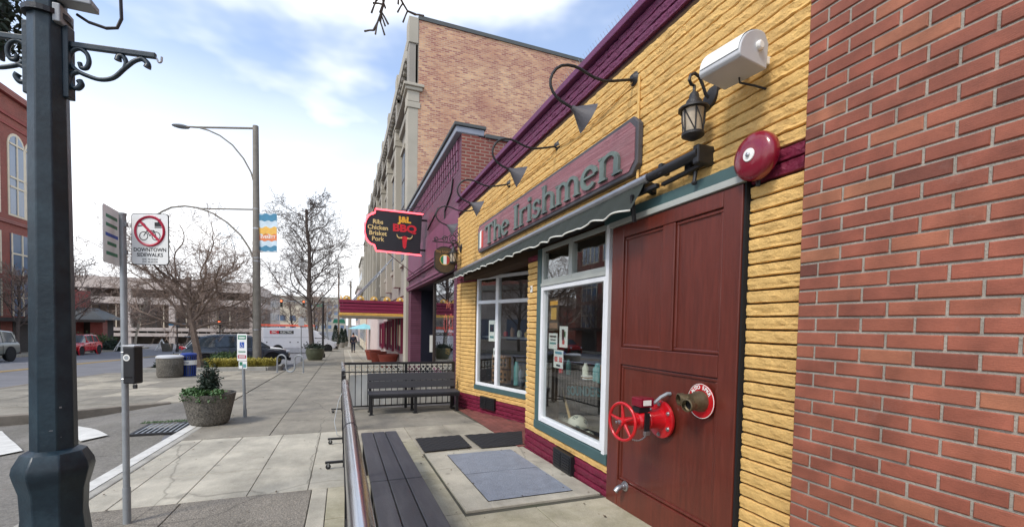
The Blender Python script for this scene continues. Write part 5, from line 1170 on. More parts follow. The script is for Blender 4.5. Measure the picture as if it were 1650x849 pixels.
# ---------- accessible parking sign
ac = thing('accessible_parking_sign', (-1.56, 8.69, g(8.69)), 'slim post with green and white parking sign showing a blue wheelchair square', 'sign')
MB().tube([(-1.553,8.69,g(8.69)), (-1.60,8.74,1.0)], .024, 12).build('pole', 'galv', ac, smooth=40); MB().tube([(-1.553,8.69,g(8.69)), (-1.5545,8.69,g(8.69)+.14)], .029, 12).build('sleeve', 'galv', ac, smooth=40)
ua = V((.94,-.34,0)); na = ua.cross(UZ); oa = V((-1.600,8.70,.93))
MB().prism(rr(.165,.46,.012), oa, ua, UZ, .003).build('plate', 'sign_white', ac)
for (x, z, w_, h_, mt) in ((0,.17,.135,.07,'sign_green'),(0,.04,.075,.10,'sign_blue'),(0,-.075,.12,.02,'sign_green'),(0,-.16,.14,.055,'sign_red')): MB().prism(rr(w_,h_,.004), oa+ua*x+UZ*z+na*.0012, ua, UZ, .0008).build('print', mt, ac)
for (x, z, w_, h_) in ((0,.175,.11,.012),(0,.155,.09,.01),(0,-.15,.11,.01),(0,-.17,.11,.01)): MB().prism(rr(w_,h_,.002), oa+ua*x+UZ*z+na*.0022, ua, UZ, .0006).build('print_line', 'sign_white', ac)
MB().tube([oa+na*.003+UZ*.025+ua*(.022*cos(a)-.003)+UZ*(.022*sin(a)) for a in [radians(160+18*k) for k in range(13)]], .004, 4).build('wheelchair_mark', 'sign_white', ac)
MB().tube([oa+na*.003+UZ*.07-ua*.008, oa+na*.003+UZ*.043-ua*.005, oa+na*.003+UZ*.038+ua*.014, oa+na*.003+UZ*.01+ua*.024], .004, 4).build('wheelchair_mark', 'sign_white', ac); MB().sph(oa+na*.003+UZ*.08-ua*.009, .006, 6, 4).build('wheelchair_mark', 'sign_white', ac)
oa2 = oa+V((.012,.002,-.30)); MB().prism(rr(.14,.13,.01), oa2, ua, UZ, .003).build('van_plate', 'sign_white', ac)
for (x, z, w_, h_, mt) in ((-.03,.02,.05,.06,'sign_green'),(.03,-.015,.05,.06,'teal_tin')): MB().prism(rr(w_,h_,.004), oa2+ua*x+UZ*z+na*.0012, ua, UZ, .0008).build('print', mt, ac)
# ---------- litter bins on the bulb
def zb(x, y): return g(y)+.002
tb = thing('concrete_bin', (-5.40,17.95,zb(0,17.95)), 'round pebbled concrete bin with pale lid beside the blue slatted bin', 'bin'); c = V((-5.40,17.95,zb(0,17.95)))
MB().lathe([(.30,0),(.34,.03),(.36,.08),(.375,.62),(.36,.66)], c, n=28).build('drum', 'planter_agg', tb, smooth=35); MB().lathe([(.385,.655),(.385,.70),(.33,.735),(.10,.75),(.001,.75)], c, n=28).build('lid', 'speaker_grey', tb, smooth=35)
b2 = thing('recycling_bin', (-4.98,18.35,zb(0,18.35)), 'blue slatted recycling bin with white band beside the concrete bin', 'bin'); c = V((-4.98,18.35,zb(0,18.35)))
MB().lathe([(.19,.02),(.19,.66)], c, n=20).build('liner', 'car_navy', b2)
for k in range(20): a = 2*pi*k/20; MB().bar(c+V((.205*cos(a),.205*sin(a),0)), c+V((.225*cos(a),.225*sin(a),.72)), .03, .012, up=(cos(a),sin(a),0)).build('slat', 'blue_paint', b2)
for z, r_ in ((.03,.205),(.70,.225)): MB().lathe([(r_+.012,z),(r_+.012,z+.03),(r_-.012,z+.03),(r_-.012,z)], c, n=24, cap=False).build('hoop', 'blue_paint', b2)
MB().lathe([(.236,.40),(.240,.56)], c, n=28, cap=False).build('label_band', 'white_plastic', b2, smooth=40); MB().lathe([(.24,.72),(.25,.76),(.20,.80),(.10,.81)], c, n=24).build('lid', 'blue_paint', b2, smooth=40)
lettering('RECYCLE', .07, c+V((-.07,-.238,.48)), (.97,-.24,0), UZ, 'blue_paint', b2, bold=.001)
# ---------- wave bike rack
bk_ = thing('bike_rack', (-1.95,19.2,g(19.2)), 'grey wave-shaped tube bike rack standing on the pavement', 'bike rack'); uu = V((.93,-.36,0)); o = V((-2.36,19.32,g(19.2)))
pts = []
for (cx, cz, r_, a0, a1) in ((.20,.52,.17,180,0),(.54,.20,.17,180,360),(.88,.52,.17,180,0)):
    for i in range(13): a = radians(a0+(a1-a0)*i/12); pts.append(o+uu*(cx-.03+r_*cos(a))+UZ*(cz+r_*sin(a)))
pts = [o+uu*0.0]+pts+[o+uu*1.02]
MB().tube(pts, .028, 10).build('tube', 'galv', bk_, smooth=50)
for a in (0, 1.02): MB().lathe([(.06,0),(.06,.012)], o+uu*a, n=12).build('foot_plate', 'steel', bk_)
# ---------- tall street light with two arms and a banner
sl_ = thing('street_light', (-3.57,22.6,g(22.6)), 'tall grey tapered street light with two curved arms and a city banner', 'street light'); b0 = V((-3.57,22.6,g(22.6)))
tp = V((-3.67,22.9,10.05))
MB().tube([b0, b0.lerp(tp,.5), tp], [.175,.15,.12], 12).build('pole', 'pole_grey', sl_, smooth=40)
ar = V((-.93,.36,0))
def pz(z): t_ = (z-b0.z)/(tp.z-b0.z); return b0.lerp(tp, t_)
MB().tube([pz(9.95)+ar*.1, pz(9.95)+ar*2.6, pz(9.95)+ar*3.1+UZ*.02], [.05,.045,.04], 8).build('luminaire_arm', 'pole_grey', sl_, smooth=40)
MB().tube([pz(7.65)+ar*.12, pz(8.0)+ar*.22, pz(8.6)+ar*.55, pz(9.2)+ar*1.05, pz(9.6)+ar*1.6, pz(9.82)+ar*2.1, pz(9.93)+ar*2.5], .035, 8).build('brace', 'pole_grey', sl_, smooth=50)
MB().sph(pz(9.98)+ar*3.35, .16, 12, 6, (2.2,1.2,.55)).build('luminaire', 'galv', sl_, smooth=60)
MB().tube([pz(6.35)+ar*.12, pz(6.35)+ar*2.6], .035, 8).build('decoration_arm', 'pole_grey', sl_, smooth=40)
MB().tube([pz(4.2)+ar*.15, pz(4.6)+ar*.3, pz(5.2)+ar*.7, pz(5.75)+ar*1.3, pz(6.15)+ar*1.95, pz(6.38)+ar*2.6, pz(6.45)+ar*3.2, pz(6.38)+ar*3.8, pz(6.2)+ar*4.2, pz(5.95)+ar*4.6], .038, 8).build('decoration_arm', 'pole_grey', sl_, smooth=50)
for z in (7.65,6.35,4.2,4.05,1.0,5.5): MB().lathe([(.185-.007*z,-.03),(.185-.007*z,.03)], pz(z), n=12).build('band', 'steel', sl_)
# banner
bo = pz(5.35)+V((.93,-.36,0))*.53; ub = V((.93,-.36,0)); nb_ = ub.cross(UZ)
for z in (6.18,4.48): MB().tube([pz(z)+ub*.1, pz(z)+ub*.95], .015, 6).build('banner_rod', 'galv', sl_)
bn = MB().prism([(-.4,-.86),(.4,-.86),(.4,.82),(-.4,.82)], bo, ub, UZ, .01).build('banner', 'banner_pale', sl_)
for (z0, z1, mt, tp_) in ((.5,.8,'banner_teal',.02),(-.1,.22,'banner_gold',.0),(-.38,-.1,'banner_orange',0),(-.84,-.62,'banner_teal',.03)):
    n = 12; top = [(.39-.78*i/n, z1+.04*sin(i*1.05)) for i in range(n+1)]; bot = [(-.39+.78*i/n, z0+.03*sin(i*1.3)) for i in range(n+1)]
    MB().prism(bot+top, bo+nb_*(.004+tp_*.05), ub, UZ, .003).build('wave', mt, bn)
lettering('EVERETT', .17, bo+nb_*.008+UZ*-.22, ub, UZ, 'paper', bn, bold=.004)
sf = thing('snowflake_decoration', pz(5.6)+ar*1.0, 'pale snowflake decoration hung from the street light arm', 'decoration')
m = MB(); sc_f = pz(5.15)+ar*1.15
for k in range(6):
    a = pi/3*k+.2; d = ar*cos(a)+UZ*sin(a); m.tube([sc_f, sc_f+d*.62], .012, 4)
    for q in (.3,.45):
        for s_ in (.9,-.9): d2 = ar*cos(a+s_)+UZ*sin(a+s_); m.tube([sc_f+d*q, sc_f+d*q+d2*.16], .010, 4)
m.build('crystal', 'banner_pale', sf); MB().tube([sc_f+UZ*.6, pz(5.95)+ar*1.3], .006, 4).build('hanger', 'steel', sf)
# ================================================================== PURPLE BARBECUE BUILDING
pu = thing('purple_building', (5, 12.7, g(12.7)), 'two-tone purple brick shop with bracketed cornice and dark recessed entrance', 'building')
pX = 2.24; pY0, pY1, pT = 8.96, 16.5, 5.28
m = MB(); m.box((pX, pY0, 2.62), (2.6, pY1, pT)); m.box((pX, pY0, -.6), (2.6, 9.42, 2.62)); m.box((pX, 15.9, -.9), (2.6, pY1, 2.62)); m.build('front_wall', 'brick_purple', pu)
MB().box((2.602, pY0, -.6), (12, pY0+.25, pT-.02)).build('side_wall', 'brick_old', pu)
m = MB(); m.box((pX+.003, pY0-.002, 3.7), (2.6, pY0+.0, pT)); m.build('corner_bricks', 'brick_old', pu)
MB().box((2.602, 16.2, -.9), (12, pY1, pT-.02)).build('side_wall', 'brick_old', pu); MB().box((2.6, pY0+.25, 5.0), (12, 16.2, 5.15)).build('roof', 'far_dark', pu)
MB().box((2.12, pY0-.02, pT), (2.72, pY1+.02, pT+.13)).build('cornice', 'cornice_grey', pu, bevel=.02); MB().box((2.08, pY0-.05, pT+.132), (2.75, pY1+.05, pT+.20)).build('coping', 'roof_slate', pu, bevel=.01)
MB().box((2.74, pY0-.04, pT-.02), (12, pY0+.3, pT+.06)).build('coping', 'roof_slate', pu, bevel=.01)
# corbelled frieze: stacked bricks with dark gaps
for k in range(30):
    y = 9.25+k*.235
    for r_, (z0, z1, x) in enumerate(((5.02,5.22,2.205),(4.80,5.0,2.215),(4.62,4.78,2.225))): MB().box((x, y-.05, z0), (pX+.01, y+.05, z1)).build('corbel', 'purple_flat', pu)
for k in range(30):
    y = 9.25+k*.235+.1175; MB().box((pX-.004, y-.0675, 4.72), (pX+.01, y+.0675, 5.20)).build('corbel_gap', 'dark_void', pu)
# string course and sign band
for z0, z1, x in ((2.98,3.05,2.15),(2.92,2.975,2.18),(2.62,2.70,2.14),(2.55,2.617,2.17)): MB().box((x, pY0+.01, z0), (pX+.02, pY1-.01, z1)).build('moulding', 'purple_flat', pu, bevel=.01)
MB().box((2.21, pY0+.02, 3.12), (pX+.02, pY1-.02, 3.85)).build('sign_band', 'purple_flat', pu, bevel=.006)
MB().tube([(2.225,9.6,4.55),(2.225,9.75,4.3),(2.225,10.4,4.05),(2.225,10.42,3.05)], .02, 5).build('wire', 'ink', pu); MB().tube([(2.225,11.2,4.3),(2.225,12.7,4.05)], .018, 5).build('wire', 'ink', pu)
# shopfront: near window, recessed dark porch, far pier
MB().box((2.34, 9.42, -.6), (2.5, 12.2, .25)).build('stall_riser', 'purple_flat', pu); MB().box((2.36,9.44,.26),(2.372,12.18,2.5)).build('pane', 'glass_dark', pu)
for (y0, y1, z0, z1) in ((9.42,9.48,.25,2.55),(12.14,12.2,.25,2.55),(9.48,12.14,.25,.31),(9.48,12.14,2.49,2.55)): MB().box((2.32,y0,z0),(2.42,y1,z1)).build('window_frame', 'wood_dark', pu, bevel=.004)
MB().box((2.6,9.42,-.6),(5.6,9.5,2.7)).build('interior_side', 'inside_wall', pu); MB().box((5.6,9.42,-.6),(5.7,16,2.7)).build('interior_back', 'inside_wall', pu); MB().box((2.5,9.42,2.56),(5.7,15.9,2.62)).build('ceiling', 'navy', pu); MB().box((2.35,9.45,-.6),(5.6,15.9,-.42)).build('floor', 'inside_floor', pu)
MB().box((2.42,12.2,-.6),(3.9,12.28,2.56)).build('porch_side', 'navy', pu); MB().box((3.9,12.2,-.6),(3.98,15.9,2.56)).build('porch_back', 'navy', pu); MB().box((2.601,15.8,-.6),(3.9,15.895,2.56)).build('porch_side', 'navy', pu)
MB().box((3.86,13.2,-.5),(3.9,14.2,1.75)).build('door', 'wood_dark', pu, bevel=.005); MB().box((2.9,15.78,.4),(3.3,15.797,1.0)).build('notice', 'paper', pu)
# neon sign in the shop window
nn_ = thing('neon_window_sign', (2.42, 10.9, 1.0), 'dim red neon sign hanging in the purple shop window', 'neon sign')
for yc, zc, r_ in ((10.5,1.42,.2),(11.1,1.42,.2)): MB().tube([(2.43, yc+r_*.8*cos(2*pi*k/20), zc+r_*1.1*sin(2*pi*k/20)) for k in range(20)], .010, 5, closed=True).build('tube', 'neon_dim', nn_)
MB().tube([(2.43,10.55,1.75),(2.43,10.7,1.95),(2.43,10.8,1.8),(2.43,10.95,2.0),(2.43,11.0,1.78)], .010, 5).build('tube', 'neon_orange', nn_, smooth=40)
lettering('BBQ', .3, (2.43,10.9,.98), (0,-1,0), UZ, 'paper', nn_, bold=.004); lettering('OPEN', .2, (2.43,10.8,.72), (0,-1,0), UZ, 'yellow_text', nn_, bold=.004)
MB().box((2.45,10.2,2.2),(2.46,11.5,2.22)).build('hanger', 'black_metal', nn_)
# ---------- projecting barbecue sign
bq = thing('barbecue_sign', (1.4, 12.9, 3.34), 'projecting black barbecue sign outlined in red neon with a bull skull', 'sign')
def bqpoly(s):
    pts = [(.75,.555),(-.50,.565),(-.52,.46),(-.60,.44)]
    pts += [(-.56-.22*sin(radians(a)), .03+.40*cos(radians(a))) for a in range(0, 181, 15)]
    pts += [(-.53,-.38),(-.50,-.45),(-.48,-.53),(.70,-.565)]
    return [(a*s+(s-1)*.0, b*s) for a, b in pts]
qo = V((1.34, 12.9, 3.92)); ux = V((1,0,0))
MB().prism(bqpoly(1.0)[::-1][::-1], qo+V((0,-.10,0)), ux, UZ, .20).build('cabinet', 'sign_black', bq)
MB().prism(bqpoly(.97), qo+V((0,-.104,0)), ux, UZ, .003).build('face', 'sign_black', bq)
for s_, r_ in ((1.015,.012),(1.05,.010)): MB().tube([qo+V((a, -.115, b)) for a, b in bqpoly(s_)], r_, 6).build('neon_tube', 'neon_red', bq)
for i, tx in enumerate(('Ribs','Chicken','Brisket','Pork')): lettering(tx, .165, qo+V((-.45,-.108,.24-i*.155)), ux, UZ, 'cream_text', bq, bold=.003)
lettering('J&L', .22, qo+V((.27,-.108,.36)), ux, UZ, 'yellow_text', bq, bold=.012, sx=1.1); lettering('BBQ', .27, qo+V((.27,-.108,.12)), ux, UZ, 'red_text', bq, bold=.012, sx=1.25)
MB().prism([(-.09,.06),(-.06,-.06),(-.045,-.22),(.0,-.27),(.045,-.22),(.06,-.06),(.09,.06),(0,.09)], qo+V((.27,-.107,-.17)), ux, UZ, .003).build('skull', 'red_text', bq)
for s_ in (-1, 1): MB().tube([qo+V((.27+s_*a, -.112, -.17+b)) for a, b in ((.07,.03),(.15,.02),(.2,.06),(.215,.13))], [.022,.02,.014,.004], 6).build('horn', 'cream_text', bq, smooth=40)
for z in (3.5,4.35): MB().tube([(2.05,12.9,z),(2.25,12.9,z)], .03, 8).build('mount', 'black_metal', bq)
MB().tube([(1.1,12.9,3.4),(2.2,14.4,2.9)], .012, 5).build('stay', 'steel', bq); MB().tube([(1.3,12.9,4.5),(2.24,13.9,5.0)], .012, 5).build('stay', 'steel', bq)
# ================================================================== THEATRE
th = thing('theatre_building', (9, 34, g(34)), 'tall theatre with pale brick flank, stone pilastered front and moulded cornice', 'building')
tX, tY0, tY1, tZ = 2.42, 16.62, 52, 12.25
MB().box((2.52, tY0, -1.5), (16, tY0+.3, 12.36)).build('side_wall', 'brick_theatre', th); MB().box((2.5, tY0-.04, 12.362), (16.1, tY0+.36, 12.50)).build('side_coping', 'roof_slate', th)
MB().box((2.44, tY1-.3, -2.2), (16, tY1, 12.2)).build('side_wall', 'brick_theatre', th); MB().box((2.5, tY0+.3, 11.8), (16, tY1-.3, 11.95)).build('roof', 'far_dark', th)
MB().box((6.5,22,11.96),(14,34,13.6)).build('stage_house', 'stone_grey', th)
MB().box((tX, tY0+.02, 2.6), (2.7, tY1-.02, 12.0)).build('front_wall', 'stone_grey', th)
MB().box((2.50, tY0+.4, -2.2), (2.7, tY1-.02, 2.598)).build('ground_floor_wall', 'pink_wall', th)
nby = 9; step = (tY1-tY0-1.0)/nby
for k in range(nby+1):
    y = tY0+.30+k*step
    MB().box((2.15, y-.30, -1.9 if k in (0,) else 3.0), (2.53, y+.30, 9.2)).build('pilaster', 'stone', th, bevel=.02)
    cp = MB().box((2.11, y-.33, 9.202), (2.60, y+.33, 9.42)).build('capital', 'stone', th, bevel=.02)
    MB().box((2.13,y-.33,9.425),(2.56,y+.33,9.80)).build('block', 'stone', cp, bevel=.015); MB().box((2.05 if k == 0 else 2.12,y-.40,9.804),(2.66,y+.40,9.92)).build('abacus', 'stone', cp, bevel=.02); MB().box((1.98 if k == 0 else 2.08,y-.46,9.924),(2.72,y+.46,10.03)).build('abacus', 'stone', cp, bevel=.02)
    MB().box((2.18, y-.28, 10.034), (2.51, y+.28, 11.5)).build('upper_pilaster', 'stone_grey', th, bevel=.02)
    MB().box((2.16, y-.32, 11.504), (2.51, y+.32, 12.3 if k else 12.42)).build('parapet_block', 'stone', th, bevel=.02)
    if k < nby:
        for q in (.32, .68):
            wy = y+step*q; wd = MB().box((2.37, wy-.48, 4.0), (2.43, wy+.48, 8.6)).build('window', 'wood_dark', th)
            for zz in range(4): MB().box((2.362, wy-.44, 4.1+zz*1.12), (2.369, wy+.44, 5.1+zz*1.12)).build('pane', 'far_glass', wd)
            MB().box((2.30, wy-.56, 8.62), (2.43, wy+.56, 8.8)).build('window_head', 'stone', th, bevel=.01); MB().box((2.30, wy-.56, 3.8), (2.43, wy+.56, 3.98)).build('window_sill', 'stone', th, bevel=.01)
        MB().box((2.34, y+.6, 10.3), (2.43, y+step-.6, 11.2)).build('frieze_panel', 'stone', th, bevel=.02)
for (x, z0, z1) in ((2.28,9.5,9.78),(2.10,9.94,10.05),(2.2,10.052,10.2),(2.12,11.25,11.36),(2.25,11.362,11.48)): MB().box((x, tY0+.8, z0), (2.46, tY1, z1)).build('cornice', 'stone_grey', th, bevel=.02)
MB().box((2.22, tY0+.62, 11.482), (2.5, tY1, 12.2)).build('parapet', 'stone', th, bevel=.02)
for k in range(70): y = tY0+1+k*.49; MB().box((2.16,y-.1,11.1),(2.3,y+.1,11.248)).build('dentil', 'stone_grey', th)
# poster cases along the ground floor
for i, (ya, yb) in enumerate(((19.9,22.3),(23.6,25.6),(26.6,28.6),(30,32))):
    pcs = thing('poster_case', (2.45,(ya+yb)/2,g(ya)), ('maroon framed poster case by the marquee corner','maroon framed poster case, second along from the barbecue shop','maroon framed poster case, third along from the barbecue shop','maroon framed poster case, fourth along from the barbecue shop')[i], 'poster case', 'poster cases under the marquee')
    zb_, zt_ = g(ya)+.7, g(ya)+2.35
    MB().box((2.44,ya+.08,zb_+.08),(2.46,yb-.08,zt_-.08)).build('poster', 'far_glass' if i % 2 else 'ink', pcs); MB().box((2.43,ya+.6,zb_+.3),(2.438,yb-.6,zt_-.4)).build('print', 'cream', pcs)
    for (a, b, c_, d) in ((ya,ya+.09,zb_,zt_),(yb-.09,yb,zb_,zt_),(ya+.09,yb-.09,zb_,zb_+.09),(ya+.09,yb-.09,zt_-.09,zt_),((ya+yb)/2-.03,(ya+yb)/2+.03,zb_+.09,zt_-.09)): MB().box((2.38,a,c_),(2.5,b,d)).build('frame', 'marquee_red', pcs, bevel=.006)
MB().box((2.3,17.3,.55),(2.51,18.2,1.25)).build('ticket_board', 'ink', label='dark notice board on the theatre wall next to the purple corner', cat='notice board', bevel=.01)
# marquee
mq = thing('theatre_marquee', (1.2, 22.5, 1.55), 'burgundy theatre marquee with gold bands and scalloped crest', 'marquee')
ma, mb_, mx0 = 19.0, 27.5, -.09
MB().box((mx0+.06, ma+.05, 1.64), (2.44, mb_-.05, 1.70)).build('soffit', 'soffit', mq)
MB().box((mx0+.08, ma+.08, 1.705), (2.43, mb_-.08, 2.26)).build('core', 'marquee_red', mq)
for i, (z0, z1, pr, mt) in enumerate(((2.19,2.31,.04,'marquee_red'),(2.06,2.16,.02,'marquee_red'),(1.93,2.04,.03,'marquee_red'),(1.80,1.92,.015,'marquee_red'),(1.745,1.79,.035,'gold'),(1.69,1.735,.05,'gold'))):
    m = MB(); m.box((mx0-pr, ma-pr, z0), (2.42, ma+.07, z1)); m.box((mx0-pr, ma+.071, z0), (mx0+.07, mb_, z1)); m.build('fascia_band', mt, mq, bevel=.008)
for k in range(5):
    x = .05+k*.52; MB().prism([(.15*cos(radians(a)), .17*sin(radians(a))) for a in range(0, 181, 20)], (x+.1, ma-.01, 2.312), (1,0,0), UZ, .05).build('crest_scallop', 'gold', mq, bevel=.008); MB().sph((x+.1,ma-.05,2.38),.05,8,6).build('crest_bulb', 'cream', mq, smooth=40)
for k in range(12):
    y = ma+.5+k*.68; MB().prism([(.15*cos(radians(a)), .17*sin(radians(a))) for a in range(0, 181, 20)], (mx0, y, 2.312), (0,-1,0), UZ, .05).build('crest_scallop', 'gold', mq, bevel=.008)
for y in (20.5,24.5): MB().tube([(.3,y,2.26),(2.3,y+2.2,4.6)], .03, 6).build('stay_rod', 'steel', mq)
for (x, y, s_, lab) in ((2.02,21.6,1.0,'terracotta tub closest to the end railing below the poster cases'),(1.85,25.6,1.0,'terracotta tub between the other two below the poster cases'),(1.78,29.0,1.0,'terracotta tub farthest along below the poster cases')):
    t = thing('terracotta_tub', (x,y,g(y)), lab, 'tub', 'terracotta tubs outside the theatre'); MB().lathe([(.30,0),(.33,.03),(.45,.52),(.48,.54),(.48,.62),(.43,.62),(.41,.5)], (x,y,g(y)), n=24).build('pot', 'terracotta', t, smooth=35); MB().lathe([(.41,.52),(.001,.54)], (x,y,g(y)), n=16).build('soil', 'soil', t)
# umbrella farther on
um = thing('patio_umbrella', (1.9,46,g(46)), 'pale teal patio umbrella past the theatre tubs', 'umbrella'); c = V((2.0,46,g(46)))
MB().tube([c, c+UZ*2.7], .03, 8).build('pole', 'white_plastic', um); MB().lathe([(1.55,2.25),(.8,2.52),(.05,2.75)], c, n=8, cap=False).build('canopy', 'teal_cloth', um)
for k in range(8): a = 2*pi*k/8; MB().tube([c+UZ*2.72, c+V((1.55*cos(a),1.55*sin(a),2.24))], .012, 4).build('rib', 'steel', um)
# ================================================================== FAR BUILDINGS BEYOND THE THEATRE
def block_building(name, lab, x0, x1, y0, y1, zt, mat, faces, win_mat='far_glass', wz=(1.2,3.2), wsz=(1.3,1.6), cornice='stone'):
    zb_ = min(g(y0), g(y1))-.3; t = thing(name, ((x0+x1)/2,(y0+y1)/2,zb_), lab, 'building')
    MB().box((x0,y0,zb_),(x1,y1,zt)).build('wall', mat, t); MB().box((x0-.25,y0-.25,zt+.002),(x1+.25,y1+.25,zt+.5)).build('cornice', cornice, t, bevel=.03)
    for f in faces:
        z = zb_+1.4
        while z+wsz[1] < zt-.5:
            if f == 'W':
                y = y0+1.2
                while y+wsz[0] < y1-.6: w_ = MB().box((x0-.03,y,z),(x0-.003,y+wsz[0],z+wsz[1])).build('window', win_mat, t); MB().box((x0-.12,y-.1,z-.16),(x0-.004,y+wsz[0]+.1,z-.02)).build('sill', 'cream', w_); y += wsz[0]+1.2
            if f == 'E':
                y = y0+1.2
                while y+wsz[0] < y1-.6: w_ = MB().box((x1+.003,y,z),(x1+.03,y+wsz[0],z+wsz[1])).build('window', win_mat, t); MB().box((x1+.004,y-.1,z-.16),(x1+.12,y+wsz[0]+.1,z-.02)).build('sill', 'cream', w_); y += wsz[0]+1.2
            if f == 'S':
                x = x0+1.0
                while x+wsz[0] < x1-.6: w_ = MB().box((x,y0-.03,z),(x+wsz[0],y0-.003,z+wsz[1])).build('window', win_mat, t); MB().box((x-.1,y0-.12,z-.16),(x+wsz[0]+.1,y0-.004,z-.02)).build('sill', 'cream', w_); x += wsz[0]+1.2
            z += wsz[1]+1.5
    return t
block_building('shop_building', 'low cream shop building just past the theatre', 2.5, 14, 53, 72, 5.2, 'cream', ('W',))
block_building('office_tower', 'pale grey office tower rising behind the marquee', 4.2, 16, 110, 130, 16.5, 'stone', ('W','S'), wsz=(1.5,1.8))
block_building('brown_shop', 'brown two-storey shop building beyond the crossing', 2.8, 14, 90, 109, 8.0, 'pink_wall', ('W','S'))
block_building('end_building', 'long pale building closing the end of the street', -30, 1.5, 230, 245, 13, 'stone', ('S',), wsz=(1.6,1.8))
block_building('left_far_block', 'pale block with dark windows beside the far trees', -34, -17, 118, 145, 8.0, 'garage', ('E','S'), wsz=(1.8,1.8))
block_building('white_block', 'white low block beyond the traffic signals', -26, -13, 160, 190, 7, 'cream', ('E','S'), wsz=(1.8,1.8))
# ================================================================== LEFT SIDE OF THE STREET
ab = thing('arched_brick_building', (-32, 38, g(38)), 'red brick building with tall paired arched windows and white glazing bars', 'building')
aX, aY0, aY1, aZ = -24.0, 33, 51.3, 18.1
MB().box((-40,aY0-1.8,-2.5),(aX,aY1,aZ)).build('wall', 'brick_arch', ab); MB().box((-40.3,aY0-.3,aZ+.002),(aX+.35,aY1+.3,aZ+.5)).build('cornice', 'brick_pav', ab, bevel=.05)
for z0, z1, p in ((16.6,16.85,.12),(8.5,8.75,.15),(15.9,16.1,.08)): MB().box((aX+.001,aY0,z0),(aX+p,aY1,z1)).build('string_course', 'brick_pav', ab)
def archwin(yc, zb_, zt_, hw):
    n = 10; poly = [(-hw,zb_),(hw,zb_)]+[(hw*cos(pi*i/n), zt_-hw+hw*sin(pi*i/n)) for i in range(n+1)]
    surround = [(-hw-.18,zb_-.15),(hw+.18,zb_-.15)]+[((hw+.18)*cos(pi*i/n), zt_-hw+(hw+.18)*sin(pi*i/n)) for i in range(n+1)]
    w_ = MB().prism(surround, (aX+.05,yc,0), (0,1,0), UZ, .049).build('window', 'cream', ab); MB().prism(poly, (aX+.06,yc,0), (0,1,0), UZ, .009).build('pane', 'far_glass', w_)
    for z in (zb_+(zt_-zb_)*.33, zb_+(zt_-zb_)*.45, zt_-hw): MB().box((aX+.061,yc-hw,z),(aX+.12,yc+hw,z+.14)).build('glazing_bar', 'cream', w_)
    MB().box((aX+.061,yc-.07,zb_),(aX+.11,yc+.07,zt_-.05)).build('glazing_bar', 'cream', w_)
for k in range(4):
    yc = 33.6+k*4.75
    for d in (-.98, .98): archwin(yc+d, 9.3, 15.4, .80)
    for (za, zb_) in ((4.6,7.8),(1.4,4.2)):
        w_ = MB().box((aX+.002,yc-1.8,za),(aX+.06,yc+1.8,zb_)).build('window', 'far_glass', ab)
        for q in (-1.8,-.6,.6,1.7): MB().box((aX+.061,yc+q,za),(aX+.12,yc+q+.12,zb_)).build('glazing_bar', 'cream', w_)
        MB().box((aX+.061,yc-1.8,(za+zb_)/2),(aX+.11,yc+1.8,(za+zb_)/2+.12)).build('glazing_bar', 'cream', w_)
    MB().box((aX+.002,yc-1.7,g(yc)-.1),(aX+.03,yc+1.7,1.0)).build('shop_opening', 'far_dark', ab)
MB().box((aX+.004,aY0,1.02),(aX+.9,aY1,1.3)).build('canopy', 'far_dark', ab)
block_building('siding_shop', 'low pale shop with wide windows across the street from the pub', -40, -24, 2, 32.4, 4.6, 'garage', ('E','S'), wsz=(2.2,1.9))
# brick pavilion with slate roof
pv = thing('brick_pavilion', (-25.5, 60, g(60)), 'small red brick pavilion with dark hipped roof beyond the red car', 'building'); pz_ = g(60)-.3
MB().box((-30,59.6,pz_),(-26.2,63,4.3)).build('chimney_wall', 'brick_pav', pv); MB().box((-24.7,59.2,pz_),(-23.65,60.2,1.25)).build('pier', 'brick_pav', pv); MB().box((-26.2,61.5,pz_),(-24.2,63,1.25)).build('back_wall', 'far_dark', pv)
m = MB(); m.add([(-26.19,58.4,1.2),(-23.2,58.4,1.2),(-23.2,63.5,1.2),(-26.19,63.5,1.2),(-26.19,60.3,2.5),(-25.2,60.3,2.45),(-25.2,62,2.45),(-26.19,62,2.5)],[(3,2,1,0),(0,1,5,4),(1,2,6,5),(2,3,7,6),(4,5,6,7),(0,4,7,3)]); m.build('roof', 'roof_slate', pv)
MB().box((-26.19,58.35,.95),(-23.15,58.45,1.2)).build('fascia', 'far_dark', pv)
# parking garage with pale bands
ga = thing('parking_garage', (-30, 82, g(75)), 'long pale concrete parking garage with dark open decks behind bare trees', 'building')
gY = 76; gzb = g(76)-.3
for (z0, z1) in ((5.5,7.05),(3.45,4.35),(-.3,.15),(-1.05,-.6)): MB().box((-75,gY,z0),(-12.5,gY+18,z1)).build('deck_band', 'garage', ga, bevel=.02)
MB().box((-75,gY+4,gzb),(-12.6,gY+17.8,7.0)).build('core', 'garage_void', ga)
for k in range(13): x = -73+k*5; MB().box((x,gY+.1,gzb),(x+.7,gY+.8,5.49)).build('column', 'garage', ga)
for k in range(62): x = -74.5+k; MB().box((x,gY+.05,-.59),(x+.06,gY+.1,-.31)).build('railing_bar', 'garage', ga)
for k in range(30): x = -40+k*.9; MB().box((x,gY+.6,.2),(x+.10,gY+.7,3.4)).build('screen_post', 'cream' if k % 3 == 0 else 'far_dark', ga)
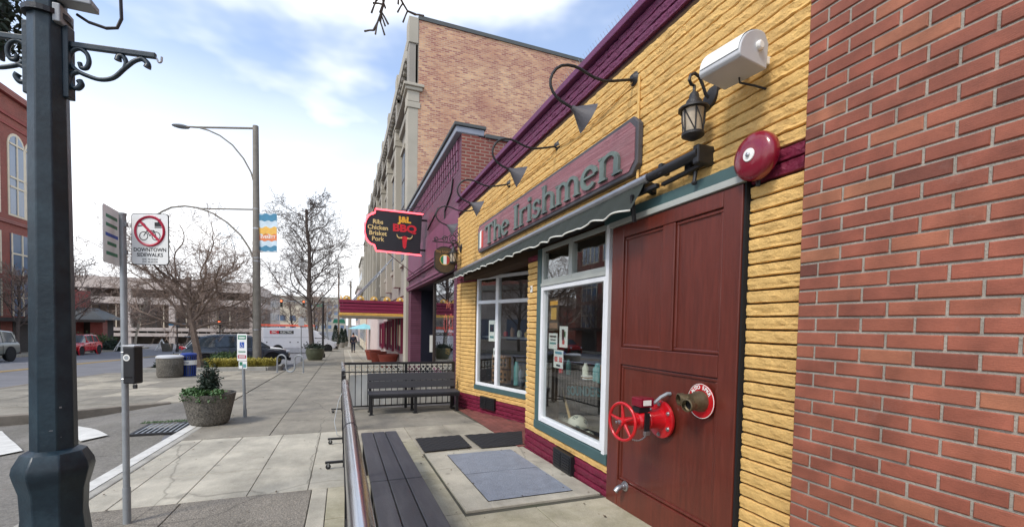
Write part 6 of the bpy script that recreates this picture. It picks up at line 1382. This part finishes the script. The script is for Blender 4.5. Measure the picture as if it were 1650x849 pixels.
# ================================================================== VEHICLES
def loft(m, secs, cap=True):
    n = len(secs[0]); b = len(m.v)
    for s in secs: m.v += [tuple(p) for p in s]
    for i in range(len(secs)-1):
        for k in range(n): k2 = (k+1) % n; m.f.append((b+i*n+k, b+i*n+k2, b+(i+1)*n+k2, b+(i+1)*n+k))
    if cap: m.f.append(tuple(b+k for k in range(n))[::-1]); m.f.append(tuple(b+(len(secs)-1)*n+k for k in range(n)))
    return m
def wheel(t, x, y, r, w=.22, side=1):
    wh = MB().lathe([(r*.62,-w/2),(r*.95,-w/2),(r,-w/2+.03),(r,w/2-.03),(r*.95,w/2),(r*.62,w/2)], (x,y,r), (0,1,0), 24); o = lpart(wh, 'wheel', 'tyre', t, smooth=40)
    rm_ = MB().lathe([(r*.63,w*.30),(r*.60,w*.36),(r*.55,w*.30),(r*.18,w*.34),(.001,w*.36)], (x,y,r), (0,side,0), 20); a = lpart(rm_, 'rim', 'dark_void' , o, smooth=40)
    sp = MB()
    for k in range(5): an_ = 2*pi*k/5+.3; p = V((x+r*.6*cos(an_), y+side*w*.40, r+r*.6*sin(an_))); sp.bar((x,y+side*w*.42,r), p, r*.16, .03, up=(0,1,0))
    sp.lathe([(r*.64,w*.36),(r*.64,w*.42),(r*.56,w*.42),(r*.56,w*.36)], (x,y,r), (0,side,0), 20, cap=False); lpart(sp, 'spoke', 'rim', o)
def car(name, lab, paint, loc, rz, body, cabin, wheels, r, W_, extra=None, group='vehicles parked along the street', roofrail=False):
    """body: (x, zbot, zshoulder, halfwidth) back to front; cabin: (x, zbase, zroof, wbase, wroof)"""
    t = thing(name, loc, lab, 'car', group, rz=rz)
    secs = []
    for (x, zb_, zs, hw) in body:
        secs.append([(x,-hw*.86,zb_),(x,-hw*.99,zb_+.10),(x,-hw,(zb_+zs)/2+.02),(x,-hw*.985,zs-.13),(x,-hw*.90,zs-.015),(x,-hw*.6,zs+.02),(x,0,zs+.035),(x,hw*.6,zs+.02),(x,hw*.90,zs-.015),(x,hw*.985,zs-.13),(x,hw,(zb_+zs)/2+.02),(x,hw*.99,zb_+.10),(x,hw*.86,zb_)])
    lpart(loft(MB(), secs), 'body', paint, t, smooth=32)
    secs = []
    for (x, zb_, zr, wb, wr) in cabin: secs.append([(x,-wb,zb_),(x,-wr-.02,zr-.08),(x,-wr*.9,zr-.015),(x,0,zr),(x,wr*.9,zr-.015),(x,wr+.02,zr-.08),(x,wb,zb_)])
    lpart(loft(MB(), secs), 'glasshouse', 'car_glass', t, smooth=30)
    # roof skin and pillars over the glass
    rf = MB(); rs = [c for c in cabin if c[2]-c[1] > .25]
    secs = [[(x,-wr-.026,zr-.075),(x,-wr*.9,zr+.0),(x,0,zr+.016),(x,wr*.9,zr+.0),(x,wr+.026,zr-.075),(x,0,zr-.02)] for (x, zb_, zr, wb, wr) in rs]
    roof = lpart(loft(rf, secs), 'roof', paint, t, smooth=30)
    for sd in (-1, 1):
        for i in range(len(cabin)):
            x, zb_, zr, wb, wr = cabin[i]
            if i in extra['pillars']:
                dx = extra['pillars'][i]; p = MB(); p.bar((x, sd*(wb+.006), zb_-.02), (x+dx, sd*(wr+.024), zr-.06), .025, .075, up=(1,0,0)); lpart(p, 'pillar', paint, roof)
        for (x0, x1) in extra.get('doors', []):
            hw = W_/2; 
            for xx in (x0, x1): d = MB(); d.box((xx-.006, sd*hw-.004 if sd > 0 else -hw-.004, .38), (xx+.006, sd*hw+.006 if sd > 0 else -hw+.006, .92)); lpart(d, 'door_seam', 'dark_void', t)
            d = MB(); d.box((x0+.12, sd*(hw+.012)-.01, .84), (x0+.30, sd*(hw+.012)+.01, .87)); lpart(d, 'handle', paint if paint != 'car_white' else 'rim', t)
    for x in wheels:
        for sd in (-1, 1):
            arch = MB(); arch.lathe([(r*1.17,0),(r*1.17,.03)], (x, sd*(W_/2-.018), r*1.02), (0,sd,0), 24); lpart(arch, 'wheel_arch', 'dark_void', t); wheel(t, x, sd*(W_/2-.085), r, .22, sd)
    bx0, bx1 = body[0][0], body[-1][0]
    for sd in (-1, 1):
        z_ = extra.get('tail', (.85, 1.0)); m = MB(); m.box((bx0-.02, sd*W_*.27-.14, z_[0]), (bx0+.16, sd*W_*.27+.14 if True else 0, z_[1])); lpart(m, 'tail_light', 'tail_red', t, bevel=.03)
        zh = extra.get('head', (.68, .82)); m = MB(); m.box((bx1-.22, sd*W_*.34-.16, zh[0]), (bx1-.02, sd*W_*.34+.13, zh[1])); lpart(m, 'head_light', 'head_lamp', t, bevel=.04)
    m = MB(); m.box((bx0-.03, -W_*.42, .33), (bx0+.1, W_*.42, .52)); lpart(m, 'bumper', 'black_plastic', t, bevel=.03); m = MB(); m.box((bx1-.1, -W_*.40, .30), (bx1+.03, W_*.40, .46)); lpart(m, 'bumper', 'black_plastic', t, bevel=.03)
    m = MB(); m.box((bx0-.035,-.26,.60),(bx0-.02,.26,.72)); lpart(m, 'number_plate', 'sign_white', t)
    for sd in (-1, 1): m = MB(); m.box((extra['mirror'], sd*W_*.5-.02, 1.0), (extra['mirror']+.12, sd*W_*.5+sd*.14+.02 if sd > 0 else -W_*.5-.12, 1.13)) if sd > 0 else m.box((extra['mirror'], -W_*.5-.16, 1.0), (extra['mirror']+.12, -W_*.5+.02, 1.13)); lpart(m, 'mirror', paint, t, bevel=.03)
    return t
suv_body = [(-2.3,.55,.95,.78),(-2.2,.40,1.02,.88),(-1.7,.32,1.08,.93),(-.6,.28,1.05,.945),(.5,.28,1.03,.945),(1.2,.30,1.0,.93),(1.9,.36,.92,.88),(2.22,.42,.82,.78),(2.32,.5,.72,.66)]
suv_cab = [(-2.12,1.04,1.10,.74,.68),(-1.78,1.06,1.52,.80,.60),(-1.0,1.06,1.64,.82,.64),(-.05,1.05,1.66,.82,.65),(.55,1.03,1.58,.82,.63),(1.35,1.01,1.06,.78,.74)]
sv = car('parked_suv', 'dark navy crossover parked nose-in behind the planted tree', 'car_navy', (-5.0, 26.0, g(26)-.15), radians(20), suv_body, suv_cab, (-1.38, 1.42), .36, 1.89, dict(pillars={1:.25,2:.05,3:.0,4:-.05}, doors=[(-.9,.0),(.05,1.0)], mirror=.85, tail=(.92,1.06), head=(.72,.84)))
m = MB(); m.box((-2.1,-.62,1.50),(-1.6,.62,1.56)); lpart(m, 'spoiler', 'car_navy', sv, bevel=.02)
pt_body = [(-2.1,.45,.85,.70),(-2.0,.34,.95,.80),(-1.4,.28,1.0,.86),(0,.26,1.0,.87),(.9,.28,.98,.85),(1.7,.32,.88,.74),(2.0,.40,.75,.58)]
pt_cab = [(-2.0,.96,1.0,.66,.6),(-1.72,.98,1.50,.70,.56),(-.8,.99,1.60,.72,.60),(.2,.99,1.56,.72,.58),(.95,.97,1.02,.68,.62)]
rc = car('red_hatchback', 'bright red retro hatchback parked at the far kerb', 'car_red', (-19.7, 45.2, g(45.2)-.15), radians(-90), pt_body, pt_cab, (-1.28, 1.32), .33, 1.72, dict(pillars={1:.2,2:.05,3:-.05}, doors=[(-.7,.0),(.05,.9)], mirror=.6, tail=(.75,.95), head=(.6,.75)))
for x in (-1.28, 1.32):
    for sd in (-1, 1): m = MB(); m.lathe([(.42,0),(.46,.06),(.40,.09)], (x, sd*.80, .36), (0,sd,0), 18, cap=False); lpart(m, 'wing_flare', 'car_red', rc, smooth=40)
car('sage_suv', 'sage green SUV parked at the far kerb behind the lamp post', 'car_sage', (-18.6, 32.4, g(32.4)-.15), radians(-90), [(-2.35,.5,.95,.80),(-2.25,.38,1.05,.90),(-1.0,.34,1.08,.93),(1.0,.34,1.06,.93),(2.0,.40,1.0,.90),(2.35,.5,.85,.80)], [(-2.28,1.06,1.12,.80,.74),(-2.05,1.07,1.66,.82,.68),(-1.0,1.08,1.76,.84,.70),(.4,1.07,1.72,.84,.69),(1.15,1.06,1.1,.80,.74)], (-1.4,1.45), .38, 1.86, dict(pillars={1:.15,2:.0,3:-.1}, doors=[(-.8,.1),(.15,1.05)], mirror=.85, tail=(.85,1.1)))
for k, (y, pn, lb) in enumerate(((58,'car_white','white hatchback parked along the far kerb past the pavilion'),)): pass
# utility van
vn = thing('utility_van', (-3.9, 47.7, g(47.7)-.15), 'white utility body van with red ladder rack and ELECTRIC lettering', 'van', 'vehicles parked along the street', rz=radians(17))
secs = [[(x,-hw,zb_),(x,-hw,zs-.25),(x,-hw*.9,zs),(x,0,zs+.03),(x,hw*.9,zs),(x,hw,zs-.25),(x,hw,zb_)] for x, zb_, zs, hw in ((.9,.45,2.2,.95),(1.3,.4,2.2,.96),(1.75,.4,1.95,.96),(2.35,.4,1.35,.95),(2.9,.45,1.15,.92),(3.2,.5,.95,.84),(3.3,.55,.8,.74))]
lpart(loft(MB(), secs), 'cab', 'car_white', vn, smooth=30)
m = MB(); m.box((-3.3,-1.05,.55),(.85,1.05,2.42)); bx_ = lpart(m, 'service_body', 'car_white', vn, bevel=.03)
for sd in (-1, 1):
    for (x0, x1, z0, z1) in ((-3.25,-2.75,.65,1.5),(-1.35,-.75,.65,1.5),(-.7,-.05,.65,1.5),(0,.8,.65,1.5)):
        m = MB(); m.box((x0,sd*1.052-.004,z0),(x1,sd*1.052+.004,z1)); d = lpart(m, 'locker_door', 'car_white', vn, bevel=.004); m = MB(); m.box(((x0+x1)/2-.05,sd*1.06-.008,1.05),((x0+x1)/2+.05,sd*1.06+.008,1.15)); lpart(m, 'latch', 'ink', d)
    m = MB(); m.box((-3.28,sd*1.053-.003,1.53),(.83,sd*1.053+.003,1.56)); lpart(m, 'seam', 'galv', vn)
    m = MB(); m.add([(1.15,sd*.967,1.42),(2.15,sd*.967,1.42),(1.72,sd*.915,1.95),(1.2,sd*.915,2.0)],[(0,1,2,3)]); lpart(m, 'side_window', 'car_glass', vn)
    for x in (-2.1, 2.35):
        m = MB(); m.lathe([(.46,0),(.46,.02)], (x, sd*(1.04 if x < 0 else .95), .42), (0,sd,0), 24); lpart(m, 'wheel_arch', 'dark_void', vn); wheel(vn, x, sd*(.97 if x < 0 else .86), .37, .25, sd)
m = MB(); m.add([(1.76,-.82,1.97),(1.76,.82,1.97),(2.42,.86,1.40),(2.42,-.86,1.40)],[(0,1,2,3)]); m.v = [(a+.02,b,c_+.02) for a,b,c_ in m.v]; lpart(m, 'windscreen', 'car_glass', vn)
m = MB(); m.box((3.0,-.86,.4),(3.36,.86,.66)); lpart(m, 'bumper', 'black_plastic', vn, bevel=.05)
for sd in (-1, 1): m = MB(); m.box((2.95,sd*.72-.14,.92),(3.27,sd*.72+.14,1.08)); lpart(m, 'head_light', 'head_lamp', vn, bevel=.04)
for z in (2.6, 2.72):
    for y in (-.85, .85): m = MB(); m.tube([(-3.4,y,z),(1.2,y,z)], .03, 6); lpart(m, 'ladder_rail', 'orange', vn)
for k in range(14): m = MB(); m.tube([(-3.2+k*.33,-.85,2.66),(-3.2+k*.33,.85,2.66)], .02, 5); lpart(m, 'ladder_rung', 'orange', vn)
for x in (-3.0,-1.2,.6): m = MB(); m.tube([(x,-.95,2.42),(x,-.95,2.58),(x,.95,2.58),(x,.95,2.42)], .025, 6); lpart(m, 'rack_hoop', 'galv', vn)
m = MB(); m.box((-2.75,-1.058,1.88),(-2.0,-1.053,2.18)); lpart(m, 'red_logo_panel', 'red_text', vn); m = MB(); m.box((-1.99,-1.058,1.88),(-.75,-1.053,2.18)); lpart(m, 'black_logo_panel', 'ink', vn)
for tx, x, s_, mt in (('EMC',-2.37,.26,'paper'),('ELECTRIC',-1.37,.26,'paper')):
    me = textmesh(tx, s_, .004, .002)
    for p in me.vertices: a = p.co.copy(); p.co = V((x+a.x*.9, -1.060-a.z, 2.03+a.y))
    me.materials.clear(); me.materials.append(M[mt]); o = bpy.data.objects.new('lettering', me); col.objects.link(o); o.parent = vn
# ================================================================== TREES
def grow(rng, m0, m1, p, d, r, L, lev, P):
    n = max(3, int(L/P['seg'])); pts = [p.copy()]; rad = [r]; q = p.copy(); dd = d.copy()
    for i in range(n):
        w_ = P['kink'][min(lev, len(P['kink'])-1)]
        dd = (dd+V((rng.gauss(0,w_), rng.gauss(0,w_), rng.gauss(0,w_)*.7))+V((0,0,P['up'][min(lev, len(P['up'])-1)]))).normalized()
        q = q+dd*(L/n); pts.append(q.copy()); rad.append(max(P['rmin'], r*(1-(.72 if lev else .5)*(i+1)/n)))
    (m0 if lev <= 1 else m1).tube(pts, rad, 7 if lev == 0 else 5 if lev == 1 else 3, cap=False)
    if lev >= P['depth']: return
    k = P['kids'][lev]; k = k+rng.randint(-1, 1) if k > 3 else k
    for c in range(k):
        a = P['first'][min(lev, len(P['first'])-1)]; t_ = a+(1-a)*(c+rng.random()*.8)/k; i = min(n-1, int(t_*n)); base = pts[i].lerp(pts[i+1], t_*n-i)
        ax_ = (pts[i+1]-pts[i]).normalized(); o_ = ax_.orthogonal().normalized(); ang = P['ph']*c+rng.uniform(-.5,.5); sd = (o_*cos(ang)+ax_.cross(o_)*sin(ang)).normalized()
        sp_ = P['spread'][min(lev, len(P['spread'])-1)]*rng.uniform(.75,1.2); nd = (ax_*cos(sp_)+sd*sin(sp_)).normalized()
        if lev == 0: nd = (nd+V((0,0,P.get('lift',0)))).normalized()
        f_ = 1-.55*t_*P.get('taper', 1) if lev == 0 else rng.uniform(.6,1.0)
        grow(rng, m0, m1, base, nd, max(P['rmin'], rad[i]*P['rk'][min(lev, len(P['rk'])-1)]), L*P['lk'][min(lev, len(P['lk'])-1)]*f_*rng.uniform(.8,1.15), lev+1, P)
def tree(name, lab, base, H, r, seed, P, bark='bark', twig='twig', group=None, lean=(0,0,1)):
    rng = random.Random(seed); m0, m1 = MB(), MB(); grow(rng, m0, m1, V(base), V(lean).normalized(), r, H, 0, P)
    t = thing(name, base, lab, 'tree', group); m0.build('trunk', bark, t, smooth=50, fix=False); m1.build('crown', twig, t, fix=False); return t
SPREAD = dict(seg=.22, kink=(.045,.20,.26,.3,.3), up=(.02,.035,.035,.02,.02), rmin=.0055, depth=4, kids=(20,11,7,5), first=(.42,.15,.15,.1), ph=2.4, spread=(1.35,.75,.75,.7), rk=(.5,.5,.5,.55), lk=(1.08,.45,.5,.55), lift=.14, taper=.5)
UPR = dict(seg=.3, kink=(.04,.16,.24,.28,.28), up=(.03,.05,.02,.0,.0), rmin=.006, depth=4, kids=(30,9,7,5), first=(.25,.15,.15,.1), ph=2.4, spread=(1.1,.75,.7,.7), rk=(.36,.5,.5,.5), lk=(.54,.5,.52,.55), lift=.10, taper=1.2)
FAR = dict(seg=.5, kink=(.06,.18,.24,.26), up=(.03,.05,.02,.02), rmin=.014, depth=3, kids=(16,10,8), first=(.3,.2,.15), ph=2.4, spread=(.9,.7,.7), rk=(.42,.5,.5), lk=(.5,.5,.5), lift=.15, taper=.9)
tree('bare_street_tree', 'low spreading bare tree with twisting limbs in the planting bed', (-5.75, 22.7, g(22.7)), 4.0, .16, 5, SPREAD, lean=(-.02,.05,1))
tree('tall_bare_tree', 'tall upright bare tree with dark leader growing from the green pot', (-1.72, 29.6, g(29.6)+.5), 8.9, .15, 21, UPR, 'bark_dark', 'bark_dark', lean=(-.085,0.02,1))
for i, (x, y, H, r, s_, lab, bk2) in enumerate((
    (-19.8,56,5.6,.12,31,'slim pale-barked bare tree beside the pavilion','bark_pale'),(-17.5,64,6.5,.14,32,'dark bare tree between the pavilion and the garage','bark_dark'),
    (-14.0,66,6.2,.14,33,'dark bare tree in front of the garage middle','bark_dark'),(-13.0,60,5.2,.13,34,'pale twin-limbed bare tree in front of the garage','bark_pale'),
    (-10.6,72,6.6,.15,35,'dark bare tree at the end of the garage by the van','bark_dark'),(-3.2,62,6.2,.13,36,'bare tree behind the cab of the utility van','bark_dark'),
    (-2.4,84,7.5,.15,37,'bare tree farther along the same kerb as the van','bark_dark'),(-8.4,92,7.5,.16,38,'bare tree beyond the crossing left of the traffic signal','bark_dark'),
    (-5.5,110,8,.17,39,'farthest bare tree near the end of the street','bark_dark'),(-22.3,43.5,6.0,.13,40,'bare tree before the arched brick windows','bark_dark'),(-21.6,14,6.5,.14,42,'bare tree across the street in front of the low pale shop','bark_dark'),(-21.8,23,6.8,.14,43,'bare tree across the street by the corner of the low pale shop','bark_dark'),(-22.2,50.5,7.5,.14,41,'bare tree at the corner of the arched brick building','bark_dark'))):
    tree('bare_tree', lab, (x, y, g(y)-.1), H, r, s_, FAR, bk2, 'twig', 'bare trees down the street')
# overhanging tree rooted behind the viewpoint
tr = thing('overhanging_tree', (-1.55,-1.6,g(-1.6)), 'stubby bare branch of a pollarded street tree overhanging the pavement', 'tree'); m0, m1 = MB(), MB(); rng = random.Random(3)
m0.tube([(-1.55,-1.6,g(-1.6)),(-1.5,-1.5,2.2),(-1.3,-1.0,3.9)], [.16,.13,.11], 9); m0.tube([(-1.3,-1.0,3.9),(-.8,.8,4.9),(-.2,2.9,5.15),(.42,4.6,4.74)], [.10,.08,.055,.035], 8)
tip = V((.42,4.6,4.74))
for k in range(14):
    d = V((rng.uniform(-.8,.55), rng.uniform(-.3,.5), rng.uniform(-.5,.0))).normalized(); p = V((-.2,2.9,5.15)).lerp(tip, .80+.20*k/13); pts = [p]; q = p
    for i in range(6):
        d = (d+V((rng.gauss(0,.3),rng.gauss(0,.3),rng.gauss(0,.22)))).normalized(); q = q+d*.085; pts.append(q)
        if i > 1: e = (d+V((rng.gauss(0,.8),rng.gauss(0,.8),rng.gauss(0,.6)))).normalized(); m1.tube([q, q+e*.05, q+e*.11+V((0,0,-.01))], [.009,.008,.010], 6)
    m1.tube(pts, [.017,.015,.013,.012,.011,.010,.013], 6)
m0.build('trunk', 'bark_dark', tr, smooth=50); m1.build('branch', 'bark_dark', tr, smooth=50)
# ================================================================== PLANTING AND MID-DISTANCE STREET FURNITURE
rq = random.Random(19)
def shrub(name, lab, c, sx, sy, sz, n, L, w_, mat, cat='shrub', group=None):
    t = thing(name, c, lab, cat, group); pts = []
    for _ in range(n):
        a = rq.uniform(0, 2*pi); e = rq.uniform(-.15, 1); rad = rq.uniform(.55, 1)**.6; k = math.sqrt(max(0, 1-e*e)); lump = 1+.25*fbm((cos(a)*2+c[0], sin(a)*2+c[1], e*2), 2)
        pts.append((c[0]+sx*k*cos(a)*rad*lump, c[1]+sy*k*sin(a)*rad*lump, c[2]+max(.02, sz*e*rad*lump)))
    m = MB(); leafcloud(m, pts, L, w_, rq, -.2); m.build('foliage', mat, t, fix=False)
    m = MB()
    for k in range(7): a = rq.uniform(0, 6.3); m.tube([c, V(c)+V((sx*.5*cos(a), sy*.5*sin(a), sz*.6))], [.02,.008], 4)
    m.build('stem', 'bark', t); return t
shrub('evergreen_shrub', 'broad dark evergreen shrub beside the tree in the planting bed', (-4.55,22.7,g(22.7)+.06), 1.0, .75, .62, 3600, .12, .05, 'leaf')
shrub('evergreen_shrub', 'low dark shrub behind the bins under the bare tree', (-6.6,22.2,g(22.2)+.06), .6, .5, .5, 1500, .10, .05, 'leaf_dark')
# yellow ornamental grass clumps
for k in range(11):
    x = -5.0+k*.215; y = 21.55+rq.uniform(-.1,.12); t = thing('grass_clump', (x,y,g(y)+.07), 'arching clump of yellow ornamental grass at the front of the bed', 'grass', 'yellow grass clumps along the bed edge'); m = MB()
    for i in range(75):
        a = rq.uniform(0,6.3); l = rq.uniform(.32,.58); b0_ = V((x+rq.gauss(0,.05), y+rq.gauss(0,.05), g(y)+.07)); o1 = V((cos(a),sin(a),0)); s_ = V((-sin(a),cos(a),0))*.012
        p1 = b0_+o1*l*.35+UZ*l*.75; p2 = b0_+o1*l*.9+UZ*l*.62; m.add([b0_-s_,b0_+s_,p1+s_,p1-s_,p2],[(0,1,2,3),(3,2,4)])
    m.build('blades', 'leaf_yellow', t, fix=False)
# green pot at the foot of the tall tree
t = thing('green_pot', (-1.55,29.4,g(29.4)), 'large olive glazed pot holding the tall bare tree', 'planter'); c = V((-1.55,29.4,g(29.4)))
MB().lathe([(.34,0),(.40,.03),(.50,.30),(.53,.52),(.50,.66),(.52,.70),(.50,.74),(.44,.72),(.42,.60)], c, n=28).build('pot', 'pot_green', t, smooth=40); MB().lathe([(.44,.64),(.001,.68)], c, n=20).build('soil', 'soil', t)
m = MB(); leafcloud(m, [(c.x+rq.gauss(0,.24), c.y+rq.gauss(0,.24), c.z+.72+abs(rq.gauss(0,.13))) for _ in range(900)], .10, .06, rq); m.build('underplanting', 'leaf_dark', t, fix=False)
# black lamp post, sign poles, cypresses, signals
def post(name, lab, x, y, h, r, mat, cat, cap=None, grp=None):
    t = thing(name, (x,y,g(y)-.02), lab, cat, grp); MB().lathe([(r*2.2,0),(r*2.2,.25),(r*1.3,.35),(r,.6),(r*.8,h)], (x,y,g(y)-.02), n=10).build('pole', mat, t, smooth=40); return t
t = post('black_lamp_post', 'thin black lamp post with globe rising behind the green pot', -1.25, 33, 3.9, .07, 'iron', 'lamp post'); MB().sph((-1.25,33,g(33)+4.05),.2,12,8).build('globe', 'white_plastic', t, smooth=60)
t = post('blank_sign_pole', 'slim pole with small grey sign plate beside the green pot', -2.25, 28.6, 2.6, .03, 'galv', 'sign'); MB().box((-2.4,28.55,g(28.6)+2.05),(-2.1,28.57,g(28.6)+2.5)).build('plate', 'speaker_grey', t)
for i, (x, y, s_) in enumerate(((-.75,55,1),(-.1,60,.85),(.35,66,.8))):
    c = (x,y,g(y)); t = thing('clipped_cypress', c, ('taller dark conical cypress in a tub behind the van','dark conical cypress in a tub, middle of the row','dark conical cypress in a tub by the signal pole')[i], 'shrub', 'potted cypresses along the kerb'); MB().lathe([(.3,0),(.42,.6),(.42,.66),(.001,.66)], c, n=16).build('tub', 'stone_grey', t, smooth=40)
    m = MB(); pts = []
    for _ in range(1400): h = rq.random()**1.2; a = rq.uniform(0,6.3); rad = (.42*(1-h)**.7+.04)*rq.uniform(.75,1.05)*s_; pts.append((x+rad*cos(a), y+rad*sin(a), g(y)+.62+h*2.1*s_))
    leafcloud(m, pts, .16, .06, rq, -.6); m.build('foliage', 'leaf_dark', t, fix=False)
for (x, y, h, r, lab) in ((-.55,70,10.5,.13,'tall wooden utility pole beyond the cypresses'),(.9,58,8.2,.14,'grey signal pole in front of the marquee end'),(1.15,95,8,.12,'thin grey pole farthest along the pavement')): post('utility_pole', lab, x, y, h, r, 'stone_grey' if h < 9 else 'bark', 'pole')
t = post('traffic_signal', 'traffic signal mast reaching over the street beyond the van', -2.2, 74, 6.4, .12, 'galv', 'traffic signal'); MB().tube([(-2.2,74,g(74)+6.1),(-9.5,74,g(74)+6.5)], .07, 8).build('mast_arm', 'galv', t)
for x in (-5.5,-8.5):
    MB().box((x-.18,73.8,g(74)+5.5),(x+.18,74.1,g(74)+6.6)).build('signal_head', 'pot_green', t, bevel=.03)
    for q, mt in ((.87,'signal_red'),(.55,'dark_void'),(.23,'dark_void')): MB().lathe([(.12,0),(.12,.05)], (x,73.79,g(74)+5.5+q), (0,-1,0), 12).build('lens', mt, t)
MB().box((-4.2,73.9,g(74)+5.7),(-2.9,73.95,g(74)+6.1)).build('street_name_plate', 'sign_green', t)
t = post('traffic_signal', 'short signal post with orange hand lamp in front of the garage', -12.8, 58, 3.6, .08, 'iron', 'traffic signal'); MB().box((-13.0,57.75,g(58)+2.6),(-12.6,58.0,g(58)+3.1)).build('signal_head', 'iron', t, bevel=.02); MB().box((-12.93,57.73,g(58)+2.68),(-12.67,57.748,g(58)+3.02)).build('lens', 'signal_red', t)
t = post('street_name_post', 'dark post with blue street name blades before the garage', -13.6, 47, 2.6, .06, 'iron', 'street sign'); MB().box((-14.2,46.97,g(47)+2.3),(-13.0,47.0,g(47)+2.5)).build('blade', 'banner_teal', t)
for (x, y, lab) in ((-19.6,52.5,'white A-frame barricade at the far kerb beside the sign post'),(-16.9,54,'white A-frame barricade in front of the dark bare trees')):
    t = thing('barricade', (x,y,g(y)-.1), lab, 'barricade', 'white A-frame barricades'); z = g(y)-.05
    for sy in (-.25,.25):
        for a, b in (((x-.5,y+sy,z),(x,y,z+1.1)),((x+.5,y+sy,z),(x,y,z+1.1))): m = MB(); m.bar(a, b, .09, .04); m.build('leg', 'white_plastic', t)
    m = MB(); m.bar((x-.3,y,z+.45),(x+.3,y,z+.45),.05,.12); m.build('cross_bar', 'white_plastic', t)
for (x, y, sx_, sz_, lab) in ((-23.0,55.5,2.2,1.7,'broad green hedge behind the red car'),(-21.2,54.5,1.0,.9,'low dark shrub at the foot of the pavilion pier'),(-15.5,58,1.3,.8,'brown low shrub before the garage railing'),(-12.3,57,1.2,.8,'brown low shrub beside the signal post')):
    shrub('hedge_shrub', lab, (x,y,g(y)-.12), sx_, 1.0, sz_, 1400, .25, .12, 'leaf' if 'green' in lab else 'leaf_dark' if 'dark' in lab else 'twig', 'shrub', 'shrubs on the far side of the street')
for (x, y, lab) in ((-20.9,49.6,'round concrete planter drum at the far kerb beside the barricade'),(-16.0,52.5,'round concrete planter drum near the street name post')): MB().lathe([(.4,0),(.5,.7),(.5,.76),(.42,.76)], (x,y,g(y)-.1), n=18).build('far_planter', 'planter_agg', label=lab, cat='planter', smooth=40)
# green street lamps and small awnings far off
MB().prism([(-1.1,0),(1.1,0),(.9,.7),(-.9,.7)], (-.6,88,g(88)+3.4), (1,0,0), UZ, .8).build('green_canopy', 'sign_green', label='small green shop canopy far along the pavement', cat='canopy')
MB().box((-1.2,87,g(88)),(-1.1,87.1,g(88)+3.5)).build('canopy_post', 'galv', label='thin post carrying the far green canopy', cat='post')
# ================================================================== PEDESTRIAN
def skinned(name, verts, edges, radii, mat, parent, root=0):
    me = bpy.data.meshes.new(name); me.from_pydata(verts, edges, []); o = bpy.data.objects.new(name, me); col.objects.link(o)
    md = o.modifiers.new('skin', 'SKIN'); md.use_smooth_shade = True
    if not me.skin_vertices: me.skin_vertices.new() if hasattr(me.skin_vertices, 'new') else None
    if me.skin_vertices:
        for i, r in enumerate(radii): me.skin_vertices[0].data[i].radius = (r, r)
        me.skin_vertices[0].data[root].use_root = True
    s = o.modifiers.new('sub', 'SUBSURF'); s.levels = 1; s.render_levels = 2
    me.materials.append(M[mat]); o.parent = parent; return o
pe = thing('person', (.93, 43.3, g(43.3)), 'person in dark jacket and trousers walking away along the pavement', 'person', rz=radians(-3))
J = [(0,0,.98),(0,0,1.2),(0,.01,1.45),(0,.01,1.56),(0,.01,1.68),(0,.01,1.80),   # 0 pelvis..5 head top
     (-.10,0,.93),(-.10,.10,.50),(-.10,-.02,.09),(-.10,.12,.04),                    # left leg forward
     (.10,0,.93),(.10,.03,.50),(.10,-.20,.14),(.10,-.10,.05),
     (-.19,0,1.43),(-.25,-.08,1.16),(-.23,.04,.92),(-.22,.08,.83),
     (.19,0,1.43),(.26,.04,1.16),(.24,.16,.95),(.22,.21,.87)]
E_ = [(0,1),(1,2),(2,3),(3,4),(4,5),(0,6),(6,7),(7,8),(8,9),(0,10),(10,11),(11,12),(12,13),(2,14),(14,15),(15,16),(16,17),(2,18),(18,19),(19,20),(20,21)]
Rr = [.13,.13,.15,.055,.095,.07,.085,.06,.04,.035,.085,.06,.04,.035,.065,.045,.034,.035,.065,.045,.034,.035]
bodyo = skinned('body', J, E_, Rr, 'skin', pe)
sub = lambda ids: ([J[i] for i in ids], [(ids.index(a), ids.index(b)) for a, b in E_ if a in ids and b in ids])
ids = [0,1,2,14,15,16,18,19,20]; v_, e_ = sub(ids); skinned('jacket', v_, e_, [.175,.175,.185,.09,.068,.055,.09,.068,.055], 'cloth_navy', bodyo)
ids = [0,6,7,8,10,11,12]; v_, e_ = sub(ids); skinned('trousers', v_, e_, [.15,.108,.082,.062,.108,.082,.062], 'cloth_navy', bodyo)
for p, q in ((8,9),(12,13)): m = MB(); a, b = V(J[p]), V(J[q]); m.sph((a+b)/2+V((0,.0,-.02)), .07, 10, 6, (.75,1.7,.75)); lpart(m, 'shoe', 'ink', bodyo, smooth=60)
m = MB(); m.sph((0,-.012,1.735), .108, 12, 8, (.92,1,1)); lpart(m, 'hair', 'hair', bodyo, smooth=60)
